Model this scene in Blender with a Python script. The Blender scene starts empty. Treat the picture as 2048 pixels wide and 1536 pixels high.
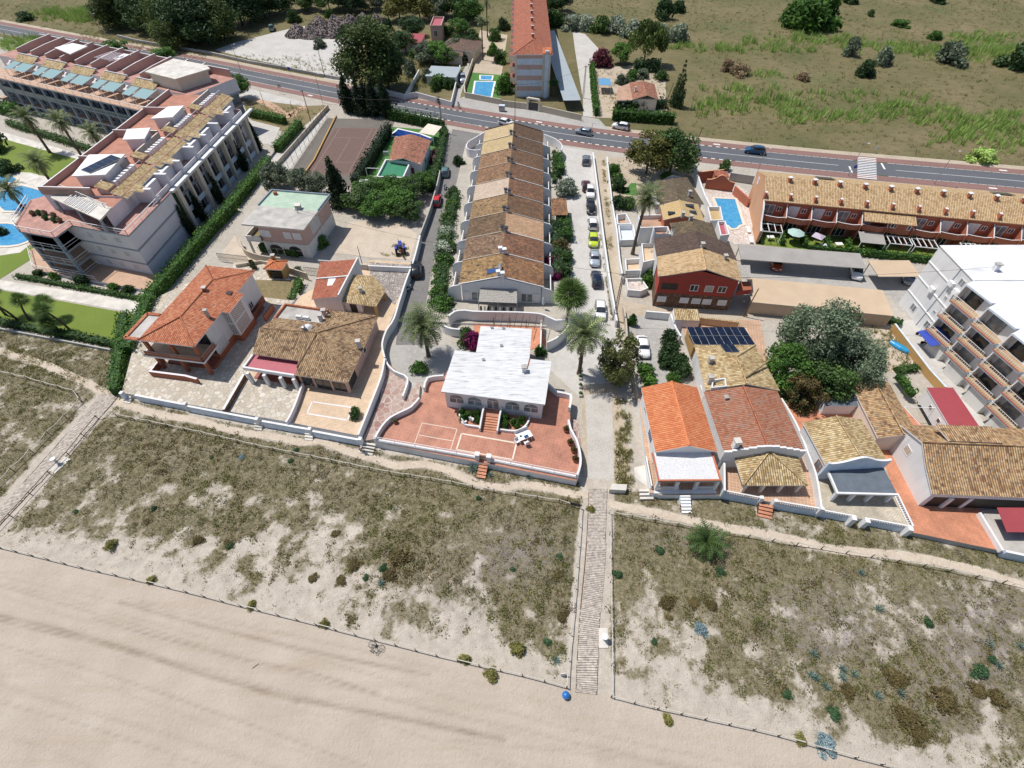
import bpy,bmesh,math,random
import numpy as np
from mathutils import Vector,Matrix
sc=bpy.context.scene
C=sc.collection
PI=math.pi
rnd=random.Random(7)
# ------ camera
CAM_H,PITCH,ROLL,FPX=55.2,math.radians(49.269),math.radians(0.281),1016.46
cd=bpy.data.cameras.new('camera')
cam=bpy.data.objects.new('camera',cd);C.objects.link(cam)
cd.sensor_width=36;cd.lens=36*FPX/2048;cd.clip_end=3000;cd.clip_start=0.5
cam.matrix_world=(Matrix.Translation((0,0,CAM_H))@Matrix.Rotation(PI/2-PITCH,4,'X')@Matrix.Rotation(-ROLL,4,'Z'))
sc.camera=cam
# ------ daylight
SUN_AZ,SUN_EL=math.radians(-27),math.radians(64)
w=bpy.data.worlds.new('World');sc.world=w;w.use_nodes=True
nt=w.node_tree;bg=nt.nodes['Background']
sky=nt.nodes.new('ShaderNodeTexSky');sky.sky_type='NISHITA';sky.sun_disc=False
sky.sun_elevation=SUN_EL;sky.sun_rotation=math.radians(-63)
nt.links.new(sky.outputs[0],bg.inputs[0]);bg.inputs[1].default_value=0.095
sl=bpy.data.lights.new('sun','SUN');sl.energy=4.25;sl.angle=math.radians(0.5);sl.color=(1,.955,.89)
so=bpy.data.objects.new('sun',sl);C.objects.link(so)
so.rotation_euler=Vector((math.cos(SUN_EL)*math.cos(SUN_AZ),math.cos(SUN_EL)*math.sin(SUN_AZ),-math.sin(SUN_EL))).to_track_quat('-Z','Y').to_euler()
so.location=(-40,60,120)
sc.view_settings.view_transform='Standard';sc.view_settings.look='None'
sc.view_settings.exposure=0.1;sc.view_settings.gamma=1
# ------ survey: photo position -> place on level z
_c,_s=math.cos(PITCH),math.sin(PITCH);_cr,_sr=math.cos(ROLL),math.sin(ROLL)
def G(x,y,z=0.0):
 a=x-1024;b=768-y
 X=(_cr*a+_sr*b)/FPX;U=(-_sr*a+_cr*b)/FPX
 d=(X,_c+U*_s,-_s+U*_c);t=(z-CAM_H)/d[2]
 return Vector((d[0]*t,d[1]*t,z))
def GA(X,Y,Z=0.0):
 z=Z-CAM_H;d=Y*_c-z*_s;u=Y*_s+z*_c
 a=FPX*X/d;b=FPX*u/d
 return 1024+_cr*a-_sr*b,768-(_sr*a+_cr*b)
def pl(pts,z=0.0):return[G(p[0],p[1],p[2]if len(p)>2 else z)for p in pts]
def rect(p0,p1,p2,z):
 a,b,q=G(*p0,z),G(*p1,z),G(*p2,z)
 e=(b-a).normalized();n=Vector((-e.y,e.x,0));h=(q-a).dot(n)
 return[a,b,b+n*h,a+n*h]
def rectw(a,b,h):
 e=(b-a).normalized();n=Vector((-e.y,e.x,0));return[a.copy(),b.copy(),b+n*h,a+n*h]
def lv(p,z):return Vector((p[0],p[1],z))
def lerp(a,b,t):return a+(b-a)*t
def shrink(r,d):
 ex=(r[1]-r[0]).normalized();ey=(r[3]-r[0]).normalized()
 return[r[0]+ex*d+ey*d,r[1]-ex*d+ey*d,r[2]-ex*d-ey*d,r[3]+ex*d-ey*d]
 # ------ objects
def tag(o,label=None,cat=None,group=None,kind=None):
 if label:o['label']=label
 if cat:o['category']=cat
 if group:o['group']=group
 if kind:o['kind']=kind
 return o
def thing(name,label,cat,loc=(0,0,0),rz=0.0,group=None):
 o=bpy.data.objects.new(name,None);C.objects.link(o)
 o.location=loc;o.rotation_euler=(0,0,rz);o.empty_display_size=.3
 return tag(o,label,cat,group)
def loc_of(o):
 v=Vector(o.location)
 while o.parent:o=o.parent;v+=Vector(o.location)
 return v
def copy_tree(o,parent=None):
 c=o.copy();C.objects.link(c);c.parent=parent
 for ch in list(o.children):copy_tree(ch,c)
 return c
class MB:
 def __init__(s):s.v=[];s.f=[];s.uv=[];s.m=[];s.mats=[];s.sm=[]
 def mi(s,mat):
  if mat not in s.mats:s.mats.append(mat)
  return s.mats.index(mat)
 def face(s,pts,mat,smooth=False,uvo=None):
  pts=[Vector(p)for p in pts];i0=len(s.v);s.v+=pts
  s.f.append(list(range(i0,i0+len(pts))));s.m.append(s.mi(mat));s.sm.append(smooth)
  o=pts[0];e=pts[1]-pts[0]
  k=1
  while e.length<1e-6 and k<len(pts)-1:k+=1;e=pts[k]-o
  e=e.normalized()if e.length>1e-9 else Vector((1,0,0))
  n=Vector((0,0,0))
  for i in range(1,len(pts)-1):n+=(pts[i]-o).cross(pts[i+1]-o)
  n=n.normalized()if n.length>1e-12 else Vector((0,0,1));h=n.cross(e)
  oo=uvo if uvo is not None else Vector((0,0,0))
  s.uv+=[((p-oo).dot(e),(p-oo).dot(h))for p in pts]
  return s
 def prism(s,poly,z0,z1,mat,top=None,bottom=False):
  poly=[Vector((p[0],p[1],0))for p in poly]
  A=sum(poly[i].x*poly[(i+1)%len(poly)].y-poly[(i+1)%len(poly)].x*poly[i].y for i in range(len(poly)))
  if A<0:poly=poly[::-1]
  n=len(poly)
  for i in range(n):
   a,b=poly[i],poly[(i+1)%n]
   s.face([lv(a,z0),lv(b,z0),lv(b,z1),lv(a,z1)],mat)
  s.face([lv(p,z1)for p in poly],top or mat)
  if bottom:s.face([lv(p,z0)for p in poly[::-1]],mat)
  return s
 def box(s,c,sz,mat,rz=0.0,top=None):
  ca,sa=math.cos(rz),math.sin(rz);x,y,z=sz[0]/2,sz[1]/2,sz[2]/2
  q=[Vector((c[0]+ca*u-sa*v,c[1]+sa*u+ca*v,0))for u,v in((-x,-y),(x,-y),(x,y),(-x,y))]
  return s.prism(q,c[2]-z,c[2]+z,mat,top,True)
 def bar(s,a,b,wd,ht,mat):
  a,b=Vector(a),Vector(b);d=b-a
  if d.length<1e-6:return s
  d.normalize();up=Vector((0,0,1))if abs(d.z)<.95 else Vector((1,0,0))
  r=d.cross(up).normalized()*wd/2;u=r.cross(d).normalized()*ht/2
  A=[a-r-u,a+r-u,a+r+u,a-r+u];B=[p+(b-a)for p in A]
  for i in range(4):s.face([A[i],B[i],B[(i+1)%4],A[(i+1)%4]][::-1],mat)
  s.face(A,mat);s.face(B[::-1],mat);return s
 def tube(s,pts,r,mat,n=6,cap=True):
  pts=[Vector(p)for p in pts];rs=r if isinstance(r,(list,tuple))else[r]*len(pts);rings=[]
  for i,p in enumerate(pts):
   d=(pts[min(i+1,len(pts)-1)]-pts[max(i-1,0)]).normalized()
   up=Vector((0,0,1))if abs(d.z)<.9 else Vector((1,0,0))
   x=d.cross(up).normalized();y=d.cross(x)
   rings.append([p+(x*math.cos(2*PI*k/n)+y*math.sin(2*PI*k/n))*rs[i]for k in range(n)])
  for A,B in zip(rings,rings[1:]):
   for k in range(n):s.face([A[k],A[(k+1)%n],B[(k+1)%n],B[k]][::-1],mat,True)
  if cap:s.face(rings[0],mat);s.face(rings[-1][::-1],mat)
  return s
 def wall(s,pts,th,z0,z1,mat,top=None):
  pts=[Vector((p[0],p[1],0))for p in pts];L=[];R=[];n=len(pts)
  zs=z1 if isinstance(z1,(list,tuple))else[z1]*n
  for i,p in enumerate(pts):
   d1=(pts[i]-pts[i-1]).normalized()if i else None;d2=(pts[i+1]-pts[i]).normalized()if i<n-1 else None
   d=((d1 or d2)+(d2 or d1)).normalized();nn=Vector((-d.y,d.x,0))
   k=1/max(.5,nn.dot(Vector((-(d1 or d2).y,(d1 or d2).x,0))))
   L.append(p+nn*th/2*k);R.append(p-nn*th/2*k)
  for i in range(n-1):
   a,b=zs[i],zs[i+1]
   s.face([lv(R[i],z0),lv(R[i+1],z0),lv(R[i+1],b),lv(R[i],a)],mat)
   s.face([lv(L[i+1],z0),lv(L[i],z0),lv(L[i],a),lv(L[i+1],b)],mat)
   s.face([lv(R[i],a),lv(R[i+1],b),lv(L[i+1],b),lv(L[i],a)],top or mat)
  s.face([lv(L[0],z0),lv(R[0],z0),lv(R[0],zs[0]),lv(L[0],zs[0])],mat)
  s.face([lv(R[-1],z0),lv(L[-1],z0),lv(L[-1],zs[-1]),lv(R[-1],zs[-1])],mat)
  return s
 def slab(s,pts,th,mat,edge=None):
  pts=[Vector(p)for p in pts];n=len(pts);lo=[p-Vector((0,0,th))for p in pts]
  s.face(pts,mat);s.face(lo[::-1],edge or mat)
  for i in range(n):s.face([lo[i],lo[(i+1)%n],pts[(i+1)%n],pts[i]],edge or mat)
  return s
 def lathe(s,c,prof,mat,n=12,smooth=True):
  c=Vector(c);rings=[[c+Vector((r*math.cos(2*PI*k/n),r*math.sin(2*PI*k/n),z))for k in range(n)]for r,z in prof]
  for A,B in zip(rings,rings[1:]):
   for k in range(n):s.face([A[k],A[(k+1)%n],B[(k+1)%n],B[k]],mat,smooth)
  s.face(rings[0][::-1],mat);s.face(rings[-1],mat);return s
 def build(s,name,parent=None,weld=False):
  me=bpy.data.meshes.new(name);o=bpy.data.objects.new(name,me);C.objects.link(o)
  off=loc_of(parent)if parent else Vector((0,0,0))
  if parent:o.parent=parent
  me.from_pydata([p-off for p in s.v],[],s.f)
  if s.f:
   uvl=me.uv_layers.new(name='UVMap');uvl.data.foreach_set('uv',np.array(s.uv,'f').ravel())
  for m in s.mats:me.materials.append(MAT(m))
  me.polygons.foreach_set('material_index',s.m);me.polygons.foreach_set('use_smooth',s.sm)
  if weld:
   bm=bmesh.new();bm.from_mesh(me);bmesh.ops.remove_doubles(bm,verts=bm.verts,dist=1e-4);bm.to_mesh(me);bm.free()
  me.update();return o
def npmesh(name,verts,faces_flat,nper,mat,col=None,parent=None,smooth=False):
 me=bpy.data.meshes.new(name);nv=len(verts);nf=len(faces_flat)//nper
 me.vertices.add(nv);me.vertices.foreach_set('co',np.asarray(verts,'f').ravel())
 me.loops.add(nf*nper);me.loops.foreach_set('vertex_index',np.asarray(faces_flat,'i'))
 me.polygons.add(nf);me.polygons.foreach_set('loop_start',np.arange(0,nf*nper,nper,dtype='i'))
 try:me.polygons.foreach_set('loop_total',np.full(nf,nper,'i'))
 except Exception:pass
 if smooth:me.polygons.foreach_set('use_smooth',np.ones(nf,bool))
 if col is not None:
  a=me.attributes.new('tint','FLOAT','POINT');a.data.foreach_set('value',np.asarray(col,'f'))
 me.update(calc_edges=True);me.validate()
 for m in(mat if isinstance(mat,(list,tuple))else[mat]):me.materials.append(MAT(m))
 o=bpy.data.objects.new(name,me);C.objects.link(o)
 if parent:o.parent=parent
 return o
 # ------ materials
_M={}
def lin(c):return tuple((x/12.92 if x<=.04045 else((x+.055)/1.055)**2.4)for x in(c[0]/255,c[1]/255,c[2]/255))
def MAT(m):return m if isinstance(m,bpy.types.Material)else _M[m]
class NT:
 def __init__(s,name):
  s.m=bpy.data.materials.new(name);s.m.use_nodes=True;s.t=s.m.node_tree;s.b=s.t.nodes['Principled BSDF'];_M[name]=s.m
 def n(s,typ,**kw):
  x=s.t.nodes.new('ShaderNode'+typ)
  for k,v in kw.items():
   if k.startswith('i_'):
    key=k[2:];x.inputs[int(key)if key.isdigit()else key].default_value=v
   else:setattr(x,k,v)
  return x
 def l(s,a,b):s.t.links.new(a,b);return s
 def coord(s,uv=False):
  if uv:return s.n('TexCoord').outputs['UV']
  return s.n('NewGeometry').outputs['Position']
 def math(s,op,a,b=None,c=None):
  x=s.n('Math',operation=op)
  for i,q in enumerate((a,b,c)):
   if q is None:continue
   if isinstance(q,(int,float)):x.inputs[i].default_value=q
   else:s.l(q,x.inputs[i])
  return x.outputs[0]
 def noise(s,vec,scale,detail=4,rough=.55,dist=0):
  x=s.n('TexNoise');s.l(vec,x.inputs['Vector']);x.inputs['Scale'].default_value=scale
  x.inputs['Detail'].default_value=detail;x.inputs['Roughness'].default_value=rough;x.inputs['Distortion'].default_value=dist
  return x.outputs['Fac']
 def ramp(s,fac,stops,interp='LINEAR'):
  x=s.n('ValToRGB');r=x.color_ramp;r.interpolation=interp;s.l(fac,x.inputs[0])
  while len(r.elements)<len(stops):r.elements.new(.5)
  for e,(p,c)in zip(r.elements,stops):e.position=p;e.color=(*c,1)if len(c)==3 else c
  return x.outputs[0]
 def mix(s,fac,a,b,blend='MIX'):
  x=s.n('MixRGB',blend_type=blend)
  for i,q in enumerate((fac,a,b)):
   if isinstance(q,(int,float)):x.inputs[i].default_value=q
   elif isinstance(q,tuple):x.inputs[i].default_value=(*q,1)
   else:s.l(q,x.inputs[i])
  return x.outputs[0]
 def mapv(s,vec,scale=(1,1,1),rot=(0,0,0),loc=(0,0,0)):
  x=s.n('Mapping');s.l(vec,x.inputs[0]);x.inputs['Scale'].default_value=scale;x.inputs['Rotation'].default_value=rot
  x.inputs['Location'].default_value=loc;return x.outputs[0]
 def bump(s,h,strength=.4,dist=.05):
  x=s.n('Bump');s.l(h,x.inputs['Height']);x.inputs['Strength'].default_value=strength;x.inputs['Distance'].default_value=dist
  s.l(x.outputs[0],s.b.inputs['Normal']);return s
 def col(s,c):
  if isinstance(c,tuple):s.b.inputs['Base Color'].default_value=(*c,1)
  else:s.l(c,s.b.inputs['Base Color'])
  return s
 def set(s,**k):
  for a,v in k.items():s.b.inputs[a.replace('_',' ')].default_value=v
  return s
def A(r,g,b,k=1.28):
 l=lin((r,g,b));y=.3*l[0]+.6*l[1]+.1*l[2];return tuple(min(.8,(x*.84+y*.16)/k)for x in l)
def sc3(c,f):return tuple(min(.9,x*f)for x in c)
def m_plain(name,c,rough=.6,metal=0.0,var=.12,scale=1.2,bump=.15):
 t=NT(name);f=t.noise(t.coord(),scale,5);t.col(t.ramp(f,[(.3,sc3(c,1-var)),(.7,sc3(c,1+var))]))
 t.set(Roughness=rough,Metallic=metal)
 if bump:t.bump(t.noise(t.coord(),14,4),bump,.03)
 return t
def m_stucco(name,c,stain=.22,rough=.85):
 t=NT(name);p=t.coord()
 f1=t.noise(t.mapv(p,(1.3,1.3,.22)),1.1,6,.65);f2=t.noise(p,.35,3)
 base=t.ramp(f2,[(.3,sc3(c,.93)),(.7,sc3(c,1.04))])
 t.col(t.mix(t.math('MULTIPLY',t.ramp(f1,[(.52,(0,0,0)),(.78,(1,1,1))]),stain*2),base,sc3(c,.62)))
 t.set(Roughness=rough);t.bump(t.noise(p,9,5),.12,.03);return t
def m_tile(name,cols,tw=.27,tl=.38,moss=None,mossamt=.45,mscale=.55,blend=.8,spread=(.0,.35,.65,1)):
 """clay roof tiles: ribs along the slope, each tile its own shade, weathered patches"""
 tw=.27;tl=.38;t=NT(name);uv=t.coord(True);sp=t.n('SeparateXYZ');t.l(uv,sp.inputs[0])
 u=t.math('DIVIDE',sp.outputs[0],tw);v0=t.math('DIVIDE',sp.outputs[1],tl)
 fu=t.math('FLOOR',u);off=t.n('TexWhiteNoise',noise_dimensions='1D');t.l(fu,off.inputs['W'])
 v=t.math('ADD',v0,t.math('MULTIPLY',off.outputs['Value'],.35))
 cb=t.n('CombineXYZ');t.l(fu,cb.inputs[0]);t.l(t.math('FLOOR',v),cb.inputs[1])
 wn=t.n('TexWhiteNoise',noise_dimensions='3D');t.l(cb.outputs[0],wn.inputs[0])
 pos=t.coord();big=t.noise(pos,mscale,4,.6)
 fac=t.math('ADD',t.math('MULTIPLY',wn.outputs['Value'],blend),t.math('MULTIPLY',t.math('SUBTRACT',big,.5),.9))
 c=t.ramp(fac,list(zip(spread,cols)))
 if moss:
  f=t.math('ADD',t.noise(pos,1.7,6,.7),t.math('MULTIPLY',t.math('SUBTRACT',wn.outputs['Value'],.5),.35))
  c=t.mix(t.ramp(f,[(1-mossamt-.12,(0,0,0)),(1-mossamt+.1,(1,1,1))]),c,moss)
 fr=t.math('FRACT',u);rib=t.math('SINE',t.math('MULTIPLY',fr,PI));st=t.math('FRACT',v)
 c=t.mix(t.ramp(rib,[(0.05,(.9,.9,.9)),(.5,(0,0,0))]),c,sc3(cols[0],.42))  # valleys between ribs darkened, their shade put into the tile colour
 t.col(c);t.set(Roughness=.88)
 t.bump(t.math('ADD',rib,t.math('MULTIPLY',st,-.35)),.9,.09);return t
def m_brick(name,c1,c2,joint,bw,bh,off=.5,jw=.03,rough=.8,var=.25,bump=.25):
 t=NT(name);uv=t.coord(True);b=t.n('TexBrick',offset=off);t.l(uv,b.inputs['Vector'])
 b.inputs['Color1'].default_value=(*c1,1);b.inputs['Color2'].default_value=(*c2,1);b.inputs['Mortar'].default_value=(*joint,1)
 b.inputs['Scale'].default_value=1;b.inputs['Brick Width'].default_value=bw;b.inputs['Row Height'].default_value=bh;b.inputs['Mortar Size'].default_value=jw
 f=t.noise(t.coord(),.6,6,.65)
 t.col(t.mix(1,b.outputs[0],t.ramp(f,[(.3,(1-var,)*3),(.7,(1+var,)*3)]),'MULTIPLY'));t.set(Roughness=rough)
 if bump:t.bump(b.outputs['Fac'],-bump,.02)
 return t
def m_crazy(name,cols,joint,scale=1.6,jw=.05):
 t=NT(name);p=t.coord();d=t.n('TexNoise');t.l(p,d.inputs[0]);d.inputs['Scale'].default_value=1.5
 pv=t.mix(.12,p,d.outputs['Color'],'ADD')
 e=t.n('TexVoronoi',feature='DISTANCE_TO_EDGE');t.l(pv,e.inputs['Vector']);e.inputs['Scale'].default_value=scale
 v=t.n('TexVoronoi');t.l(pv,v.inputs['Vector']);v.inputs['Scale'].default_value=scale
 s=t.n('SeparateColor');t.l(v.outputs['Color'],s.inputs[0])
 c=t.ramp(s.outputs[0],[(i/(len(cols)-1),k)for i,k in enumerate(cols)])
 c=t.mix(t.ramp(t.noise(p,.25,3),[(.35,(0,0,0)),(.75,(.5,.5,.5))]),c,joint)
 t.col(t.mix(t.ramp(e.outputs['Distance'],[(jw*.6,(1,1,1)),(jw*1.6,(0,0,0))]),c,joint));t.set(Roughness=.85)
 t.bump(t.ramp(e.outputs['Distance'],[(0,(0,0,0)),(jw*2,(1,1,1))]),.3,.03);return t
def m_ground(name,c1,c2,c3,s1=.25,s2=3.0,rough=.95,bump=.3,streak=None):
 t=NT(name);p=t.coord()
 if streak:p=t.mapv(p,streak[0],(0,0,streak[1]))
 a=t.noise(p,s1,6,.62);b=t.noise(p,s2,5,.7)
 c=t.ramp(a,[(.36,c1),(.64,c2)]);c=t.mix(t.ramp(b,[(.45,(0,0,0)),(.7,(.85,.85,.85))]),c,c3)
 t.col(c);t.set(Roughness=rough);t.bump(t.noise(p,s2*3,5,.7),bump,.06);return t
def m_leaf(name,dark,light,spread=.5,rough=.6,trans=.25):
 """leaves: each carries its own tint, translucent like thin leaf"""
 t=NT(name);a=t.n('Attribute',attribute_name='tint');t.l
 oi=t.n('ObjectInfo');f=t.math('ADD',a.outputs['Fac'],t.math('MULTIPLY',t.math('SUBTRACT',oi.outputs['Random'],.5),.25))
 c=t.ramp(f,[(0,dark),(.75,light),(1,sc3(light,1.5))])
 t.col(c);t.set(Roughness=rough);t.b.inputs['Specular IOR Level'].default_value=.25
 tr=t.n('BsdfTranslucent');t.l(c,tr.inputs[0]);mx=t.n('MixShader');mx.inputs[0].default_value=trans
 out=[n for n in t.t.nodes if n.type=='OUTPUT_MATERIAL'][0]
 t.l(t.b.outputs[0],mx.inputs[1]);t.l(tr.outputs[0],mx.inputs[2]);t.l(mx.outputs[0],out.inputs[0]);return t
def m_water(name,c,dark):
 t=NT(name);p=t.coord();v=t.n('TexVoronoi',feature='SMOOTH_F1');t.l(p,v.inputs['Vector']);v.inputs['Scale'].default_value=1.1
 t.col(t.ramp(t.noise(p,1.6,3,.5,1.5),[(.35,dark),(.6,c)]));t.set(Roughness=.06,IOR=1.33)
 t.bump(t.noise(p,2.6,4),.12,.05);return t
WHITE=A(250,250,250);m_stucco('white_wall',(.70,.70,.70));m_stucco('old_white_wall',(.66,.65,.62),.4)
m_stucco('cream_wall',(.68,.60,.50));m_stucco('pink_wall',(.52,.36,.31));m_stucco('lilac_white',(.72,.69,.72),.12)
m_stucco('grey_wall',(.42,.41,.39),.5);m_stucco('beige_wall',(.50,.43,.34),.3);m_stucco('tan_wall',(.55,.42,.30),.3)
m_stucco('terracotta_wall',A(206,112,70));m_stucco('apricot_wall',A(232,170,120));m_stucco('red_wall',A(190,62,42),.12)
m_stucco('brick_red_wall',A(192,104,68),.2);m_stucco('ochre_wall',A(208,160,80),.2);m_stucco('rust_wall',A(182,100,60),.25)
m_plain('white_paint',(.80,.80,.80),.45,0,.04,2,.05);m_plain('pale_blue_and_shade',(.56,.65,.75),.7);m_plain('grey_blue_band',(.27,.32,.38),.7)  # pale blue things, and bluish shade coloured onto white wall fronts
m_plain('metal_grey',(.35,.36,.37),.4,.6);m_plain('dark_metal',(.05,.05,.055),.5,.3);m_plain('black',(.012,.012,.013),.5)
m_plain('wood_dark',(.10,.06,.035),.8,0,.3,5);m_plain('wood_grey',(.34,.32,.29),.85,0,.25,4);m_plain('wood_pale',(.5,.42,.31),.8,0,.25,4)
m_plain('concrete',(.42,.40,.37),.9,0,.25,.5,.25);m_plain('concrete_pale',(.58,.55,.50),.9,0,.2,.6,.25);m_plain('white_roof_patch',(.7,.7,.7),.7)
t=NT('glass_dark');t.col(t.ramp(t.noise(t.coord(),.7,2),[(.35,(.012,.016,.02)),(.7,(.05,.06,.07))]));t.set(Roughness=.08)
t=NT('glass_pale');t.col(t.ramp(t.noise(t.coord(),.9,2),[(.3,(.10,.12,.13)),(.7,(.28,.30,.31))]));t.set(Roughness=.12)
t=NT('glass_green');t.col((.30,.42,.42));t.set(Roughness=.12)
m_plain('shutter_white',(.66,.66,.68),.6);m_plain('curtain',(.55,.53,.52),.8)
t=NT('solar_cell');t.col(t.ramp(t.noise(t.coord(),.8,2),[(.3,(.006,.009,.022)),(.7,(.012,.02,.045))]));t.set(Roughness=.15)
t=NT('solar_blue');t.col((.02,.07,.22));t.set(Roughness=.15)
# ------ foliage
def leaf_quads(rs,pos,out,size,flat=.55,asp=1.0):
 n=len(pos);nr=out*flat+rs.normal(size=(n,3))*(1-flat)
 nr/=np.linalg.norm(nr,axis=1)[:,None]+1e-9
 t=np.cross(nr,rs.normal(size=(n,3)));t/=np.linalg.norm(t,axis=1)[:,None]+1e-9
 b=np.cross(nr,t);s=(size*rs.uniform(.55,1.35,n))[:,None]
 v=np.stack([pos-t*s,pos-b*s*.55*asp,pos+t*s,pos+b*s*.55*asp],1).reshape(-1,3)
 return v
def crown_data(seed,clumps,nleaf,size,lo=.0,hi=1.0,flat=.5,inner=.25,squash=1.0):
 rs=np.random.RandomState(seed);cl=np.array(clumps,float);wts=cl[:,3]**2;wts/=wts.sum()
 k=rs.choice(len(cl),nleaf,p=wts);d=rs.normal(size=(nleaf,3));d[:,2]+=.25;d/=np.linalg.norm(d,axis=1)[:,None]
 rr=np.where(rs.rand(nleaf)<inner,rs.uniform(.1,.75,nleaf),rs.uniform(.72,1.12,nleaf))
 pos=cl[k,:3]+d*(cl[k,3]*rr)[:,None]*np.array([1,1,squash])
 ct=rs.uniform(-.24,.24,len(cl));tint=.42+ct[k]+rs.normal(0,.13,nleaf)
 v=leaf_quads(rs,pos,d,size,flat);return v,np.repeat(np.clip(lo+(hi-lo)*tint,0,1),4)
_mesh={}
def crown_mesh(key,maker,mat):
 k=(key,mat)
 if k not in _mesh:
  if key not in _mesh:_mesh[key]=maker()
  v,c=_mesh[key];o=npmesh('crown',v,np.arange(len(v)),4,mat,c);_mesh[k]=o.data;bpy.data.objects.remove(o)
 return _mesh[k]
def clumps_for(kind,seed):
 r=random.Random(seed);L=[]
 if kind in('broad','poplar'):
  for i in range(46 if kind=='poplar' else 30):
   a=r.uniform(0,2*PI);h=r.uniform(-.75,.95);q=math.sqrt(max(.05,1-h*h*.9))*r.uniform(.35,.85)
   L.append((q*math.cos(a),q*math.sin(a),h*.72,r.uniform(.2,.38)))
 elif kind=='pine':
  for i in range(64):
   a=r.uniform(0,2*PI);h=r.uniform(-.8,1);q=math.sqrt(max(.04,1.05-abs(h)**1.5))*r.uniform(.25,1.0)
   L.append((q*math.cos(a),q*math.sin(a),h*.8,r.uniform(.22,.38)))
 elif kind=='umbrella':
  for i in range(40):
   a=r.uniform(0,2*PI);q=math.sqrt(r.random())*.9
   L.append((q*math.cos(a),q*math.sin(a),.34*(1-q*q)+r.uniform(-.12,.1),r.uniform(.16,.27)))
 elif kind=='cypress':
  for i in range(34):
   h=i/33;q=.62*(1-h)**.7*(1 if h>.12 else.75)+.05;a=r.uniform(0,2*PI);d=q*r.uniform(.1,.6)
   L.append((d*math.cos(a),d*math.sin(a),h*2-1+r.uniform(-.03,.05),max(.10,q*r.uniform(.5,.8))))
 elif kind=='tier':
  for j in range(11):
   h=j/10;q=.95*(1-h)**.8+.06
   for i in range(8):
    a=2*PI*i/8+j*.4;d=q*r.uniform(.35,.8);L.append((d*math.cos(a),d*math.sin(a),h*2-1,max(.07,q*.24)))
 elif kind=='shrub':
  for i in range(18):
   a=r.uniform(0,2*PI);h=r.uniform(0,1);q=math.sqrt(1-h*h*.8)*r.uniform(.1,.75)
   L.append((q*math.cos(a),q*math.sin(a),h*.7,r.uniform(.22,.4)))
 elif kind=='thin':
  for i in range(60):
   a=r.uniform(0,2*PI);h=r.uniform(-1,1);q=math.sqrt(max(.05,1-h*h))*r.uniform(.2,.95)
   L.append((q*math.cos(a),q*math.sin(a),h*.85,r.uniform(.12,.24)))
 return L
KIND={'broad':(7000,.056),'pine':(11000,.05),'umbrella':(6000,.055),'cypress':(3600,.065),'tier':(3600,.055),'shrub':(2000,.09),'thin':(8000,.045),'poplar':(16000,.036)}
def kmesh(kind,var,mat):
 n,s=KIND[kind];sd=var*7+3
 return crown_mesh((kind,var),lambda:crown_data(sd,clumps_for(kind,sd),n,s,squash=.85 if kind=='tier' else 1),mat)
LF=dict(pine=((.016,.030,.010),(.078,.108,.028)),dark=((.011,.026,.011),(.042,.076,.026)),broad=((.014,.034,.010),(.066,.115,.030)),olive=((.030,.044,.028),(.125,.150,.098)),cypress=((.005,.012,.006),(.020,.036,.015)),hedge=((.012,.032,.006),(.055,.120,.020)),lush=((.016,.045,.010),(.075,.150,.028)),fieldgrass=((.042,.048,.012),(.115,.112,.034)),palm=((.030,.048,.018),(.125,.150,.065)),palm2=((.022,.050,.014),(.105,.160,.045)),silver=((.045,.085,.028),(.27,.34,.23)),tamarisk=((.040,.052,.016),(.120,.130,.045)),oleander=((.025,.05,.02),(.30,.33,.26)),bougain=((.09,.008,.05),(.30,.03,.16)),plum=((.08,.02,.03),(.20,.06,.08)),pinkflower=((.10,.06,.05),(.50,.22,.30)),reed=((.11,.17,.035),(.27,.36,.11)),willow=((.045,.050,.012),(.130,.125,.035)),brown=((.045,.036,.013),(.105,.082,.034)),dead=((.10,.07,.04),(.24,.18,.11)),grass=((.064,.071,.014),(.200,.186,.066)),mat=((.046,.034,.012),(.085,.062,.024)),olivemat=((.040,.046,.012),(.095,.100,.026)),greyscrub=((.085,.075,.055),(.16,.14,.105)),blue=((.12,.19,.21),(.34,.45,.48)),agave=((.05,.10,.085),(.19,.27,.23)),fresh=((.018,.045,.018),(.055,.105,.048)),dunepalm=((.014,.030,.008),(.055,.090,.026)),red=((.35,.06,.01),(.6,.22,.03)))
for k,(a,b)in LF.items():g=1.0 if k in('red','blue','silver','pinkflower','bougain','plum','agave')else 1.75;m_leaf('leaf_'+k,sc3(a,g),sc3(b,g))
m_plain('bark',(.085,.060,.040),.95,0,.35,6,.5);m_plain('palm_bark',(.11,.085,.06),.95,0,.4,9,.6);m_plain('bark_pale',(.20,.165,.13),.95,0,.3,6,.4)
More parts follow.
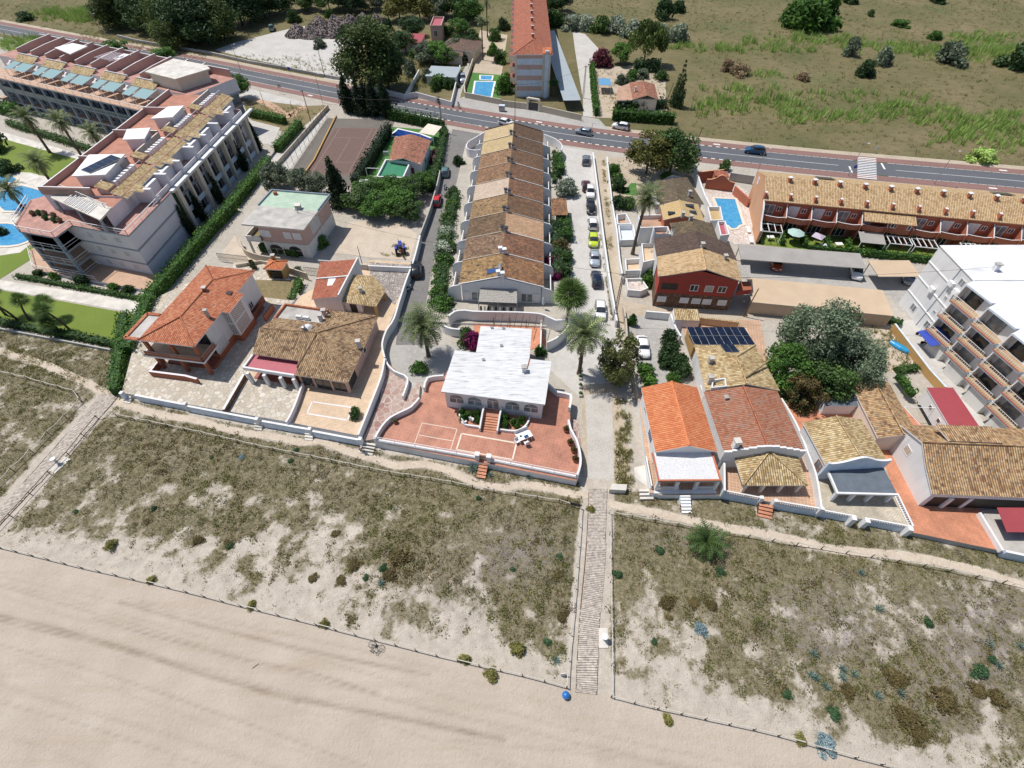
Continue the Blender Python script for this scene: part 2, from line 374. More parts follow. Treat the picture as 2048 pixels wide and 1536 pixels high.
def tree(kind,base,h,r,leaf,label,cat='tree',name=None,group=None,var=None,trunk=.25,z=0,low=None,bark='bark',lean=0,world=None):
 """tree standing on its base; crown radius r, overall height h, crown starts at share `trunk` of h"""
 p=world or G(base[0],base[1],z);name=name or{'pine':'pine_tree','cypress':'cypress_tree','umbrella':'umbrella_pine','tier':'conifer_tree'}.get(kind,'tree')
 var=rnd.randrange(3)if var is None else var;rz=rnd.uniform(0,6.28)
 t=thing(name,label,cat,p,rz,group);ch=h*(1-trunk)/2;zc=h-ch
 if kind=='umbrella':ch=h*(1-trunk);zc=h*trunk+ch*.2
 c=bpy.data.objects.new('crown',kmesh(kind,var,'leaf_'+leaf));C.objects.link(c);c.parent=t;c.location=(0,0,zc)
 vs={'broad':1.0,'pine':.92,'umbrella':.62,'cypress':.95,'tier':.95,'thin':.95}.get(kind,1)
 c.scale=(r*.93,r*.93,ch/max(.3,vs)*(1 if kind!='umbrella' else 1.2))
 mb=MB();tr=max(.07,h*.022);top=zc+ch*.25
 mb.tube([(0,0,-.1),(tr*.4,0,top*.5),(0,tr*.3,top)],[tr*1.35,tr,tr*.45],bark,7)
 if kind!='cypress':
  for i in range(5):
   a=i*1.26+.4;s=top*(.45+.1*i);L=r*.6
   mb.tube([(0,0,s),(math.cos(a)*L*.5,math.sin(a)*L*.5,s+L*.3),(math.cos(a)*L,math.sin(a)*L,s+L*.55)],[tr*.55,tr*.35,tr*.12],bark,5)
 o=mb.build('trunk');o.parent=t;return t
def shrub(base,r,h,leaf,label,cat='shrub',name='shrub',group=None,z=0,kind='shrub',rx=None,world=None):
 p=world or G(base[0],base[1],z);o=bpy.data.objects.new(name,kmesh(kind,rnd.randrange(4),'leaf_'+leaf));C.objects.link(o)
 o.location=p;o.rotation_euler=(0,0,rnd.uniform(0,6.28))if rx is None else(0,0,0);o.scale=(rx or r,r,h)
 return tag(o,label,cat,group)
def hedge(pts,wd,h,leaf,label,z=0,name='hedge',group=None,dens=1.0,size=.2,rag=.12,top=0,cat='hedge'):
 P=pl(pts,z)if not isinstance(pts[0],Vector)else pts;rs=np.random.RandomState(len(label)*13+int(abs(P[0].x)*10));V=[];T=[]
 mb=MB();mb.wall(P,wd*.72,z,z+h*.86,'leaf_'+leaf)
 for a,b in zip(P,P[1:]):
  L=(b-a).length;n=int(L*(wd+2*h)*13*dens/(size/.2)**1.4)+8;d=np.array((b-a).normalized());nn=np.array([-d[1],d[0],0])
  u=rs.rand(n)*(wd+2*h);s=rs.uniform(-.02,1.02,n);big=np.sin(s*L*1.3+a.x)*.5+np.sin(s*L*3.1+a.y)*.5
  side=np.where(u<h,-1,np.where(u>h+wd,1,0));y=np.where(side==0,u-h-wd/2,side*(wd/2));zz=np.where(side==-1,u,np.where(side==1,u-h-wd,h))
  y=y*(1+rag*.5*big)+rs.normal(0,rag*.7,n);zz=np.clip(zz*(1+rag*.6*big)+rs.normal(0,rag*.8,n)+(np.abs(rs.normal(0,top,n))*(side==0)if top else 0),.05,None)
  pos=np.array([a.x,a.y,z])+np.outer(s*L,d)+np.outer(y,nn)+np.outer(zz,[0,0,1])
  out=np.outer(side,nn)+np.outer(side==0,[0,0,1.0])+.01
  V.append(leaf_quads(rs,pos,out,size,.5));T.append(np.repeat(np.clip(.45+.16*big+rs.normal(0,.16,n),0,1),4))
 o=npmesh(name,np.concatenate(V)-np.array(P[0]),np.arange(sum(len(v)for v in V)),4,'leaf_'+leaf,np.concatenate(T));o.location=P[0]
 tag(o,label,cat,group);c=mb.build('inner_branches',o);return o
 # ---- palms
def frond_data(seed,n,L,up0,up1,droop,nl=12,wl=.24,vee=.35):
 rs=np.random.RandomState(seed);V=[];T=[]
 for i in range(n):
  q=i/max(1,n-1);el=up1+(up0-up1)*(1-q)**1.0+rs.normal(0,.07);az=i*2.39996+rs.normal(0,.1);l=L*rs.uniform(.82,1.08)*(.75+.25*math.sin(PI*min(1,q+.35)))
  pts=[];p=np.zeros(3);e=el
  for k in range(9):
   pts.append(p.copy());p=p+np.array([math.cos(e)*math.cos(az),math.cos(e)*math.sin(az),math.sin(e)])*l/8;e-=droop*(.5+k/8)/8*1.6
  pts=np.array(pts);s=np.linspace(.12,1,nl);idx=s*8;i0=np.clip(idx.astype(int),0,7);f=(idx-i0)[:,None]
  c=pts[i0]*(1-f)+pts[i0+1]*f;d=pts[i0+1]-pts[i0];d/=np.linalg.norm(d,axis=1)[:,None]
  sd=np.cross(d,[0,0,1.0]);sd/=np.linalg.norm(sd,axis=1)[:,None]+1e-6;up=np.cross(sd,d)
  ln=(l*wl*np.sin(np.clip(s,.05,.97)*PI)**.55)[:,None]*rs.uniform(.8,1.1,(nl,1));hw=d*(l/nl*.30)
  t0=np.clip(.45+rs.normal(0,.16),0,1)
  for sg in(-1,1):
   tip=c+sd*sg*ln*.82+d*ln*.5+up*ln*vee*rs.uniform(.3,1,(nl,1))-np.array([0,0,1])*ln*.12
   V.append(np.stack([c-hw,c+hw,tip+hw*.25,tip-hw*.25],1).reshape(-1,3));T.append(np.full(nl*4,t0)+np.repeat(rs.normal(0,.08,nl),4))
  w=np.cross(d,[0,0,1]);a=pts[:-1];b=pts[1:];ww=np.array([-math.sin(az),math.cos(az),0])*.035
  V.append(np.stack([a-ww,a+ww,b+ww,b-ww],1).reshape(-1,3));T.append(np.full(32,min(1,t0+.15)))
 return np.concatenate(V),np.clip(np.concatenate(T),0,1)
def fan_data(seed,n,L):
 rs=np.random.RandomState(seed);V=[];T=[]
 for i in range(n):
  q=i/n;el=1.5-1.9*q+rs.normal(0,.1);az=i*2.39996;d=np.array([math.cos(el)*math.cos(az),math.cos(el)*math.sin(az),math.sin(el)])
  c=d*L*.20;s=np.array([-math.sin(az),math.cos(az),0]);u=np.cross(s,d);t0=.45+rs.normal(0,.16)
  for k in np.linspace(-1.15,1.15,13):
   r=(d*math.cos(k)+s*math.sin(k))*L*.8-np.array([0,0,1])*L*.16*(1+abs(k));w=(s*math.cos(k)-d*math.sin(k))*.045*L*.5
   V.append([c,c+r*.55-w,c+r,c+r*.55+w]);T+=[t0]*4
  V.append([np.zeros(3),s*.03,c+s*.03,c]);T+=[t0]*4
 return np.array(V).reshape(-1,3),np.clip(np.array(T),0,1)
def palm(base,crown_px,L,label,z=0,leaf='palm',n=58,up=(1.45,-.35),droop=1.1,r=.28,dates=False,skirt=True,fan=False,h=None,seed=1,group=None,world=None,lean=(0,0)):
 p=world or G(base[0],base[1],z)
 if h is None:
  h=min((abs(complex(*[float(a)for a in GA(np.array(p.x),np.array(p.y),np.array(z+q/10))])-complex(*crown_px)),q/10)for q in range(5,200))[1]
 t=thing('palm_tree',label,'palm tree',p,seed*1.7,group);key=('fan' if fan else 'palm',seed%4,n,L,up,droop)
 m=crown_mesh(key,(lambda:fan_data(seed,n,L))if fan else(lambda:frond_data(seed,n,L,up[0],up[1],droop)),'leaf_'+leaf)
 c=bpy.data.objects.new('crown',m);C.objects.link(c);c.parent=t;c.location=(lean[0],lean[1],h)
 mb=MB();k=7;pts=[(lean[0]*(i/k)**2,lean[1]*(i/k)**2,-.1+(h+.15)*i/k)for i in range(k+1)]
 mb.tube(pts,[r*1.45]+[r*(1.05-.03*i)for i in range(1,k)]+[r*1.25],'palm_bark',9);o=mb.build('trunk');o.parent=t
 if skirt:
  m=crown_mesh(('skirt',L),lambda:frond_data(91,16,L*.72,-.75,-1.3,.5,nl=10,wl=.16),'leaf_dead');c=bpy.data.objects.new('dead_fronds',m);C.objects.link(c);c.parent=t;c.location=(lean[0],lean[1],h-.1)
 if dates:
  mb=MB();rr=random.Random(seed)
  for i in range(9):
   a=i*.7;mb.tube([(lean[0],lean[1],h),(lean[0]+math.cos(a)*.6,lean[1]+math.sin(a)*.6,h-.1),(lean[0]+math.cos(a)*.85,lean[1]+math.sin(a)*.85,h-.75)],[.05,.14,.22],'leaf_red',6)
  o=mb.build('date_clusters');o.parent=t
 return t
 # ------ vehicles
def car_stations(L,W,Hh,st):
 T=dict(hatch=[(-.5,.50,.48,.80),(-.485,.86,.80,.90),(-.43,1.16,.92,.95),(-.33,1.40,.95,.98),(-.12,1.47,.93,1),(.06,1.42,.92,1),(.14,1.27,.92,1),(.25,1.00,.92,.99),(.38,.90,.84,.97),(.465,.76,.72,.90),(.5,.50,.48,.78)],suv=[(-.5,.58,.55,.84),(-.488,.98,.92,.93),(-.45,1.30,1.05,.96),(-.38,1.58,1.08,.98),(-.12,1.66,1.05,1),(.05,1.60,1.04,1),(.14,1.42,1.04,1),(.24,1.14,1.04,.99),(.38,1.05,.98,.97),(.47,.90,.85,.92),(.5,.56,.54,.80)],sedan=[(-.5,.50,.48,.80),(-.488,.82,.78,.90),(-.42,.98,.92,.95),(-.34,1.06,.93,.97),(-.2,1.40,.92,.99),(.0,1.42,.91,1),(.1,1.28,.91,1),(.22,.98,.91,.99),(.37,.88,.82,.97),(.465,.74,.70,.90),(.5,.48,.46,.78)])[st]
 return[(x*L,z*Hh/1.47 if st!='suv' else z*Hh/1.66,b*Hh/(1.47 if st!='suv' else 1.66),w*W/2)for x,z,b,w in T]
_car={}
t=NT('tail_red');t.col((.35,.01,.01));t.set(Roughness=.2)
t=NT('headlamp');t.col((.55,.58,.6));t.set(Roughness=.1,Metallic=.3)
t=NT('tyre');t.col((.015,.015,.015));t.set(Roughness=.8)
t=NT('plate');t.col((.7,.7,.68))
def carpaint(name,c,metal=.25):
 t=NT(name);t.col(c);t.set(Roughness=.28,Metallic=metal);t.b.inputs['Coat Weight'].default_value=.6;t.b.inputs['Coat Roughness'].default_value=.05
for k,v in dict(white=(.78,.78,.78),black=(.012,.013,.015),navy=(.012,.02,.05),silver=(.45,.50,.56),grey=(.20,.22,.25),lime=(.50,.62,.03),red=(.55,.02,.02),darkred=(.09,.012,.018),blue=(.02,.10,.22),teal=(.13,.24,.24),orange=(.45,.08,.02),bluegrey=(.30,.36,.42)).items():carpaint('paint_'+k,v,0 if k in('white','red','lime')else.35)
def car_proto(st,L,W,Hh):
 key=(st,L,W,Hh)
 if key in _car:return _car[key]
 S=car_stations(L,W,Hh,st);sec=[]
 for x,z,b,w in S:
  cab=z-b>.12;zl=.24 if-.46*L<x<.46*L else.32;tw=.76 if cab else.86
  half=[(.86*w,zl),(w,zl+.14),(w*1.0,(zl+b)/2+.05),(w*.965,b),(w*(tw if cab else.9),z-.05 if cab else z-.02),(w*.45,z),(0,z+.012)]
  sec.append([Vector((x,-y,q))for y,q in half]+[Vector((x,y,q))for y,q in half[-2::-1]])
 mb=MB()
 for A,B in zip(sec,sec[1:]):
  for k in range(12):mb.face([A[k],B[k],B[k+1],A[k+1]],'paint_white',True)
  mb.face([A[12],B[12],B[0],A[0]],'black')
 mb.face(sec[0],'paint_white');mb.face(sec[-1][::-1],'paint_white');D={}
 def keep(nm,m):o=m.build(nm,weld=(nm=='body'));D[nm]=o.data;bpy.data.objects.remove(o)
 keep('body',mb)
 ws=next(i for i in range(len(S))if S[i][0]>.03*L and S[i][1]-S[i][2]>.25);wb=next(i for i in range(len(S))if S[i][0]>.2*L)
 rt=max(i for i in range(5)if S[i][0]<-.15*L and S[i][1]>Hh*.93)if st!='sedan' else 4
 rb={'hatch':1,'suv':1,'sedan':3}[st];up=Vector((0,0,.02))
 def off(p,v):return p+Vector(v)
 m=MB();A=sec[ws];B=sec[wb];mid=sec[ws+1]
 for P0,P1 in((sec[ws],sec[ws+1]),(sec[ws+1],sec[wb])if wb>ws+1 else(None,None)):
  if P0 is None:continue
  for k in range(4,8):m.face([off(q,(.02,0,.025))for q in(P0[k],P1[k],P1[k+1],P0[k+1])],'glass_dark')
 keep('windscreen',m);m=MB()
 for i in range(rb,rt):
  for k in range(4,8):m.face([off(q,(-.025,0,.02))for q in(sec[i][k],sec[i+1][k],sec[i+1][k+1],sec[i][k+1])],'glass_dark')
 keep('rear_window',m);m=MB();m2=MB()
 for i in range(max(rb+1,2),wb-1):
  m.face([off(q,(0,-.02,0))for q in(sec[i][3],sec[i+1][3],sec[i+1][4]*.97+sec[i+1][3]*.03,sec[i][4]*.97+sec[i][3]*.03)],'glass_dark')
  m2.face([off(q,(0,.02,0))for q in(sec[i+1][9],sec[i][9],sec[i][8],sec[i+1][8])],'glass_dark')
 keep('window_r',m);keep('window_l',m2)
 m=MB();m.lathe((0,0,0),[(.20,-.11),(.31,-.11),(.33,-.07),(.33,.07),(.31,.11),(.2,.11)],'tyre',14);m.lathe((0,0,0),[(.05,-.125),(.19,-.115),(.19,.115),(.05,.125)],'metal_grey',12);keep('wheel',m)
 m=MB();m.box((0,0,0),(.14,.34,.14),'headlamp');keep('headlight',m)
 m=MB();m.box((0,0,0),(.08,.22,.22),'tail_red');keep('tail_light',m)
 m=MB();m.box((0,0,0),(.03,.5,.11),'plate');keep('number_plate',m)
 m=MB();m.box((0,0,0),(.10,.18,.12),'paint_white');keep('mirror',m)
 D['S']=S;_car[key]=D;return D
def car(rear,front,color,st,label,L=4.3,W=1.78,Hh=1.5,z=.4,name='parked_car',group=None,z0=0.02):
 a,b=G(*rear,z),G(*front,z);mid=(a+b)/2;rz=math.atan2(b.y-a.y,b.x-a.x)
 D=car_proto(st,L,W,Hh);t=thing(name,label,'car',(mid.x,mid.y,z0),rz,group);S=D['S']
 def put(nm,dat,loc=(0,0,0),rot=(0,0,0),paint=False):
  me=D[dat]
  if paint:
   k=(id(D),dat,color)
   if k not in _mesh:me=me.copy();me.materials[0]=MAT('paint_'+color);_mesh[k]=me
   me=_mesh[k]
  o=bpy.data.objects.new(nm,me);C.objects.link(o);o.parent=t;o.location=loc;o.rotation_euler=rot;return o
 put('body','body',paint=True);put('windscreen','windscreen');put('rear_window','rear_window');put('side_window','window_r');put('side_window','window_l')
 for sx in(-.30,.32):
  for sy in(-1,1):put('wheel','wheel',(sx*L,sy*(W/2-.1),.33),(PI/2,0,0))
 for sy in(-1,1):
  put('headlight','headlight',(L*.475,sy*W*.33,Hh*.45));put('tail_light','tail_light',(-L*.49,sy*W*.37,Hh*.52));put('mirror','mirror',(L*.17,sy*(W/2+.06),Hh*.65),paint=True)
 put('number_plate','number_plate',(L*.503,0,.42));return t
 # ------ building parts
def outn(a,b):e=(b-a).normalized();return Vector((e.y,-e.x,0))
def win(parent,A_,B_,s,wd,z0,h,pane='glass_dark',frame='white_paint',mull=1,name='window',fw=.08,sill=False):
 """window on the wall A->B (outside on the right hand), s metres along, sill at z0"""
 A_=lv(A_,0);B_=lv(B_,0);e=(B_-A_).normalized();n=outn(A_,B_);o=A_+e*s;f=MB()
 def q(u,z,d):return o+e*u+n*d+Vector((0,0,z))
 for u0,u1,za,zb in((0,fw,z0,z0+h),(wd-fw,wd,z0,z0+h),(fw,wd-fw,z0,z0+fw),(fw,wd-fw,z0+h-fw,z0+h))+tuple(((wd*(k+1)/(mull+1)-fw/2),(wd*(k+1)/(mull+1)+fw/2),z0+fw,z0+h-fw)for k in range(mull)):
  a,b,c,d=q(u0,za,.05),q(u1,za,.05),q(u1,zb,.05),q(u0,zb,.05);f.face([a,b,c,d],frame)
  a0,b0,c0,d0=[p-n*.05 for p in(a,b,c,d)]
  for i,(x,y)in enumerate(((a,b),(b,c),(c,d),(d,a))):f.face([y,x,x-n*.05,y-n*.05],frame)
 if sill:f.prism([o-e*.08+n*.002,o+e*(wd+.08)+n*.002,o+e*(wd+.08)+n*.16,o-e*.08+n*.16],z0-.08,z0-.005,frame,None,True)
 w_=f.build(name,parent);p=MB().face([q(fw*.5,z0+fw*.5,.02),q(wd-fw*.5,z0+fw*.5,.02),q(wd-fw*.5,z0+h-fw*.5,.02),q(fw*.5,z0+h-fw*.5,.02)],pane).build('pane',w_)
 return w_
def archwin(parent,A_,B_,s,wd,z0,hs,pane='glass_pale',frame='white_paint',name='window'):
 A_=lv(A_,0);B_=lv(B_,0);e=(B_-A_).normalized();n=outn(A_,B_);o=A_+e*s;k=10
 def q(u,z,d):return o+e*u+n*d+Vector((0,0,z))
 rim=[(0,z0),(wd,z0)]+[(wd/2+wd/2*math.cos(PI*i/k),z0+hs+wd*.36*math.sin(PI*i/k))for i in range(k+1)]
 inn=[(wd/2+(u-wd/2)*.92,z0+.07+(z-z0)*.93)for u,z in rim];f=MB();m=len(rim)
 for i in range(m):
  j=(i+1)%m;f.face([q(*rim[i],.05),q(*rim[j],.05),q(*inn[j],.05),q(*inn[i],.05)],frame);f.face([q(*rim[j],.05),q(*rim[i],.05),q(*rim[i],0),q(*rim[j],0)],frame)
 f.face([q(wd/2-.04,z0,.055),q(wd/2+.04,z0,.055),q(wd/2+.04,z0+hs,.055),q(wd/2-.04,z0+hs,.055)],frame)
 f.face([q(.05,z0+hs-.06,.06),q(wd-.05,z0+hs-.06,.06),q(wd-.05,z0+hs+.02,.06),q(.05,z0+hs+.02,.06)],frame)
 w_=f.build(name,parent);MB().face([q(u,z,.02)for u,z in inn],pane).build('pane',w_);return w_
def gable(parent,r,ze,zr,roof,wall,axis='ab',over=.3,z0=0,th=.16,ridge_mat=None,rake='white_paint',skew=.5,name='roof',nowall=False):
 """r = eaves rectangle a,b,c,d; ridge along ab or along bc"""
 a,b,c,d=[lv(p,ze)for p in r];q=shrink([lv(p,0)for p in r],over)
 if axis=='ab':A_,B_,C_,D_=a,b,c,d;Q=q
 else:A_,B_,C_,D_=b,c,d,a;Q=[q[1],q[2],q[3],q[0]]
 r0=lv(lerp(A_,D_,skew),zr);r1=lv(lerp(B_,C_,skew),zr);m=MB()
 m.slab([A_,B_,r1,r0],th,roof,rake);m.slab([C_,D_,r0,r1],th,roof,rake);ro=m.build(name,parent)
 rc=MB().tube([r0+Vector((0,0,.03)),r1+Vector((0,0,.03))],.14,ridge_mat or roof,6).build('ridge_cap',ro)
 if not nowall:
  m=MB();k=[lv(p,z0)for p in Q];hz=ze-th+.0;sl=(zr-ze)/max(.1,(r0-lv(lerp(A_,D_,skew),ze)).length or 1)
  def zz(p,A2,D2):
   L=(D2-A2).length;tt=(p-lv(A2,p.z)).dot((lv(D2,0)-lv(A2,0)).normalized())/L;f=tt/skew if tt<skew else(1-tt)/(1-skew);return ze+(zr-ze)*max(0,min(1,f))-th-.01
  m.face([k[0],k[1],lv(k[1],zz(k[1],A_,D_)),lv(k[0],zz(k[0],A_,D_))],wall);m.face([k[2],k[3],lv(k[3],zz(k[3],A_,D_)),lv(k[2],zz(k[2],A_,D_))],wall)
  for p,s in((1,2),(3,0)):
   P0,P1=k[p],k[s];mid=lerp(P0,P1,skew if p==3 and False else(skew if p==1 else 1-skew))
   m.face([P0,P1,lv(P1,zz(P1,A_,D_)),lv(mid,zr-th-.01),lv(P0,zz(P0,A_,D_))],wall)
  m.build('wall',parent)
 return ro
def hip(parent,r,ze,zr,roof,wall,over=.35,z0=0,th=.16,ins=None,capm=None,edge='white_paint',name='roof',nowall=False):
 a,b,c,d=[lv(p,ze)for p in r];W=(b-a).length;D=(d-a).length;m=MB()
 if W>=D:i=min(ins or D/2,W/2-.01);u=(b-a).normalized();r0=lv(lerp(a,d,.5)+u*i,zr);r1=lv(lerp(b,c,.5)-u*i,zr);F=[[a,b,r1,r0],[c,d,r0,r1],[b,c,r1],[d,a,r0]];H=[(a,r0),(d,r0),(b,r1),(c,r1),(r0,r1)]
 else:i=min(ins or W/2,D/2-.01);u=(d-a).normalized();r0=lv(lerp(a,b,.5)+u*i,zr);r1=lv(lerp(d,c,.5)-u*i,zr);F=[[b,c,r1,r0],[d,a,r0,r1],[a,b,r0],[c,d,r1]];H=[(a,r0),(b,r0),(c,r1),(d,r1),(r0,r1)]
 for f in F:m.slab(f,th,roof,edge)
 ro=m.build(name,parent);m=MB()
 for p,q in H:
  if(p-q).length>.05:m.tube([p+Vector((0,0,.02)),q+Vector((0,0,.04))],.12,capm or roof,6)
 m.build('ridge_cap',ro)
 if not nowall:MB().prism(shrink([lv(p,0)for p in r],over),z0,ze-.02,wall).build('wall',parent)
 return ro
def chimney(parent,p,zb,h,w=.5,mat='white_wall',cap='concrete',name='chimney'):
 m=MB().box((p[0],p[1],zb+h/2),(w,w,h),mat,.1);m.box((p[0],p[1],zb+h+.06),(w+.2,w+.2,.12),cap,.1);m.box((p[0],p[1],zb+h-.06),(w*.7,w*1.01,.14),'black',.1);return m.build(name,parent)
def balustrade(mb,pts,z0,h,mat,step=.28):
 P=[Vector((p[0],p[1],0))for p in pts]
 for a,b in zip(P,P[1:]):
  L=(b-a).length;n=max(2,int(L/step));mb.bar(lv(a,z0+h),lv(b,z0+h),.16,.10,mat);mb.bar(lv(a,z0+.06),lv(b,z0+.06),.16,.12,mat)
  for i in range(n+1):q=lerp(a,b,i/n);mb.tube([lv(q,z0+.1),lv(q,z0+h*.4),lv(q,z0+h*.95)],[.05,.075,.045],mat,6,False)
def railing(mb,pts,z0,h,mat='white_paint',step=1.2,r=.03,mid=2):
 P=[Vector((p[0],p[1],0))for p in pts]
 for a,b in zip(P,P[1:]):
  L=(b-a).length;n=max(1,int(L/step))
  for i in range(n+1):q=lerp(a,b,i/n);mb.bar(lv(q,z0),lv(q,z0+h),r*1.6,r*1.6,mat)
  for k in range(mid+1):zz=z0+h*(1-k/(mid+1));mb.bar(lv(a,zz),lv(b,zz),r*(2 if k==0 else 1.2),r*(2 if k==0 else 1.2),mat)
def sheet(name,px,z,mat,label=None,kind='structure',cat=None):
 P=pl(px,z)if not isinstance(px[0],Vector)else[lv(p,z)for p in px]
 A_=sum(P[i].x*P[(i+1)%len(P)].y-P[(i+1)%len(P)].x*P[i].y for i in range(len(P)))
 if A_<0:P=P[::-1]
 o=MB().face(P,mat).build(name);return tag(o,label,cat,None,kind)
def strip(name,pts,half,z,mat,terr=None,label=None,kind='structure',zf=None):
 P=[Vector((p.x,p.y,0))for p in pts];m=MB();L=[];R=[];n=len(P)
 hs=half if isinstance(half,(list,tuple))else[half]*n
 for i in range(n):
  d=(P[min(i+1,n-1)]-P[max(i-1,0)]).normalized();nn=Vector((-d.y,d.x,0));L.append(P[i]+nn*hs[i]);R.append(P[i]-nn*hs[i])
 g=zf or(lambda p:z)
 for i in range(n-1):m.face([lv(R[i],g(R[i])),lv(R[i+1],g(R[i+1])),lv(L[i+1],g(L[i+1])),lv(L[i],g(L[i]))],mat)
 return tag(m.build(name),label,None,None,kind)
def smooth_line(P,step=1.5):
 out=[];n=len(P)
 for i in range(n-1):
  p0,p1,p2,p3=P[max(0,i-1)],P[i],P[i+1],P[min(n-1,i+2)];k=max(1,int((p2-p1).length/step))
  for j in range(k):
   t=j/k;out.append(.5*((2*p1)+(p2-p0)*t+(2*p0-5*p1+4*p2-p3)*t*t+(3*p1-p0-3*p2+p3)*t**3))
 return out+[P[-1]]
# ------ noise for terrain and planting
_rs=np.random.RandomState(11);_tab=_rs.rand(256,256)
def vnoise(x,y):
 xi=np.floor(x).astype(int);yi=np.floor(y).astype(int);fx=x-xi;fy=y-yi;fx=fx*fx*(3-2*fx);fy=fy*fy*(3-2*fy)
 g=lambda a,b:_tab[a%256,b%256]
 return(g(xi,yi)*(1-fx)+g(xi+1,yi)*fx)*(1-fy)+(g(xi,yi+1)*(1-fx)+g(xi+1,yi+1)*fx)*fy
def fbm(x,y,o=4):
 s=0;a=.5;t=0
 for i in range(o):s=s+a*vnoise(x*2**i+17.3*i,y*2**i+5.1*i);t+=a;a*=.55
 return s/t
def sstep(a,b,x):t=np.clip((x-a)/(b-a),0,1);return t*t*(3-2*t)
def dist_poly(x,y,pts):
 d=np.full(np.shape(x),1e9)
 for a,b in zip(pts,pts[1:]):
  ab=np.array([b.x-a.x,b.y-a.y]);L=ab@ab+1e-9;t=np.clip(((x-a.x)*ab[0]+(y-a.y)*ab[1])/L,0,1)
  d=np.minimum(d,np.hypot(x-a.x-t*ab[0],y-a.y-t*ab[1]))
 return d
FENCE_L=[(0,747),(51,760),(101,774),(150,787),(175,795),(157,814),(135,838),(111,862),(87,886),(65,911),(38,935),(14,959),(-10,983)]
FENCE_M=[(197,838),(226,833),(251,838),(304,849),(357,860),(410,872),(465,884),(519,897),(578,909),(636,920),(697,932),(716,937),(778,949),(853,961),(914,971),(949,978),(1007,988),(1075,1000),(1143,1011),(1161,1018),(1159,1053),(1156,1090),(1152,1141),(1148,1195),(1143,1249),(1138,1300),(1134,1349),(1133,1376)]
FENCE_B=[(1133,1376),(1040,1351),(950,1331),(870,1312),(797,1293),(720,1274),(645,1254),(566,1234),(488,1215),(408,1194),(328,1174),(238,1153),(148,1133),(72,1114),(0,1096),(-60,1081)]
FENCE_S=[(197,838),(174,867),(154,891),(133,918),(106,944),(80,973),(53,1002),(29,1029),(2,1057),(-20,1080)]
FENCE_R=[(1222,1395),(1223,1345),(1223,1300),(1222,1249),(1221,1195),(1220,1140),(1219,1100),(1219,1060),(1218,1028),(1249,1035),(1319,1047),(1357,1053),(1442,1068),(1519,1080),(1574,1089),(1610,1094),(1651,1100),(1687,1107),(1724,1112),(1757,1119),(1811,1129),(1884,1142),(1928,1152),(1994,1164),(2060,1181)]
FENCE_RB=[(1222,1395),(1260,1405),(1300,1415),(1417,1441),(1534,1466),(1605,1487),(1676,1508),(1731,1522),(1786,1536),(1850,1552),(1930,1572),(2010,1592),(2090,1612)]
BEACH_EDGE=pl([(-900,905),(-300,1030)]+FENCE_B[::-1])+pl(FENCE_RB)+[Vector((70,-3.5,0)),Vector((110,-14,0))]
PATH_M=[(212,795),(236,803),(273,817),(328,831),(393,841),(441,855),(496,867),(554,875),(608,886),(641,881),(702,905),(750,918),(791,932),(846,929),(890,939),(928,956),(962,970),(1007,976),(1048,970),(1095,976),(1147,990),(1185,988)]
PATH_R=[(1205,1005),(1240,1013),(1300,1024),(1373,1040),(1453,1057),(1519,1068),(1592,1082),(1665,1099),(1738,1106),(1811,1113),(1884,1126),(1957,1142),(2048,1173),(2120,1195)]
PATH_L=[(-60,690),(0,703),(90,730),(180,770),(218,793)]
FRONT=pl([(-1500,560),(-300,600),(0,655),(257,703),(243,792),(480,850),(722,888),(770,905),(1165,965),(1215,972),(1300,985),(1440,992),(1640,1022),(1815,1062),(2048,1112),(2700,1240)])
_fx=np.array([p.x for p in FRONT]);_fy=np.array([p.y for p in FRONT])
def front_gap(x,y):return np.interp(x,_fx,_fy)-y
_bx=np.array([p.x for p in BEACH_EDGE]);_by=np.array([p.y for p in BEACH_EDGE])
def above_beach(x,y):return y-np.interp(x,_bx,_by)
PATHS=[pl(PATH_M),pl(PATH_R),pl(PATH_L)]
MAINWALK=pl([(1196,975),(1190,1060),(1180,1217),(1173,1391)]);LEFTWALK=pl([(219,792),(110,912),(-30,1068),(-160,1215)])
def path_d(x,y):
 d=np.minimum(np.minimum(dist_poly(x,y,PATHS[0]),dist_poly(x,y,PATHS[1])),dist_poly(x,y,PATHS[2]))
 return np.minimum(d,np.minimum(dist_poly(x,y,MAINWALK)-1.5,dist_poly(x,y,LEFTWALK)-1.4))
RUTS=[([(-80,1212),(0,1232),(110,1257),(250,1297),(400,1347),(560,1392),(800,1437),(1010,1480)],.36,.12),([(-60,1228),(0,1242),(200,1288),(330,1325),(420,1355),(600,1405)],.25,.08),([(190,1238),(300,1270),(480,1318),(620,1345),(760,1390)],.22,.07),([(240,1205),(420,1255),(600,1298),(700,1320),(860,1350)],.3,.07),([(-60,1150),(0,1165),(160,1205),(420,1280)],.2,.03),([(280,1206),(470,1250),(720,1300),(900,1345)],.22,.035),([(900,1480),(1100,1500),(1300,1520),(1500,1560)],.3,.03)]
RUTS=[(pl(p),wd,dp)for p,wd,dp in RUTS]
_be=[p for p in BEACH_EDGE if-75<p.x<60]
for k,dd in enumerate((1.6,2.9,4.4,5.0,6.9,9.8,10.4,12.5,14.2,16.8)):RUTS.append(([Vector((p.x,p.y-dd-.35*math.sin(p.x*.09+k*1.7)-.004*p.x*k,0))for p in _be],.14+.05*(k%4),.018+.012*(k%3)))
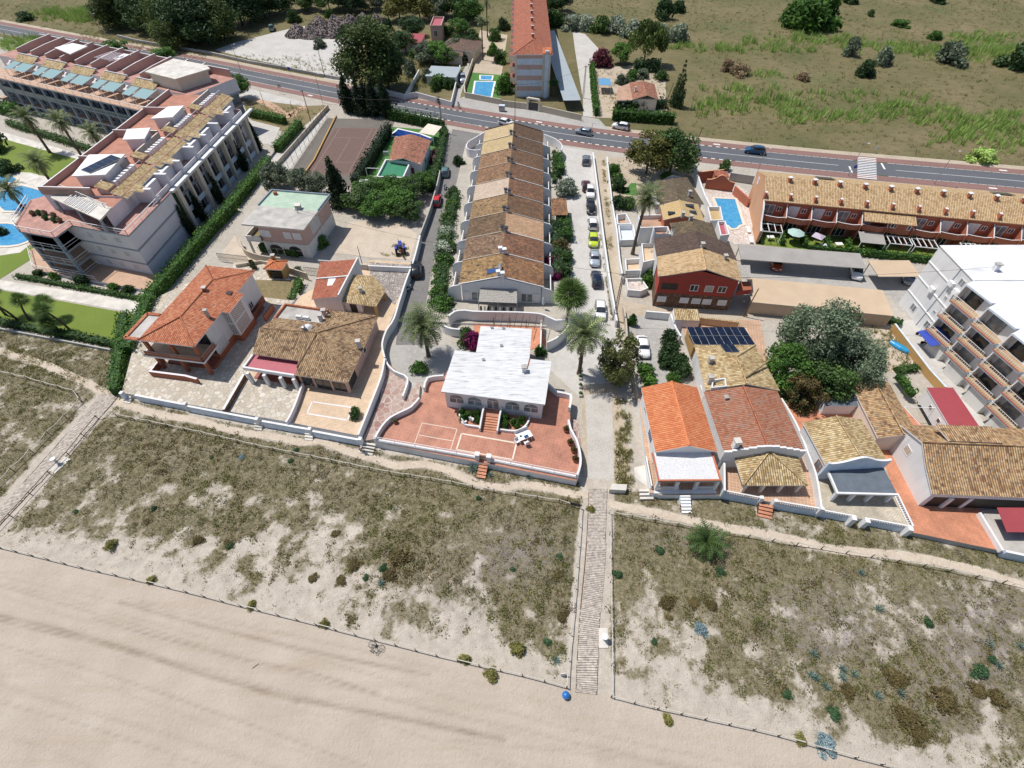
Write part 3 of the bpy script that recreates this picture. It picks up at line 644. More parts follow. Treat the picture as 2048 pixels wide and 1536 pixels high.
def terr(x,y):
 x=np.asarray(x,float);y=np.asarray(y,float);m=sstep(.4,4,front_gap(x,y));ab=above_beach(x,y);du=sstep(-1,3,ab)
 z=.04+m*(.10*fbm(x*.35,y*.35,3)+du*(.42*fbm(x*.16+4,y*.16,3)+.22*fbm(x*.7,y*.7,2)-.15))
 z=z*(.35+.65*sstep(.5,2.2,path_d(x,y)))
 for p,wd,dp in RUTS:
  d=dist_poly(x,y,p);k=(.5+.8*fbm(x*.5,y*.5,2));z=z+.55*k*dp*(-np.exp(-(d/wd)**2)+.6*np.exp(-((d-wd*1.9)/(wd*.7))**2))
 return z
def terr1(p):return float(terr(np.array([p[0]]),np.array([p[1]]))[0])
SANDY=[(620,1100,100,55,.8),(690,1165,70,55,.8),(300,1100,150,40,.7),(560,1185,110,40,.6),(900,1255,90,45,.5),(730,1045,50,28,.35),(100,1000,70,40,.45),(1000,1310,110,40,.45),(380,1010,50,20,.45),(1330,1290,90,90,.75),(1300,1350,80,60,.5),(1560,1440,130,50,.4),(1450,1390,80,50,.4),(240,1120,120,40,.6),(430,985,40,14,.4),(1760,1520,120,40,.3),(600,1060,60,20,.4),(820,1200,60,25,.4),(60,890,40,30,.4),(1085,1240,70,30,.35),(460,1120,80,25,.4)]
DENSE=[(1080,1050,90,60,.5),(1110,1190,60,60,.7),(1000,1180,60,50,.3),(800,1110,60,60,.6),(330,890,160,45,.5),(600,960,220,45,.4),(900,1010,160,45,.4),(480,1050,110,30,.4),(1600,1140,260,70,.4),(1780,1370,70,60,.5),(1810,1460,50,70,.6),(1860,1400,60,80,.4),(1950,1120,130,30,.4),(1300,1110,90,50,.4),(1480,1180,100,60,.3),(1140,1100,25,110,.6)]
GREYD=[(1040,1110,95,55,.8),(1660,1270,110,60,.7),(1950,1310,130,90,.7),(1350,1075,60,25,.5),(1590,1190,90,40,.4),(1960,1220,100,50,.5),(700,905,60,20,.4),(1880,1420,80,60,.4),(900,1180,90,60,.35)]
BROWN=[(800,1110,70,60,.8),(790,1160,50,40,.6),(340,880,120,30,.5),(560,1050,60,40,.4),(1790,1365,45,40,.8),(1810,1460,40,70,.9),(1700,1390,40,30,.6),(880,990,90,20,.4),(1130,1210,60,40,.5),(980,1060,80,40,.3),(500,1075,100,30,.4),(1980,1340,40,60,.4),(690,990,120,30,.4),(470,930,160,30,.4)]
def blobs(px,py,L):
 s=0
 for x,y,a,b,k in L:s=s+k*np.exp(-((px-x)/a)**2-((py-y)/b)**2)
 return s
def veg(x,y):
 px,py=GA(x,y);ab=above_beach(x,y);g=front_gap(x,y)
 base=sstep(-.8,5,ab)*.72+.1*(px<215)
 d=base+.8*blobs(px,py,DENSE)-.56*blobs(px,py,SANDY);n=fbm(x*.55,y*.55,4);n2=fbm(x*2.1+9,y*2.1,2)
 d=d+(n-.5)*1.9+(n2-.5)*.7;d=d*sstep(.15,.9,path_d(x,y)-.35*(n2-.3))*sstep(-.1,.5,ab)*sstep(-.2,.5,g)
 return np.clip(d,0,1.2)
 # ------ ground sheets
t=NT('sand');p=t.coord();a=t.n('Attribute',attribute_name='veg');b=t.n('Attribute',attribute_name='duff')
beach=t.ramp(t.noise(p,.18,5,.6),[(.35,(.475,.402,.325)),(.65,(.54,.468,.39))])
beach=t.mix(t.ramp(t.noise(t.mapv(p,(.10,1.0,1),(0,0,math.radians(17))),.8,5,.6),[(.5,(0,0,0)),(.72,(.45,.45,.45))]),beach,(.43,.335,.235))
rt=t.n('Attribute',attribute_name='rut');beach=t.mix(t.math('MULTIPLY',rt.outputs['Fac'],.95),beach,(.29,.23,.17));beach=t.mix(t.ramp(t.noise(p,1.6,6,.75),[(.55,(0,0,0)),(.75,(.5,.5,.5))]),beach,(.41,.345,.275))  # rut shade and damp sand painted as a darker line along each track
du=t.n('Attribute',attribute_name='dune')
dsand=t.ramp(t.noise(p,.9,5,.65),[(.3,(.42,.368,.305)),(.7,(.585,.525,.445))])
c=t.mix(du.outputs['Fac'],beach,dsand)
duf=t.ramp(t.noise(p,2.6,6,.75),[(.3,(.062,.058,.022)),(.48,(.155,.132,.066)),(.68,(.30,.255,.165))])
c=t.mix(t.ramp(t.math('ADD',a.outputs['Fac'],t.math('MULTIPLY',t.math('SUBTRACT',t.noise(p,3.5,6,.7),.5),1.1)),[(.22,(0,0,0)),(.62,(.92,.92,.92))]),c,duf)
c=t.mix(t.math('MULTIPLY',b.outputs['Fac'],t.ramp(t.noise(p,2.0,5,.7),[(.42,(0,0,0)),(.6,(1,1,1))])),c,(.27,.235,.235))
t.col(c);t.set(Roughness=.95);t.bump(t.math('ADD',t.noise(p,3.4,6,.75),t.math('MULTIPLY',t.noise(p,8,4,.75),.5)),.9,.17)
def sand_mesh():
 st=.25;xs=np.arange(-95,110,st);ys=np.arange(-14,62,st);X,Y=np.meshgrid(xs,ys);x=X.ravel();y=Y.ravel();z=terr(x,y);nx=len(xs)
 g=front_gap(x,y);i=np.arange(len(x)).reshape(X.shape);q=np.stack([i[:-1,:-1],i[:-1,1:],i[1:,1:],i[1:,:-1]],-1).reshape(-1,4)
 q=q[(g[q]>-.9).all(1)];used=np.unique(q);mp=np.full(len(x),-1);mp[used]=np.arange(len(used));x,y,z=x[used],y[used],z[used]
 o=npmesh('beach_sand',np.stack([x,y,z],1),mp[q].ravel(),4,'sand',smooth=True);px,py=GA(x,y)
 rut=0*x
 for pp,wd,dp in RUTS:rut=np.maximum(rut,np.minimum(1,dp/.075*.85)*np.exp(-(dist_poly(x,y,pp)/(wd*.6))**2)*np.clip(.25+fbm(x*.5+5,y*.5,3),0,1))  # mask for the painted rut shade, strongest along the track middle
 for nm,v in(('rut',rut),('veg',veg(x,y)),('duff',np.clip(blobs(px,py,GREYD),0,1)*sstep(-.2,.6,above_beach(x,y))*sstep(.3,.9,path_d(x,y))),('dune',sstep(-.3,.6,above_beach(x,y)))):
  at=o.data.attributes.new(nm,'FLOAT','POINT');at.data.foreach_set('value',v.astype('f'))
 return tag(o,kind='structure')
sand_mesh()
tag(MB().face([(-900,-500,.06),(900,-500,.06),(900,-13.8,.06),(-900,-13.8,.06)],'sand').build('beach_sand'),kind='structure')
tag(MB().face([(-900,-13.8,.05),(-94.9,-13.8,.05),(-94.9,34,.05),(-900,150,.05)],'sand').build('beach_sand'),kind='structure')
t=NT('field');p=t.coord()
c=t.ramp(t.noise(p,.045,6,.6),[(.33,(.100,.108,.034)),(.5,(.160,.138,.058)),(.68,(.215,.170,.088))])
c=t.mix(t.ramp(t.noise(t.mapv(p,(1,1.8,1)),.28,7,.72),[(.45,(0,0,0)),(.68,(.8,.8,.8))]),c,(.11,.095,.040))
c=t.mix(t.ramp(t.noise(p,.9,6,.75),[(.52,(0,0,0)),(.75,(.7,.7,.7))]),c,(.19,.155,.088))
c=t.mix(t.ramp(t.noise(t.mapv(p,loc=(40,9,0)),.055,5,.6),[(.56,(0,0,0)),(.7,(.65,.65,.65))]),c,(.095,.125,.035))
t.col(c);t.set(Roughness=.95);t.bump(t.noise(p,1.2,6,.75),.8,.5)
tag(MB().face([(-1600,-1500,-.05),(1600,-1500,-.05),(1600,2000,-.05),(-1600,2000,-.05)],'field').build('ground'),kind='structure')
m_ground('dirt',(.44,.37,.28),(.36,.29,.21),(.50,.44,.36),.3,2.2);m_ground('yard_ground',(.42,.385,.335),(.35,.31,.26),(.48,.45,.40),.22,1.6)
m_ground('lawn',(.13,.19,.022),(.17,.225,.032),(.11,.15,.03),.12,3.5,bump=.2);m_ground('fake_turf',(.06,.17,.03),(.075,.20,.04),(.05,.14,.03),.4,6,bump=.1)
m_ground('dry_grass',(.20,.155,.075),(.15,.125,.055),(.28,.225,.13),.25,2.5);m_ground('lane_concrete',(.38,.365,.34),(.31,.295,.275),(.44,.425,.40),.25,1.8,bump=.12)
m_ground('pale_concrete',(.50,.48,.45),(.42,.40,.37),(.55,.53,.50),.22,1.5,bump=.12);m_ground('gravel',(.46,.43,.39),(.38,.35,.31),(.60,.57,.53),.5,5,bump=.6)
m_ground('asphalt',(.105,.110,.125),(.085,.09,.103),(.125,.13,.145),.08,2.5,.85,.08);m_ground('lane_asphalt',(.19,.18,.17),(.15,.143,.138),(.225,.215,.205),.2,2.0,.9,.1);m_ground('dark_asphalt',(.145,.14,.137),(.115,.112,.11),(.2,.19,.18),.2,2,.9,.1)
m_ground('cycle_red',(.235,.125,.108),(.20,.112,.10),(.26,.16,.14),.12,2,.9,.08);m_plain('road_white',(.74,.74,.73),.7,0,.12,3,0);m_ground('path_sand',(.52,.44,.35),(.44,.36,.28),(.58,.51,.42),.5,3)
m_brick('paver',A(212,200,178),A(196,184,160),A(150,140,120),.3,.2,.5,.015);m_brick('terracotta_tile',A(196,126,94),A(186,116,86),A(206,146,118),.42,.42,0,.014,.6,.24,.1)
m_brick('tan_tile',A(206,160,124),A(196,150,116),A(225,196,168),.4,.4,0,.02,.7,.15,.1);m_brick('orange_tile',A(222,144,100),A(212,134,92),A(188,116,80),.35,.35,.5,.012,.7,.24,.1)
m_brick('brick_paving',A(234,204,168),A(224,192,154),A(204,170,138),.4,.22,.5,.02,.8,.15,.1);m_brick('red_tile_floor',A(172,92,72),A(160,84,66),A(140,70,56),.35,.35,0,.015,.6)
m_crazy('flagstone',[A(218,204,182),A(196,182,162),A(236,228,212),A(204,184,156),A(228,220,206)],A(178,168,150),1.55);m_crazy('flagstone_red',[A(176,132,120),A(160,118,108),A(190,160,148),A(168,112,98)],A(208,192,178),1.1,.035)
m_crazy('flagstone_grey',[A(196,186,176),A(170,156,150),A(214,208,200),A(150,138,130)],A(130,118,108),2.2,.07);m_crazy('rubble_stone',[A(150,105,70),A(120,84,60),A(176,130,92),A(104,80,64)],A(96,72,54),2.2,.08);m_crazy('white_stone',[A(236,226,220),A(222,210,204),A(242,236,230)],A(196,170,150),1.5,.05)
m_brick('deck_tile',A(196,150,118),A(184,138,108),A(214,178,150),.3,.3,0,.02)
def inner(px,z,mat,name='yard'):return sheet(name,px,z,mat)
inner([(-420,250),(-330,180),(0,72),(420,128),(652,182),(930,250),(1254,300),(1711,352),(2048,382),(2700,470),(2700,1236),(2048,1108),(1815,1058),(1640,1018),(1440,988),(1300,982),(1165,960),(770,900),(722,884),(480,846),(243,788),(255,700),(0,650),(-420,575)],-.03,'yard_ground')
# ---- the main road with red cycle lanes
RU=[(-260,0),(0,48),(152,76),(211,88),(292,103),(400,122),(500,144),(652,172),(779,199),(876,216),(1020,240),(1152,262),(1254,274),(1363,288),(1529,306),(1703,320),(2048,350),(2500,392),(3000,440)]
RLo=[(-260,16),(0,67),(63,80),(140,95),(290,119),(400,138),(500,160),(675,196),(800,221),(932,246),(1086,274),(1178,287),(1254,297),(1381,310),(1520,326),(1711,348),(2048,375),(2500,422),(3000,475)]
ru,rl=pl(RU),pl(RLo)
def shiftline(P,d):
 out=[]
 for i,p in enumerate(P):
  e=(P[min(i+1,len(P)-1)]-P[max(i-1,0)]).normalized();out.append(p+Vector((-e.y,e.x,0))*d)
 return out
def band(name,A_,B_,z,mat):
 n=60;m=MB()
 def rs(P):
  L=[0]
  for a,b in zip(P,P[1:]):L.append(L[-1]+(b-a).length)
  out=[]
  for k in range(n+1):
   s=L[-1]*k/n;i=min(len(P)-2,max(j for j in range(len(L))if L[j]<=s+1e-6));out.append(lerp(P[i],P[i+1],(s-L[i])/max(1e-6,L[i+1]-L[i])))
  return out
 a,b=rs(A_),rs(B_)
 for i in range(n):m.face([lv(b[i],z),lv(b[i+1],z),lv(a[i+1],z),lv(a[i],z)],mat)
 return tag(m.build(name),kind='structure')
MID=[Vector(((a.x+b.x)/2,(a.y+b.y)/2,0))for a,b in zip(smooth_line(ru,9)[:0]or[Vector((x,np.interp(x,[p.x for p in ru],[p.y for p in ru]),0))for x in np.linspace(-215,170,78)],[Vector((x,np.interp(x,[p.x for p in rl],[p.y for p in rl]),0))for x in np.linspace(-215,170,78)])]
for _ in range(6):MID=[MID[0]]+[(MID[i-1]+MID[i]*2+MID[i+1])/4 for i in range(1,len(MID)-1)]+[MID[-1]]
def rline(d):return shiftline(MID,d)
def rband(name,d0,d1,z,mat,kind='structure'):
 a,b=rline(d1),rline(d0);m=MB()
 for i in range(len(a)-1):m.face([lv(b[i],z),lv(b[i+1],z),lv(a[i+1],z),lv(a[i],z)],mat)
 return tag(m.build(name),kind=kind)
RW=3.05
rband('road',-RW,RW,.0,'asphalt');rband('cycle_lane',RW+.35,RW+2.7,.012,'cycle_red');rband('cycle_lane',-RW-2.7,-RW-.35,.012,'cycle_red')
rband('verge',RW+2.7,RW+4.6,-.012,'dirt')
mk=MB()
def along(d,s0,s1,w_,z=.016):
 P=rline(d);L=[0]
 for a,b in zip(P,P[1:]):L.append(L[-1]+(b-a).length)
 def at(s):
  i=min(len(P)-2,max(j for j in range(len(L))if L[j]<=s));f=(s-L[i])/(L[i+1]-L[i]);return lerp(P[i],P[i+1],f),(P[i+1]-P[i]).normalized()
 k=max(1,int((s1-s0)/5))
 for j in range(k):
  (a,ea),(b,eb)=at(s0+(s1-s0)*j/k),at(s0+(s1-s0)*(j+1)/k);na=Vector((-ea.y,ea.x,0))*w_/2;nb=Vector((-eb.y,eb.x,0))*w_/2
  mk.face([lv(a-na,z),lv(b-nb,z),lv(b+nb,z),lv(a+na,z)],'road_white')
P_=rline(0);Ltot=sum((b-a).length for a,b in zip(P_,P_[1:]))
def s_of(px):
 g=G(*px);best=(1e9,0);s=0
 for a,b in zip(P_,P_[1:]):
  e=b-a;tt=max(0,min(1,(g-a).dot(e)/e.length_squared));d=(a+e*tt-g).length
  if d<best[0]:best=(d,s+e.length*tt)
  s+=e.length
 return best[1]
CROSS=s_of((1733,334))
along(0,2,CROSS-6,.12);along(0,CROSS+6,Ltot-3,.12)
DASH=[(s_of((800,205)),s_of((905,235))),(s_of((950,250)),s_of((1255,290))),(s_of((1395,305)),s_of((1475,315)))]
for sd in(-1,1):
 s=4
 while s<Ltot-4:
  gap=abs(s-CROSS)<4;j=any(a<s<b for a,b in DASH)
  if not gap:
   if j:along(sd*(RW+.17),s,s+.9,.30)
   else:along(sd*(RW+.17),s,s+1.62,.14)
  s+=1.8
for k in range(13):along(RW+2.4-(k+.5)*(2*RW+4.8)/13,CROSS-2.0,CROSS+2.0,.36)
along(RW*.5,CROSS+3.2,CROSS+3.6,RW*.95);along(-RW*.5,CROSS-3.6,CROSS-3.2,RW*.95)
for px in((300,92),(420,150),(615,190),(1160,268),(1420,292),(1990,341),(1995,385),(1075,238)):
 s=s_of(px);along((RW+1.5)*(1 if(G(*px).y>np.interp(G(*px).x,[p.x for p in P_],[p.y for p in P_]))else-1),s,s+1.6,.5)
tag(mk.build('road_markings'),kind='structure')
# ---- pavements, lanes, tracks
sheet('pavement',[(885,206),(940,190),(1003,204),(1198,238),(1215,257),(1255,270),(1152,256),(1020,231),(885,209)],-.004,'lane_concrete')
sheet('pavement',[(610,205),(500,178),(380,150),(375,165),(490,196),(560,217),(601,207),(608,214)],-.006,'pale_concrete')
sheet('service_track',[(1145,62),(1170,68),(1200,100),(1182,130),(1190,235),(1166,232),(1166,200),(1150,100)],-.008,'pale_concrete')
sheet('service_track',[(900,205),(927,140),(944,105),(936,140),(918,203)],-.008,'lane_concrete')
sheet('gravel_lot',[(430,100),(470,85),(545,66),(600,52),(720,55),(705,110),(690,155),(640,148),(560,130),(500,118)],-.02,'pale_concrete')
sheet('gravel_lot',[(640,160),(700,128),(722,143),(704,166)],-.016,'pale_concrete')
sheet('lane',[(905,258),(985,272),(955,300),(932,310),(909,384),(884,452),(861,554),(846,640),(862,700),(790,700),(803,600),(828,528),(860,422),(884,338)],-.010,'lane_asphalt')
sheet('lane',[(790,690),(905,690),(935,670),(925,735),(884,750),(870,765),(815,765),(770,720)],-.006,'lane_concrete')
sheet('parking_lane',[(1120,292),(1183,302),(1191,380),(1201,470),(1216,560),(1230,640),(1245,700),(1240,790),(1165,800),(1100,740),(1095,690),(1145,660),(1140,560),(1136,460),(1130,380)],-.010,'pale_concrete')
sheet('dirt_track',[(1193,305),(1212,308),(1222,420),(1236,520),(1246,600),(1300,612),(1500,620),(1495,650),(1350,640),(1262,632),(1250,660),(1234,640),(1212,500),(1200,400)],-.006,'dirt')
sheet('gravel_road',[(1163,770),(1238,765),(1250,860),(1262,960),(1262,982),(1170,968),(1165,900)],.006,'dirt')
sheet('gravel_road',[(1170,790),(1222,785),(1226,860),(1228,965),(1176,962),(1174,880)],.012,'gravel')
sheet('concrete_pad',[(1268,935),(1290,930),(1304,975),(1308,985),(1270,955)],.03,'concrete_pale')
# ---- boardwalks
m_plain('deck_wood',(.45,.395,.34),.85,0,.4,3.2,.2)
def boardwalk(L,R,name='boardwalk',pw=.14,gap=.04):
 A_,B_=smooth_line(pl(L),.5),smooth_line(pl(R),.5);m=MB();r=random.Random(3)
 def rsl(P,s):
  t_=s*(len(P)-1);i=min(len(P)-2,int(t_));return lerp(P[i],P[i+1],t_-i)
 tot=sum((b-a).length for a,b in zip(A_,A_[1:]));n=int(tot/(pw+gap))
 for k in range(n):
  s0=k/n;s1=s0+(1-gap/(pw+gap))/n;a0,a1,b0,b1=rsl(A_,s0),rsl(A_,s1),rsl(B_,s0),rsl(B_,s1);e=(b0-a0).normalized();o0=r.uniform(-.05,.05)+(.12 if(k//40)%2 else 0)
  z=max(terr1(a0),terr1(b0))+.10+r.uniform(-.008,.008);a0,a1=a0+e*o0,a1+e*o0;b0,b1=b0+e*o0,b1+e*o0
  m.slab([lv(p,z)for p in(a0,b0,b1,a1)][::1],.05,'deck_wood')
 for P in(A_,B_):m.wall([p for p in P[::3]],.1,0,[terr1(p)+.045 for p in P[::3]],'wood_dark')
 return tag(m.build(name),kind='structure')
boardwalk([(1178,978),(1175,1047),(1170,1123),(1161,1217),(1155,1311),(1152,1385)],[(1214,978),(1211,1047),(1208,1117),(1199,1234),(1196,1311),(1193,1390)])
boardwalk([(205,787),(110,897),(0,1019),(-90,1122)],[(236,796),(148,896),(100,945),(0,1052),(-60,1120)])
for name,px in(('path',PATH_M),('path',PATH_R),('path',PATH_L)):
 P=smooth_line(pl(px),.8);hs=[.42+.2*float(fbm(np.array(p.x*.9),np.array(p.y*.9),2))for p in P]
 strip(name,P,hs,0,'path_sand',zf=lambda p:terr1(p)+.025)
for q in([(1197,1257),(1215,1257),(1216,1297),(1197,1297)],[(127,912),(143,920),(112,948),(97,941)]):tag(MB().prism(pl(q),0,terr1(G(*q[0]))+.12,'concrete_pale').build('concrete_pad'),kind='structure')
# ------ ground cover
def scatter(n,x0,x1,y0,y1,seed,dens):
 rs=np.random.RandomState(seed);x=rs.uniform(x0,x1,n);y=rs.uniform(y0,y1,n);k=rs.rand(n)<dens(x,y);return x[k],y[k],rs
def blades(x,y,z,rs,nb,h,spread,wd,lean=.6,tint=None):
 n=len(x);X=np.repeat(x,nb);Y=np.repeat(y,nb);Z=np.repeat(z,nb);H=np.repeat(h,nb)*rs.uniform(.6,1.15,n*nb);sp=np.repeat(spread,nb)
 a=rs.uniform(0,2*PI,n*nb);r=sp*np.sqrt(rs.rand(n*nb))*.5;bx=X+r*np.cos(a);by=Y+r*np.sin(a);tx=bx+np.cos(a)*H*lean*rs.rand(n*nb)+rs.normal(0,.08,n*nb)*H;ty=by+np.sin(a)*H*lean*rs.rand(n*nb)+rs.normal(0,.08,n*nb)*H
 b2=rs.uniform(0,PI,n*nb);wx=np.cos(b2)*wd*H**.5;wy=np.sin(b2)*wd*H**.5
 V=np.stack([np.stack([bx-wx,by-wy,Z],1),np.stack([bx+wx,by+wy,Z],1),np.stack([tx,ty,Z+H],1)],1).reshape(-1,3)
 T=np.repeat(np.repeat(tint if tint is not None else rs.normal(.45,.18,n),nb)+rs.normal(0,.1,n*nb),3);return V,np.clip(T,0,1)
def dn(mult,fn):
 def f(x,y):
  px,py=GA(x,y);ok=(px>-260)&(px<2320)&(py<1800)&(py>560);return np.where(ok,np.clip(veg(x,y),0,1)*mult*fn(x,y,px,py),0)
 return f
isb=lambda px,py,x,y:np.clip(blobs(px,py,BROWN)+(fbm(x*.4+31,y*.4,3)-.55)*1.6,0,1)
def clumpy():
 for nm,lf,seed,n,f in(('ice_plant_mat','mat',21,5200,lambda x,y,px,py:.04+np.clip(blobs(px,py,BROWN),0,1)+1.2*sstep(.5,.68,fbm(x*.21+40,y*.21,3))),('green_ice_plant','olivemat',22,9000,lambda x,y,px,py:.06+np.clip(blobs(px,py,DENSE),0,.7)+1.1*sstep(.46,.66,fbm(x*.19+7,y*.19+3,3))),('grey_scrub','greyscrub',23,4200,lambda x,y,px,py:.10+.8*np.clip(blobs(px,py,GREYD),0,1)+.5*sstep(.5,.7,fbm(x*.3,y*.3+50,3)))):
  x,y,rs=scatter(n*4,-95,105,-8,60,seed,dn(.55,f));R=.18+.5*rs.rand(len(x))**2.2;k=np.clip((R*R*130).astype(int),8,60);i=np.repeat(np.arange(len(x)),k);N=len(i);a=rs.uniform(0,2*PI,N);d=np.sqrt(rs.rand(N));P=np.stack([x[i]+R[i]*d*np.cos(a),y[i]+R[i]*d*np.sin(a),np.zeros(N)],1);P[:,2]=terr(x,y)[i]+.02+.42*R[i]*(1-d*d)*rs.uniform(.5,1.1,N)
  up=np.stack([d*np.cos(a)*.8,d*np.sin(a)*.8,np.ones(N)],1)+rs.normal(0,.35,(N,3));up/=np.linalg.norm(up,axis=1)[:,None];v=leaf_quads(rs,P,up,.085,.7);c=np.repeat(np.clip((.45+rs.normal(0,.2,len(x)))[i]+rs.normal(0,.14,N),0,1),4)
  tag(npmesh(nm,v,np.arange(len(v)),4,'leaf_'+lf,c),{'mat':'reddish brown ice plant mats spread over the dunes','olivemat':'olive green ice plant cushions covering the dunes','greyscrub':'grey dry low scrub between the dune plants'}[lf],'ground cover',None,'stuff')
def cover():
 x,y,rs=scatter(230000,-95,105,-8,60,5,dn(.8,lambda x,y,px,py:1-.75*isb(px,py,x,y)-.35*np.clip(blobs(px,py,GREYD),0,1)))
 h=.10+.26*rs.rand(len(x))**2;v,c=blades(x,y,terr(x,y)-.02,rs,7,h,np.full(len(x),.34),.05,1.0,.30+.75*(fbm(x*.3+3,y*.3,3)-.25)+rs.normal(0,.12,len(x)))
 tag(npmesh('dune_grass',v,np.arange(len(v)),3,'leaf_grass',c),'dry olive grass growing over the sandy dunes','grass',None,'stuff')
 clumpy()
 x,y,rs=scatter(90000,-95,105,-8,60,31,lambda x,y:np.where(veg(x,y)<.5,.5*sstep(.3,.6,fbm(x*1.1,y*1.1,3))*sstep(-.2,1,above_beach(x,y))*sstep(.3,.9,path_d(x,y))*sstep(0,.6,front_gap(x,y)),0));v,c=blades(x,y,terr(x,y)-.02,rs,6,.07+.16*rs.rand(len(x))**2,np.full(len(x),.26),.05,1.1,.35+rs.normal(0,.16,len(x)));tag(npmesh('sparse_dune_grass',v,np.arange(len(v)),3,'leaf_grass',c),'sparse small tufts dotted over the bare sand','grass',None,'stuff')
 x,y,rs=scatter(60000,-95,105,-8,60,6,dn(1.0,lambda x,y,px,py:.10+.9*isb(px,py,x,y)+.3*sstep(.45,.6,fbm(x*.23+7,y*.23+3,3))))
 n=len(x);nb=7;P=np.repeat(np.stack([x,y,terr(x,y)+.06],1),nb,0)+rs.normal(0,1,(n*nb,3))*np.array([.17,.17,.045]);up=np.tile([0,0,1.0],(n*nb,1))+rs.normal(0,.5,(n*nb,3));up/=np.linalg.norm(up,axis=1)[:,None]
 v=leaf_quads(rs,P,up,.085,.7);c=np.repeat(np.repeat(np.clip(.45+.9*(fbm(x*.35+60,y*.35,3)-.5)+rs.normal(0,.1,n),0,1),nb)+rs.normal(0,.12,n*nb),4)
 tag(npmesh('ice_plant',v,np.arange(len(v)),4,'leaf_mat',np.clip(c,0,1)),'low brown green succulent mats spreading over the dunes','ground cover',None,'stuff')
cover()
REED=[(1430,215,55,14,1),(1510,205,60,12,.9),(1590,228,26,14,1),(1640,235,40,10,.9),(1700,240,25,8,.7),(1780,222,60,12,1),(1840,230,30,12,.9),(1900,235,30,16,1),(1990,255,60,20,1),(1940,262,40,10,.7),(1420,98,130,7,.6),(1600,78,90,8,.55),(1800,98,130,9,.55),(1960,105,90,14,.7),(1480,180,90,8,.5),(1900,285,40,10,.6),(2020,290,50,12,.6),(1700,195,120,8,.3),(1560,150,140,6,.25),(140,30,50,9,1),(170,35,50,8,1),(30,88,40,10,1),(1960,75,60,8,.5)]
def fdens(x,y):
 px,py=GA(x,y);L=np.interp(x,[p.x for p in MID],[p.y for p in MID])+7.6;return(px,py,(y>L)&(px>-80)&(px<2130)&~((px>400)&(px<1235)&(py>48))&~((px>1150)&(px<1385)&(py>100)))
def field_cover():
 def d1(x,y):px,py,ok=fdens(x,y);return np.where(ok,.25+.9*(fbm(x*.12,y*.12,4)-.3),0)
 x,y,rs=scatter(60000,-230,230,100,300,8,d1);v,c=blades(x,y,np.full(len(x),-.05),rs,6,.25+.45*rs.rand(len(x))**2,np.full(len(x),.9),.09,1.0,.28+.6*(fbm(x*.07+3,y*.07,3)-.3)+rs.normal(0,.1,len(x)))
 tag(npmesh('field_grass',v,np.arange(len(v)),3,'leaf_fieldgrass',c),'dry brown grass covering the field beyond the road','grass',None,'stuff')
 def d2(x,y):px,py,ok=fdens(x,y);return np.where(ok|(py<110)&(px<90),np.clip(blobs(px,py,[(a,b,c*1.15,d*1.3,e)for a,b,c,d,e in REED])*1.2+(fbm(x*.2,y*.2,3)-.53)*2.0,0,1)*(blobs(px,py,REED)>.05),0)
 x,y,rs=scatter(90000,-230,230,100,300,9,d2);v,c=blades(x,y,np.full(len(x),-.05),rs,7,.9+1.1*rs.rand(len(x)),np.full(len(x),1.0),.10,.5)
 tag(npmesh('reeds',v,np.arange(len(v)),3,'leaf_reed',c),'light green reeds growing in drifts across the field','reeds',None,'stuff')
field_cover()
def verge(polys):
 V=[];T=[];rs=np.random.RandomState(3)
 for px,n,h in polys:
  P=pl(px);a=rs.rand(n,1);b=rs.rand(n,1);q=[np.array(p)for p in P];c=(q[0]*(1-a)+q[1]*a)*(1-b)+(q[3]*(1-a)+q[2]*a)*b;k=fbm(c[:,0]*.6,c[:,1]*.6,3)>.42;c=c[k]
  v,t_=blades(c[:,0],c[:,1],c[:,2],rs,7,h*(.4+rs.rand(len(c))),np.full(len(c),.45),.06,.8);V.append(v);T.append(t_)
 v=np.concatenate(V);tag(npmesh('verge_grass',v,np.arange(len(v)),3,'leaf_grass',np.concatenate(T)),'dry grass along lane edges, garden plots and verges','grass',None,'stuff')
verge([([(1230,800),(1258,800),(1268,975),(1232,975)],650,.5),([(1200,470),(1212,470),(1230,640),(1222,640)],500,.35),([(1203,320),(1209,320),(1228,520),(1220,520)],500,.25),([(1700,650),(1790,660),(1830,740),(1720,745)],700,.4),([(420,110),(560,140),(690,158),(640,110)],700,.5),([(780,480),(820,490),(815,515),(760,512)],250,.4),([(490,200),(600,215),(640,225),(560,255)],500,.3),([(0,690),(250,720),(230,790),(0,740)],900,.5),([(1230,320),(1380,330),(1390,380),(1240,400)],500,.3),([(700,100),(930,110),(910,180),(730,165)],1500,.7),([(1190,140),(1330,145),(1340,235),(1200,230)],600,.5),([(150,85),(420,120),(400,95),(170,60)],700,.5)])
# ------ roofs
m_tile('tile_orange',[A(190,98,52),A(214,120,70),A(228,140,90),A(238,164,118)],.42,.42,(.16,.10,.06),.26)
m_tile('tile_new_orange',[A(228,118,50),A(240,132,62),A(246,144,76),A(250,164,104)],.42,.42,None)
m_tile('tile_brown',[A(120,92,64),A(184,144,98),A(210,172,122),A(232,202,156)],.38,.42,(.22,.15,.085),.34)
m_tile('tile_sand',[A(170,136,84),A(212,178,116),A(234,206,146),A(248,226,176)],.36,.42,(.20,.15,.09),.28)
m_tile('tile_rust',[A(176,106,70),A(196,122,84),A(206,136,100),A(200,154,128)],.34,.40,A(166,138,120),.34)
m_tile('tile_red_patch',[A(140,100,64),A(206,162,104),A(232,194,136),A(232,106,70)],.38,.42,(.20,.15,.10),.34,1.2,.75)
m_tile('tile_gold',[A(196,154,98),A(226,186,128),A(238,204,150),A(150,120,88)],.40,.42,None,0,.8,.85,(0,.4,.88,1))
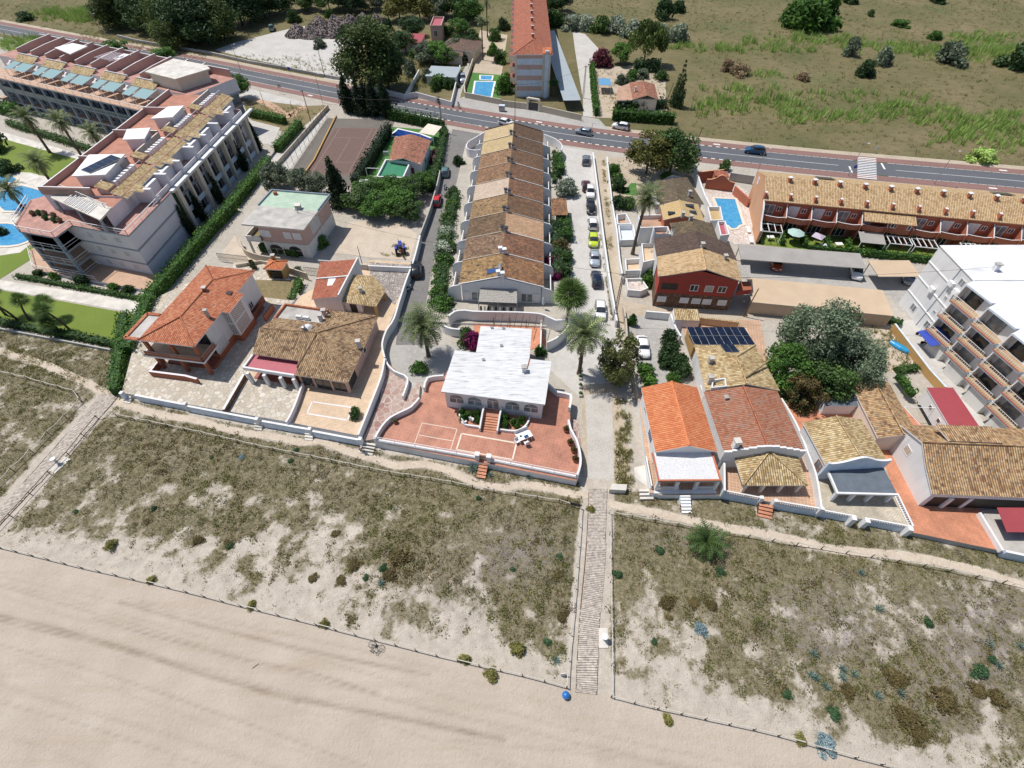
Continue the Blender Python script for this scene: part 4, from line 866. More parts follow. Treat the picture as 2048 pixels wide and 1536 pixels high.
m_tile('tile_terracotta',[A(190,96,62),A(204,112,74),A(216,128,88),A(190,100,66)],.45,.42,(.15,.08,.05),.35)
m_tile('tile_villa',[A(186,112,80),A(206,132,98),A(216,146,112),A(160,90,64)],.38,.42,(.15,.075,.05),.42)
m_tile('tile_plainbrown',[A(120,92,76),A(146,112,92),A(160,126,104),A(110,80,66)],.4,.42,(.10,.075,.06),.4)
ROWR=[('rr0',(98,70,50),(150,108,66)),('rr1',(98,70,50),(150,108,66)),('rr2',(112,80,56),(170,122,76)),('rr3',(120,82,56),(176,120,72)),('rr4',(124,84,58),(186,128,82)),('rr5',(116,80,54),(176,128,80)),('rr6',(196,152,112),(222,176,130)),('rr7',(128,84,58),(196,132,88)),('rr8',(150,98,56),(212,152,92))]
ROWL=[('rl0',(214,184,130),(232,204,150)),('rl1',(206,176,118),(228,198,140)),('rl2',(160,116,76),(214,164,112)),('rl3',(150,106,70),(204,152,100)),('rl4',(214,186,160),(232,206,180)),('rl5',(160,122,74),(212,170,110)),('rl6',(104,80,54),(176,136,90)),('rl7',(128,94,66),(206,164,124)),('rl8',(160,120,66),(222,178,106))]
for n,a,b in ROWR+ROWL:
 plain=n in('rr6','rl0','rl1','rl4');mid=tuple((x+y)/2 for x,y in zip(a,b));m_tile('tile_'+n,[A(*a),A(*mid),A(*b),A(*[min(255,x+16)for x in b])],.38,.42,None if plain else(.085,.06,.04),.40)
 # ------ white bungalow in the middle
hb=thing('bungalow','white flat-roofed bungalow with five arched openings behind a terracotta tiled terrace','house',G(985,800,1.2))
R1=rect((882,783),(1090,809),(1097,722),4.75);R2=rect((951,711),(1059,717),(1066,658),4.72)
t=NT('white_membrane');p=t.coord();c=t.ramp(t.noise(t.mapv(p,(.45,3.2,1),(0,0,.12)),1.2,6,.7),[(.40,(.66,.66,.66)),(.55,(.56,.57,.58)),(.72,(.22,.22,.22))])
c=t.mix(t.ramp(t.noise(p,.35,4),[(.5,(0,0,0)),(.7,(.35,.35,.35))]),c,(.50,.50,.49));t.col(c);t.set(Roughness=.7);t.bump(t.noise(t.mapv(p,(.3,4,1),(0,0,.12)),2,5),.3,.04)
m=MB();R2[0]=R2[0]-(R2[3]-R2[0]).normalized()*.6;R2[1]=R2[1]-(R2[3]-R2[0]).normalized()*.6
m.slab([lv(p,4.75)for p in R1],.22,'white_membrane','white_wall');m.slab([lv(p,4.745)for p in R2],.2,'white_membrane','white_wall');ro=m.build('roof',hb)
for q in((984,656),(1007,657),(1003,692),(967,720)):g=G(*q,4.75);MB().box((g.x,g.y,4.83),(.42,.42,.16),'metal_grey',.3).build('roof_vent',ro)
g=G(1048,742,4.75);chimney(hb,(g.x,g.y),4.7,.9,.55,'lilac_white');m=MB().tube([G(1054,738,4.78),G(1060,716,4.78)],.07,'leaf_red',6);m.build('red_pipe',ro)
W1=shrink(R1,.35);W2=shrink(R2,.3);MB().prism(W1,1.2,4.54,'white_wall').prism([p+(R2[3]-R2[0]).normalized()*(1 if i<2 else 0)for i,p in enumerate(W2)],.9,4.5,'white_wall').build('wall',hb)
A_,B_=W1[0],W1[1]
for s in(.5,2.95,7.95,10.4):archwin(hb,A_,B_,s,2.0,2.35,1.0,'glass_pale')
archwin(hb,A_,B_,5.55,1.65,2.05,1.7,'glass_pale',name='door')
e=(B_-A_).normalized();n=outn(A_,B_);e.z=n.z=0
_bA,_be,_bn=A_.copy(),e.copy(),n.copy()
def P_at(s,d):q=_bA+_be*s+_bn*d;return Vector((q.x,q.y,0))
P_at2=P_at
m=MB();m.prism([P_at(5.2,1.3),P_at(7.5,1.3),P_at(7.5,.01),P_at(5.2,.01)],1.2,2.0,'brick_red_wall','terracotta_tile')
for k in range(6):m.prism([P_at(5.35,1.3+.32*(k+1)),P_at(7.35,1.3+.32*(k+1)),P_at(7.35,1.3+.32*k),P_at(5.35,1.3+.32*k)],1.2,2.0-.125*(k+1),'wood_dark','orange_tile')
for s in(5.2,7.5):m.wall([P_at(s,.05),P_at(s,1.3),P_at(s,3.3)],.2,1.2,[2.7,2.7,1.9],'white_wall')
m.build('steps',hb)
m=MB();arcL=[P_at(1.9+1.6*(1-math.cos(a))*1.0,.2+2.6*math.sin(a))for a in np.linspace(0,PI/2,8)];arcR=[P_at(11.3-2.0*(1-math.cos(a))-0,.2+2.6*math.sin(a))for a in np.linspace(0,PI/2,8)]
m.wall(arcL+[P_at(5.05,2.8)],.2,1.2,1.62,'white_wall').build('planter_wall',hb);MB().wall(arcR+[P_at(7.65,2.8)],.2,1.2,1.62,'white_wall').build('planter_wall',hb)
TW=[(748.9,876.8),(761.6,854),(779.3,834.9),(802,823),(822,813),(838,795),(848,775),(855,755),(887,750),(895,735),(1094,765),(1115,783),(1141,789),(1139,821),(1137,839),(1141,856),(1153,879),(1160,905),(1161,928),(1154,950)]
fl=[(749,884),(762,862),(780,843),(803,831),(823,821),(839,803),(849,783),(856,763),(887,758),(895,740),(1094,768),(1115,791),(1141,797),(1140,860),(1152,884),(1159,910),(1160,934),(1153,962)]
MB().prism(pl(fl,1.2),0,1.2,'white_wall','terracotta_tile').build('terrace');tag(bpy.data.objects['terrace'],kind='structure')
m=MB();z=1.206
def line(a,b,w_,mat='cream_wall',z=1.206):a,b=G(*a,1.2),G(*b,1.2);d=(b-a).normalized();nn=Vector((-d.y,d.x,0))*w_/2;m.face([lv(a-nn,z),lv(b-nn,z),lv(b+nn,z),lv(a+nn,z)],mat)
for a,b,w_ in(((844,846),(914,858),.09),((914,858),(901,900),.09),((828,890),(844,846),.09),((838,870),(906,882),.09),((923,867),(1033,886),.2),((913,899),(923,867),.2),((1033,886),(1025,919),.2),((913,899),(1025,919),.15)):line(a,b,w_)
tag(m.build('terrace_marking'),kind='structure')
def wall_thing(label,px,z,z0,z1,th=.25,mat='white_wall',name='garden_wall',cat='wall',top=None,smooth=True):
 P=pl(px,z);P=smooth_line(P,.7)if smooth else P;o=MB().wall(P,th,z0,z1,mat,top).build(name);return tag(o,label,cat)
wall_thing('curved white wall along the left side of the bungalow terrace',TW[:6],2.1,0,2.1);wall_thing('white curved wall joining the terrace gate to the bungalow left side',TW[6:9],2.1,0,2.1)
wall_thing('wavy white wall on the right side of the bungalow terrace with round pots',TW[14:20],2.1,0,2.1);wall_thing('curved white wall from bungalow corner to the right terrace pier',TW[10:13]+[(1139,815)],2.1,0,2.1,.3)
wf=thing('front_wall','white front wall with thin white railing along the bungalow terrace','wall',G(950,925,0));m=MB();FA,FB,FC,FD=G(749,879,1.55),G(955,914.5,1.55),G(978,918.5,1.55),G(1153,953,1.55)
MB().wall([FA,FB],.3,0,1.58,'old_white_wall','white_wall').build('wall',wf);MB().wall([FC,FD],.3,0,1.58,'old_white_wall','white_wall').build('wall',wf)
m=MB()
for a in(FB,FC):MB().box((a.x,a.y,1.15),(.5,.5,2.3),'white_wall',-.15).box((a.x,a.y,2.34),(.6,.6,.1),'white_wall',-.15).build('gate_pier',wf)
for a,b in((FA,FB),(FC,FD)):m=MB();railing(m,[a,b],1.58,.62,'white_paint',2.4,.025,1);m.build('railing',wf)
MB().slab([lv(FB,2.1),lv(FB,1.2),lv(FC,1.2),lv(FC,2.1)][::-1],.06,'wood_pale').build('gate',wf)
m=MB();d=outn(FB,FC);eg=(FC-FB).normalized()
for k in range(5):a=FB+eg*.3+d*(.2+.36*k);b=FC-eg*.05+d*(.2+.36*k);m.prism([a,b,b+d*.36,a+d*.36],0,1.0-.18*k,'wood_dark','orange_tile')
tag(m.build('garden_steps'),'orange tiled steps going down from bungalow terrace gate to the dunes','steps')
sheet('path',[(772,722),(812,757),(806,790),(838,765),(838,795),(822,813),(779,835),(749,878),(724,882),(745,835),(760,800),(766,750)],.55,'flagstone_red');MB().prism(pl([(772,722),(812,757),(840,770),(838,795),(822,813),(779,835),(749,878),(724,882),(745,835),(760,800),(766,750)],.5),-.02,.53,'concrete').build('passage_base');tag(bpy.data.objects['passage_base'],kind='structure')
m=MB();a,b=G(724,884,.5),G(752,889,.5);d=outn(a,b)
for k in range(4):m.prism([a+d*.4*k,b+d*.4*k,b+d*(.4*k+.22),a+d*(.4*k+.22)],0,.55-.12*k,'concrete_pale')
tag(m.build('garden_steps'),'pale steps with dark gaps at the passage end left of bungalow','steps')
wall_thing('winding white wall between the lane turning and the red flagged passage',[(769,712),(775,728),(789,742),(815,756),(805,792)],1.4,0,1.4,.22)
wall_thing('long white wall along the left edge of the access lane',[(840,470),(827,520),(812,560),(799,600),(787,638),(772,661),(764,689),(769,714)],1.7,0,1.7,.25)
wall_thing('white wall between brick paved yard and the flagged passage',[(769,716),(762,752),(739,812),(716,869)],1.8,0,1.8,.25);wall_thing('grey white wall along the lane beside the sandy lot with tractor',[(880,340),(872,375),(858,420),(840,468)],1.6,0,1.6,.22,'grey_wall')
sheet('pavement',[(1137,838),(1155,835),(1164,900),(1166,955),(1160,900),(1146,860)],.018,'flagstone_red')
tb=thing('garden_table','white garden table with blue things on it, on the terracotta terrace','table',G(1049,878,1.2),.45);o=MB()
tb_o=Vector(tb.location)
def loc_box(m,c,s,mat):m.box((tb_o.x+c[0]*math.cos(.45)-c[1]*math.sin(.45),tb_o.y+c[0]*math.sin(.45)+c[1]*math.cos(.45),tb_o.z+c[2]),s,mat,.45)
for nm,L in(('table_top',[((0,0,.75),(1.9,1.0,.07),'white_paint')]),('bench',[((0,.85,.42),(1.8,.42,.08),'white_paint'),((0,1.05,.75),(1.8,.08,.5),'white_paint')]),('items',[((.1,-.25,.84),(.55,.35,.12),'paint_blue'),((-.5,.1,.84),(.25,.2,.1),'black')])):
 m=MB()
 for c,s,mt in L:loc_box(m,c,s,mt)
 o=m.build(nm);o.parent=tb;o.matrix_parent_inverse=tb.matrix_basis.inverted()
for sx in(-.8,.8):
 for sy in(-.4,.4):m=MB();loc_box(m,(sx,sy,.36),(.09,.09,.72),'white_paint');o=m.build('leg');o.parent=tb;o.matrix_parent_inverse=tb.matrix_basis.inverted()
def chair(px,z,rz,label,mat='white_paint',group=None):
 t=thing('garden_chair',label,'chair',G(*px,z),rz,group)
 def pt(nm,L):
  m=MB()
  for c,s in L:m.box(c,s,mat)
  o=m.build(nm);o.parent=t
 pt('seat',[((0,0,.42),(.52,.52,.06))]);pt('backrest',[((0,.25,.72),(.52,.06,.6))])
 for x in(-.22,.22):pt('armrest',[((x*1.15,0,.64),(.06,.5,.04))])
 for x in(-.22,.22):
  for y in(-.22,.22):pt('leg',[((x,y,.2),(.05,.05,.4))])
 return t
chair((929,846),1.2,2.2,'white plastic chair left of the bungalow steps, outer of the two');chair((944,842),1.2,2.6,'white plastic chair tucked against the planter left of steps');chair((1034,886),1.2,.6,'white chair at the left end of the white garden table');chair((1053,890),1.2,3.6,'white chair in front of the white garden table')
def pot(px,z,label,r=.32,plant='brown',h=.5):
 t=thing('plant_pot',label,'pot',G(*px,z));o=MB().lathe((0,0,0),[(r*.6,0),(r,h*.8),(r*1.05,h),(r*.8,h*.95)],'rust_wall',10).build('pot');o.parent=t
 c=bpy.data.objects.new('plant',kmesh('shrub',1,'leaf_'+plant));C.objects.link(c);c.parent=t;c.location=(0,0,h*.8);c.scale=(r*1.3,r*1.3,r*1.6);return t
for q,k in(((1132,862),'farthest'),((1140,888),'second farthest'),((1147,903),'third farthest'),((1150,921),'nearest')):pot(q,1.2,'round terracotta pot by the wavy white wall, %s of the four'%k,.4)
pot((791,846),1.2,'pot with spiky plant in the left corner of the terrace',.3,'palm',.4)
fc=[(905,625),(925,617),(960,618),(1040,622),(1085,626),(1100,638),(1118,648),(1134,642)]
wall_thing('white scalloped wall between the row houses and the bungalow',[(897,632),(910,622),(930,620),(945,622),(990,623),(1040,624),(1080,627),(1098,634),(1112,640),(1130,638)],2.2,0,2.2,.25);wall_thing('curved white wall sweeping down to the right of the courtyard',[(1139,628),(1140,642),(1130,660),(1112,676),(1094,684)],1.9,0,1.9,.22)
wall_thing('short white wall with green door right of the courtyard pergola',[(1083,640),(1081,694)],1.7,0,1.7,.2,smooth=False);wall_thing('white wall from the lane to the courtyard behind the palm',[(884,648),(900,656),(945,660)],1.6,0,1.6,.25)
pg=thing('pergola','bare pergola of thin brown poles behind the white bungalow','pergola',G(1030,660,.1));m=MB()
for k in range(8):
 a=lerp(G(992,628,2.4),G(1088,632,2.4),k/7);b=lerp(G(988,652,2.2),G(1082,660,2.2),k/7);m.tube([a,b],.05,'wood_dark',5)
m.build('rafters',pg)
for q in((988,655),(1020,657),(1052,660),(1082,662)):g=G(*q,0);MB().tube([g,lv(g,2.2)],.06,'wood_dark',6).build('post',pg)
sheet('courtyard',[(945,648),(1082,652),(1094,690),(1060,700),(950,668)],.02,'orange_tile')
# ------ nine terraced houses in the row
FL,FR,BR,BL=G(917,569,3.6),G(1088,575,3.6),G(1085.7,263.6,3.6),G(970,260.5,3.6)
_e=(BR-FR);RA=rectw(lv(FL,0),lv(FL,0)+(lv(FR,0)-lv(FL,0)),(lv(BR,0)-lv(FR,0)).length)
FL,FR,BR,BL=lv(FL,0),lv(FR,0),lv(BR,0),lv(BL,0);NU=9
desc=['farthest white terraced house, beside the main road','second white terraced house from the main road','third white terraced house from the main road','fourth white terraced house from the main road','fifth white terraced house, middle of the row','sixth white terraced house from the main road','seventh terraced house from the road with pale right roof half','eighth white terraced house from the main road with white chimneys','front end terraced house with solar heater and reed porch roof']
rowyard=MB().prism([FL+(FL-FR)*.42+Vector((.3,-5.5,0)),FR+(FR-FL)*.26+Vector((0,-5.5,0)),BR+(FR-FL)*.26,BL+(FL-FR)*.35],-.02,.30,'white_wall','yard_ground').build('courtyard');tag(rowyard,kind='structure')
for k in range(NU):
 t0,t1=k/NU,(k+1)/NU;a,b,c,d=lerp(BL,FL,t1),lerp(BR,FR,t1),lerp(BR,FR,t0),lerp(BL,FL,t0);dz=.0
 u=(b-a).normalized();v=(d-a).normalized();t_=thing('terraced_house',desc[k],'house',lerp(a,b,.5),group='terraced houses in the row');zr,ze=5.4,3.6
 ra,rd=lerp(a,b,.5),lerp(d,c,.5);g=.10
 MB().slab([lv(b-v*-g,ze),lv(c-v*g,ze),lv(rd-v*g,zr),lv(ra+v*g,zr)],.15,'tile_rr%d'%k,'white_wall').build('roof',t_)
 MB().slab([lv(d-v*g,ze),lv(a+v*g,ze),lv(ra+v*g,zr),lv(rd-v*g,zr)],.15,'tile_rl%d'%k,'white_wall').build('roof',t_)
 m=MB();i=.45;A2,B2,C2,D2=a+u*i,b-u*i,c-u*i,d+u*i;RA_,RD_=lerp(A2,B2,.5),lerp(D2,C2,.5)
 for p,q in((A2,D2),(C2,B2)):m.face([lv(q,.3),lv(p,.3),lv(p,ze+.0),lv(q,ze+.0)],'white_wall')
 m.face([lv(A2,.3),lv(B2,.3),lv(B2,ze+.02),lv(RA_,zr-.18),lv(A2,ze+.02)],'white_wall');m.face([lv(C2,.3),lv(D2,.3),lv(D2,ze+.02),lv(RD_,zr-.18),lv(C2,ze+.02)],'white_wall');m.build('wall',t_)
 m=MB();pm='white_wall' if k in(2,3,6,7,8)else 'grey_wall'
 m.bar(lv(a,ze+.08),lv(ra,zr+.08),.13,.12,'beige_wall' if k!=8 else 'white_wall');m.bar(lv(ra,zr+.08),lv(b,ze+.08),.13,.12,'old_white_wall' if pm=='white_wall' and k!=8 else pm);m.build('party_wall_coping',t_)
 if k==0:MB().bar(lv(d,ze+.1),lv(rd,zr+.1),.2,.16,'wood_dark').bar(lv(rd,zr+.1),lv(c,ze+.1),.2,.16,'wood_dark').build('party_wall_coping',t_)
 cm='lilac_white' if k in(7,8)else 'concrete'
 for du,dv in((-.45,.5),(.25,.15)):q=ra+u*du+v*dv;chimney(t_,q,zr-.25,.95,.5,cm,'dark_metal' if k not in(7,8)else 'white_wall')
 for sgn,base,L,low in((1,b,1.75,1.2),(-1,a,1.9,1.3)):
  m=MB();P=[base-u*sgn*.3+v*.1+u*sgn*(L+.3)*s for s in(0,.35,.6,.8,.92,1)];m.wall(P,.16,.3,[3.55,3.35,3.2,3.0,2.6,1.9],'white_wall');m.build('patio_wall',t_)
  q0=base+u*sgn*low;q1=q0+v*((d-a).length-.3);MB().wall([q0,q1],.16,.3,1.6 if sgn>0 else 1.5,'white_wall').build('patio_wall',t_)
 win(t_,B2,C2,1.0,1.6,.9,1.3,'glass_dark');win(t_,B2,C2,3.6,1.1,.32,2.1,'wood_dark',name='door',mull=0);win(t_,D2,A2,1.0,1.6,.9,1.3,'glass_dark');win(t_,D2,A2,3.6,1.1,.32,2.1,'wood_dark',name='door',mull=0)
 if k==8:
  L=(B2-A2).length
  win(t_,A2,B2,1.5,3.0,.5,1.75,'glass_pale',mull=2);win(t_,A2,B2,L-3.2,1.9,.5,1.75,'glass_pale')
  for s in(.3,L-4.2,L-1.25):MB().box((lerp(A2,B2,(s+.45)/L)+outn(A2,B2)*.06).to_tuple()[:2]+(1.4,),(.85,.06,1.9),'shutter_white',math.atan2(u.y,u.x)).build('shutter',t_)
  MB().slab([G(974,547,5.0),G(996,543,5.3),G(996,535,5.5),G(974,539,5.2)],.1,'solar_blue','metal_grey').build('solar_heater',t_);MB().tube([G(1000,529,5.8),G(1000.5,541,5.8)],.3,'metal_grey',10).build('water_tank',t_)
  po=[G(957,603,2.7),G(1034,606,2.7),G(1034,577,3.1),G(961,574,3.1)];s_=MB()
  for j in range(9):s_.slab([lerp(po[0],po[3],j/9),lerp(po[1],po[2],j/9),lerp(po[1],po[2],(j+.9)/9),lerp(po[0],po[3],(j+.9)/9)],.08,'wood_grey')
  o=s_.build('porch_roof',t_)
  for q in(po[0],po[1],lerp(po[0],po[1],.5)):MB().tube([lv(q,.3),lv(q,2.62)],.08,'wood_grey',6).build('post',o)
  m=MB()
  for j in range(10):q=lerp(po[0],po[1],(j+.5)/10);m.box((q.x,q.y+.3,.9),(.32,.05,1.2),'shutter_white' if j%2 else 'black',0)
  m.build('striped_screen',o)
wall_thing('white curved patio wall at the road end of the row houses',[(972,262),(950,275),(936,284),(934,296),(950,300),(962,298)],2.2,0,2.2,.2,'lilac_white');wall_thing('white patio wall with canopy at the road end right of row',[(1088,268),(1112,278),(1124,290),(1122,300)],2.4,0,2.4,.2,'white_wall')
t_=thing('garden_shelter','small brown tiled shelter roof between the patio and white flowering bush','shelter',G(1117,430,0));sr=rect((1104,430),(1136,430),(1130,400),2.5);MB().slab([lv(p,2.5+.35*(i>1))for i,p in enumerate(sr)],.12,'tile_rr8','wood_dark').build('roof',t_);m=MB()
for p in shrink(sr,.2):MB().box((p.x,p.y,1.2),(.16,.16,2.4),'white_wall').build('post',t_)
pa=thing('parasol','closed pale green parasol on the row house forecourt','parasol',G(1086,618,.3));o=MB().tube([(0,0,0),(0,0,2.6)],.03,'metal_grey',6).build('pole');o.parent=pa;o=MB().lathe((0,0,0),[(.05,.9),(.22,1.1),(.16,2.2),(.03,2.6)],'pale_blue_and_shade',8).build('canopy');o.parent=pa
# ------ seaside plots on the left
FLAT=.9
def plot(px,z,top,side='white_wall',name='terrace'):o=MB().prism(pl(px,z),-.02,z,side,top).build(name);return tag(o,kind='structure')
plot([(243,785),(446,821),(489,748),(545,640),(600,592),(560,520),(470,525),(300,600),(264,705)],.9,'flagstone');plot([(446,821),(572,843),(606,772),(489,748)],.895,'flagstone');plot([(572,843),(722,872),(745,815),(770,750),(772,716),(766,690),(775,655),(800,600),(826,525),(742,520),(600,592),(489,748),(606,772)],.885,'brick_paving')
plot([(738,524),(824,530),(800,590),(790,610),(772,596),(742,575)],.897,'flagstone_grey')
wl=thing('front_wall','white front wall of the left seaside villas facing the dunes','wall',G(480,850,0));m=MB()
for a,b in(((242,787),(247,789)),((270,790),(364,808)),((375,812),(512,838)),((524,842),(614,858)),((625,862),(720,880))):MB().wall([G(*a,1.25),G(*b,1.25)],.28,0,1.3,'pale_blue_and_shade','white_wall').build('wall',wl)  # white wall; bluish shade painted on its faces, top left white
for q in((243,786),(369,808),(513,838),(619,858),(720,878)):g=G(*q,1.4);MB().box((g.x,g.y,.75),(.45,.5,1.6),'white_wall',-.15).build('pier',wl)
for q in((258,789),(519,842),(620,862)):
 m=MB();g=G(*q,.5)
 for k in range(3):m.box((g.x,g.y-.45-.3*k,.3-.12*k),(1.1,.3,.6-.2*k),'concrete_pale',-.15)
 m.build('step',wl)
wall_thing('stone faced wall between the two flagstone terraces',[(487,748),(446,819)],1.7,.85,1.7,.35,'rubble_stone',top='white_wall',smooth=False);wall_thing('curved pink white wall between flagstone and brick terraces',[(604,765),(592,800),(578,832),(571,843)],1.9,.85,[1.9]*3+[1.4]if False else 1.8,.25,'lilac_white')
m=MB();z=.893
for a,b in(((624,803),(705,815)),((705,815),(695,840)),((695,840),(614,827)),((614,827),(624,803))):a,b=G(*a,.9),G(*b,.9);d=(b-a).normalized();nn=Vector((-d.y,d.x,0))*.09;m.face([lv(a-nn,z),lv(b-nn,z),lv(b+nn,z),lv(a+nn,z)],'lilac_white')
tag(m.build('terrace_marking'),kind='structure')
# ---- two storey villa with orange roof
va=thing('villa','two-storey villa with orange hipped roof, brown pillars and lattice stairwell','house',G(400,640,.9));RA_=rect((275,680),(387.6,693.5),(497,539.6),6.8);hip(va,RA_,6.8,7.75,'tile_orange','white_wall',nowall=True,ins=4.3,edge='lilac_white')
ex=(RA_[1]-RA_[0]).normalized();ey=(RA_[3]-RA_[0]).normalized();D=(RA_[3]-RA_[0]).length;Wd=(RA_[1]-RA_[0]).length
def q(x,y,z=0):r=RA_[0]+ex*x+ey*y;return Vector((r.x,r.y,z))
m=MB();m.slab([q(-2.0,0,6.75),q(-.02,0,6.75),q(-.02,5.2,6.75),q(-2.0,5.2,6.75)],.2,'concrete','lilac_white');m.build('flat_roof',va)
m=MB()
for a,b in((q(-1.95,.1,6.85),q(-1.95,5.1,6.85)),(q(-1.95,5.1,6.85),q(0,5.1,6.85)),(q(-2.0,.12,6.85),q(0,.12,6.85))):m.bar(a,b,.5,.16,'tile_orange')
m.build('tiled_border',va)
MB().prism([q(.6,3.2),q(Wd-.45,3.2),q(Wd-.45,D-.4),q(.6,D-.4)],.9,6.66,'white_wall').build('wall',va);MB().prism([q(.58,3.15),q(Wd-.38,3.15),q(Wd-.38,D-.33),q(.58,D-.33)],.9,2.1,'rust_wall').build('base_course',va)
MB().prism([q(-.9,-.15),q(Wd+.1,-.15),q(Wd+.1,3.4),q(-.9,3.4)],3.55,3.85,'white_wall','brick_paving',True).build('balcony',va)
m=MB();railing(m,[q(-.8,-.05),q(Wd,-.05)],3.85,.85,'concrete',3.3,.03,1);railing(m,[q(Wd,-.05),q(Wd,3.2)],3.85,.85,'concrete',3,.03,1);m.build('railing',va)
MB().wall([q(-.5,-.02),q(Wd-.2,-.02)],.06,3.85,4.55,'rust_wall').wall([q(Wd-.1,.1),q(Wd-.1,3.1)],.06,3.85,4.55,'rust_wall').build('balcony_panel',va)
for x in(.5,4.3,Wd-.4):
 MB().box((*q(x,.35)[:2],5.2),(.42,.42,2.75),'rust_wall',-.13).build('pillar',va);MB().box((*q(x,.35)[:2],2.22),(.42,.42,2.66),'rust_wall',-.13).build('pillar',va)
MB().prism([q(.6,1.2),q(Wd-.4,1.2),q(Wd-.4,3.1),q(.6,3.1)],.9,1.35,'rust_wall','red_tile_floor').build('porch',va);m=MB();m.wall([q(-.2,1.5),q(-.2,-1.3),q(5.2,-1.3),q(7.2,-1.6)],.3,.9,1.9,'rust_wall','lilac_white');m.build('porch_wall',va)
for s,w_ in((1.0,2.2),(4.6,2.6)):win(va,q(.6,3.2),q(Wd-.4,3.2),s,w_,1.4,2.0,'glass_dark','wood_dark',2);win(va,q(.6,3.2),q(Wd-.4,3.2),s,w_,3.9,2.1,'glass_dark','wood_dark',2)
m=MB();
for k in range(10):m.bar(q(Wd-.32,3.3+k*.27,1.9),q(Wd-.32,3.3+k*.27,3.6),.06,.12,'white_paint')
m.build('slatted_screen',va)
t=NT('lattice');uv=t.coord(True);ck=t.n('TexBrick',offset=.5);t.l(uv,ck.inputs[0]);ck.inputs['Scale'].default_value=1;ck.inputs['Brick Width'].default_value=.34;ck.inputs['Row Height'].default_value=.26;ck.inputs['Mortar Size'].default_value=.065;ck.inputs['Color1'].default_value=(.06,.05,.05,1);ck.inputs['Color2'].default_value=(.10,.08,.08,1);ck.inputs['Mortar'].default_value=(.62,.57,.55,1);t.col(ck.outputs[0])
m=MB();m.prism([q(Wd-.44,7.4),q(Wd+.75,7.4),q(Wd+.75,11.4),q(Wd-.44,11.4)],.9,6.5,'white_wall');m.build('stairwell',va);m=MB();x=Wd+.765
for za,zb in((2.2,4.2),(4.45,6.35)):
 m.face([q(x,7.65,za),q(x,10.6,za),q(x,10.6,zb),q(x,7.65,zb)],'lattice');m.face([q(Wd-.35,7.385,za),q(Wd+.6,7.385,za),q(Wd+.6,7.385,zb),q(Wd-.35,7.385,zb)],'lattice')
m.build('lattice_screen',va);MB().prism([q(Wd-.4,7.36),q(Wd+.80,7.36),q(Wd+.80,11.45),q(Wd-.4,11.45)],.9,2.0,'rust_wall').build('base_course',va)
MB().slab([q(Wd-.3,7.2,6.82),q(Wd+1.0,7.2,6.62),q(Wd+1.0,11.6,6.62),q(Wd-.3,11.6,6.82)],.14,'tile_orange','lilac_white').build('stairwell_roof',va)
chimney(va,q(4.3,10.3),7.4,.8,.45,'rust_wall');chimney(va,q(Wd-1.0,5.6),7.0,1.3,.35,'concrete');MB().prism([q(Wd-1.3,10.6),q(Wd-.5,10.6),q(Wd-.5,11.3),q(Wd-1.3,11.3)],6.9,7.12,'rust_wall','black').build('roof_hatch',va)
m=MB();
for x in(Wd+.2,Wd+2.0):m.wall([q(x,12),q(x,15)],.2,.9,2.0,'rust_wall')
m.build('stair_wall',va);win(va,q(Wd-.4,3.2),q(Wd-.4,D),9.6,1.0,2.2,1.2,'glass_dark')
# ---- long single storey house with brown hipped roof and red flat porch
vb=thing('villa','single-storey house with brown tiled hipped roof and flat red porch roof','house',G(620,700,.9));ed='cream_wall'
rf=[('f',[(505,708,4.1),(596,721,4.1),(596,721,4.1),(635,665,5.4),(519,656,5.4)]),('f2',[(591,750,3.6),(696,765,3.6),(635,665,5.4),(596.5,721.1,4.1)]),('e',[(696,765,3.6),(757,631,3.6),(635,665,5.4)]),('b',[(757,631,3.6),(656,620,3.6),(643,646,4.5),(635,665,5.4)]),('b2',[(643,646,4.5),(552,635,4.5),(519,656,5.4),(635,665,5.4)])]
m=MB()
for k,pts in rf:
 P=pl(pts);P=[p for i,p in enumerate(P)if i==0 or(p-P[i-1]).length>.02];m.slab(P,.15,'tile_brown',ed)
m.slab(pl([(519,656,5.4),(552,635,4.5),(540,648,4.6)]),.15,'tile_brown',ed);ro=m.build('roof',vb);m=MB()
for a,b in(((519,656,5.42),(635,665,5.42)),((635,665,5.42),(696,765,3.62)),((635,665,5.42),(757,631,3.62)),((635,665,5.42),(594,735,3.9))):m.tube([G(*a),G(*b)],.11,'tile_brown',6)
m.build('ridge_cap',ro)
def inset(P,d):
 c=sum(P,Vector())/len(P);return[p+(c-p).normalized()*d for p in P]
WB=inset(pl([(505,708),(596,721),(591,750),(696,765),(757,631),(656,620),(565,615),(524,656)],3.7),.5);MB().prism(WB,.9,3.5,'pink_wall','concrete').build('wall',vb)
m=MB();m.prism(pl([(548,638),(643,648),(657,620),(571,609)],4.1),3.4,4.12,'pink_wall','concrete');m.build('flat_roof',vb);m=MB();P=pl([(548,638),(571,609),(656,621)],4.3);m.wall(P,.25,4.0,4.45,'terracotta_wall','tile_orange');m.build('parapet',vb)
for q2 in((599,637),(614,639)):g=G(*q2,4.15);MB().box((g.x,g.y,4.42),(.85,.35,.6),'white_paint',-.15).build('air_conditioner',vb)
for q2,mt in(((648,626),'pink_wall'),((641,636),'lilac_white'),((717,688),'concrete')):g=G(*q2,4.6);chimney(vb,g,3.9,1.3,.5,mt)
m=MB();g=G(615,655,5.2);m.lathe((g.x,g.y,4.9),[(.75,0),(.75,.35),(.45,.65),(.05,.75)],'shutter_white',6,False);m.build('skylight',vb);g=G(609,660,5.3);MB().lathe((g.x,g.y,5.1),[(.3,0),(.3,.9),(.05,1.0)],'metal_grey',10).build('water_tank',vb)
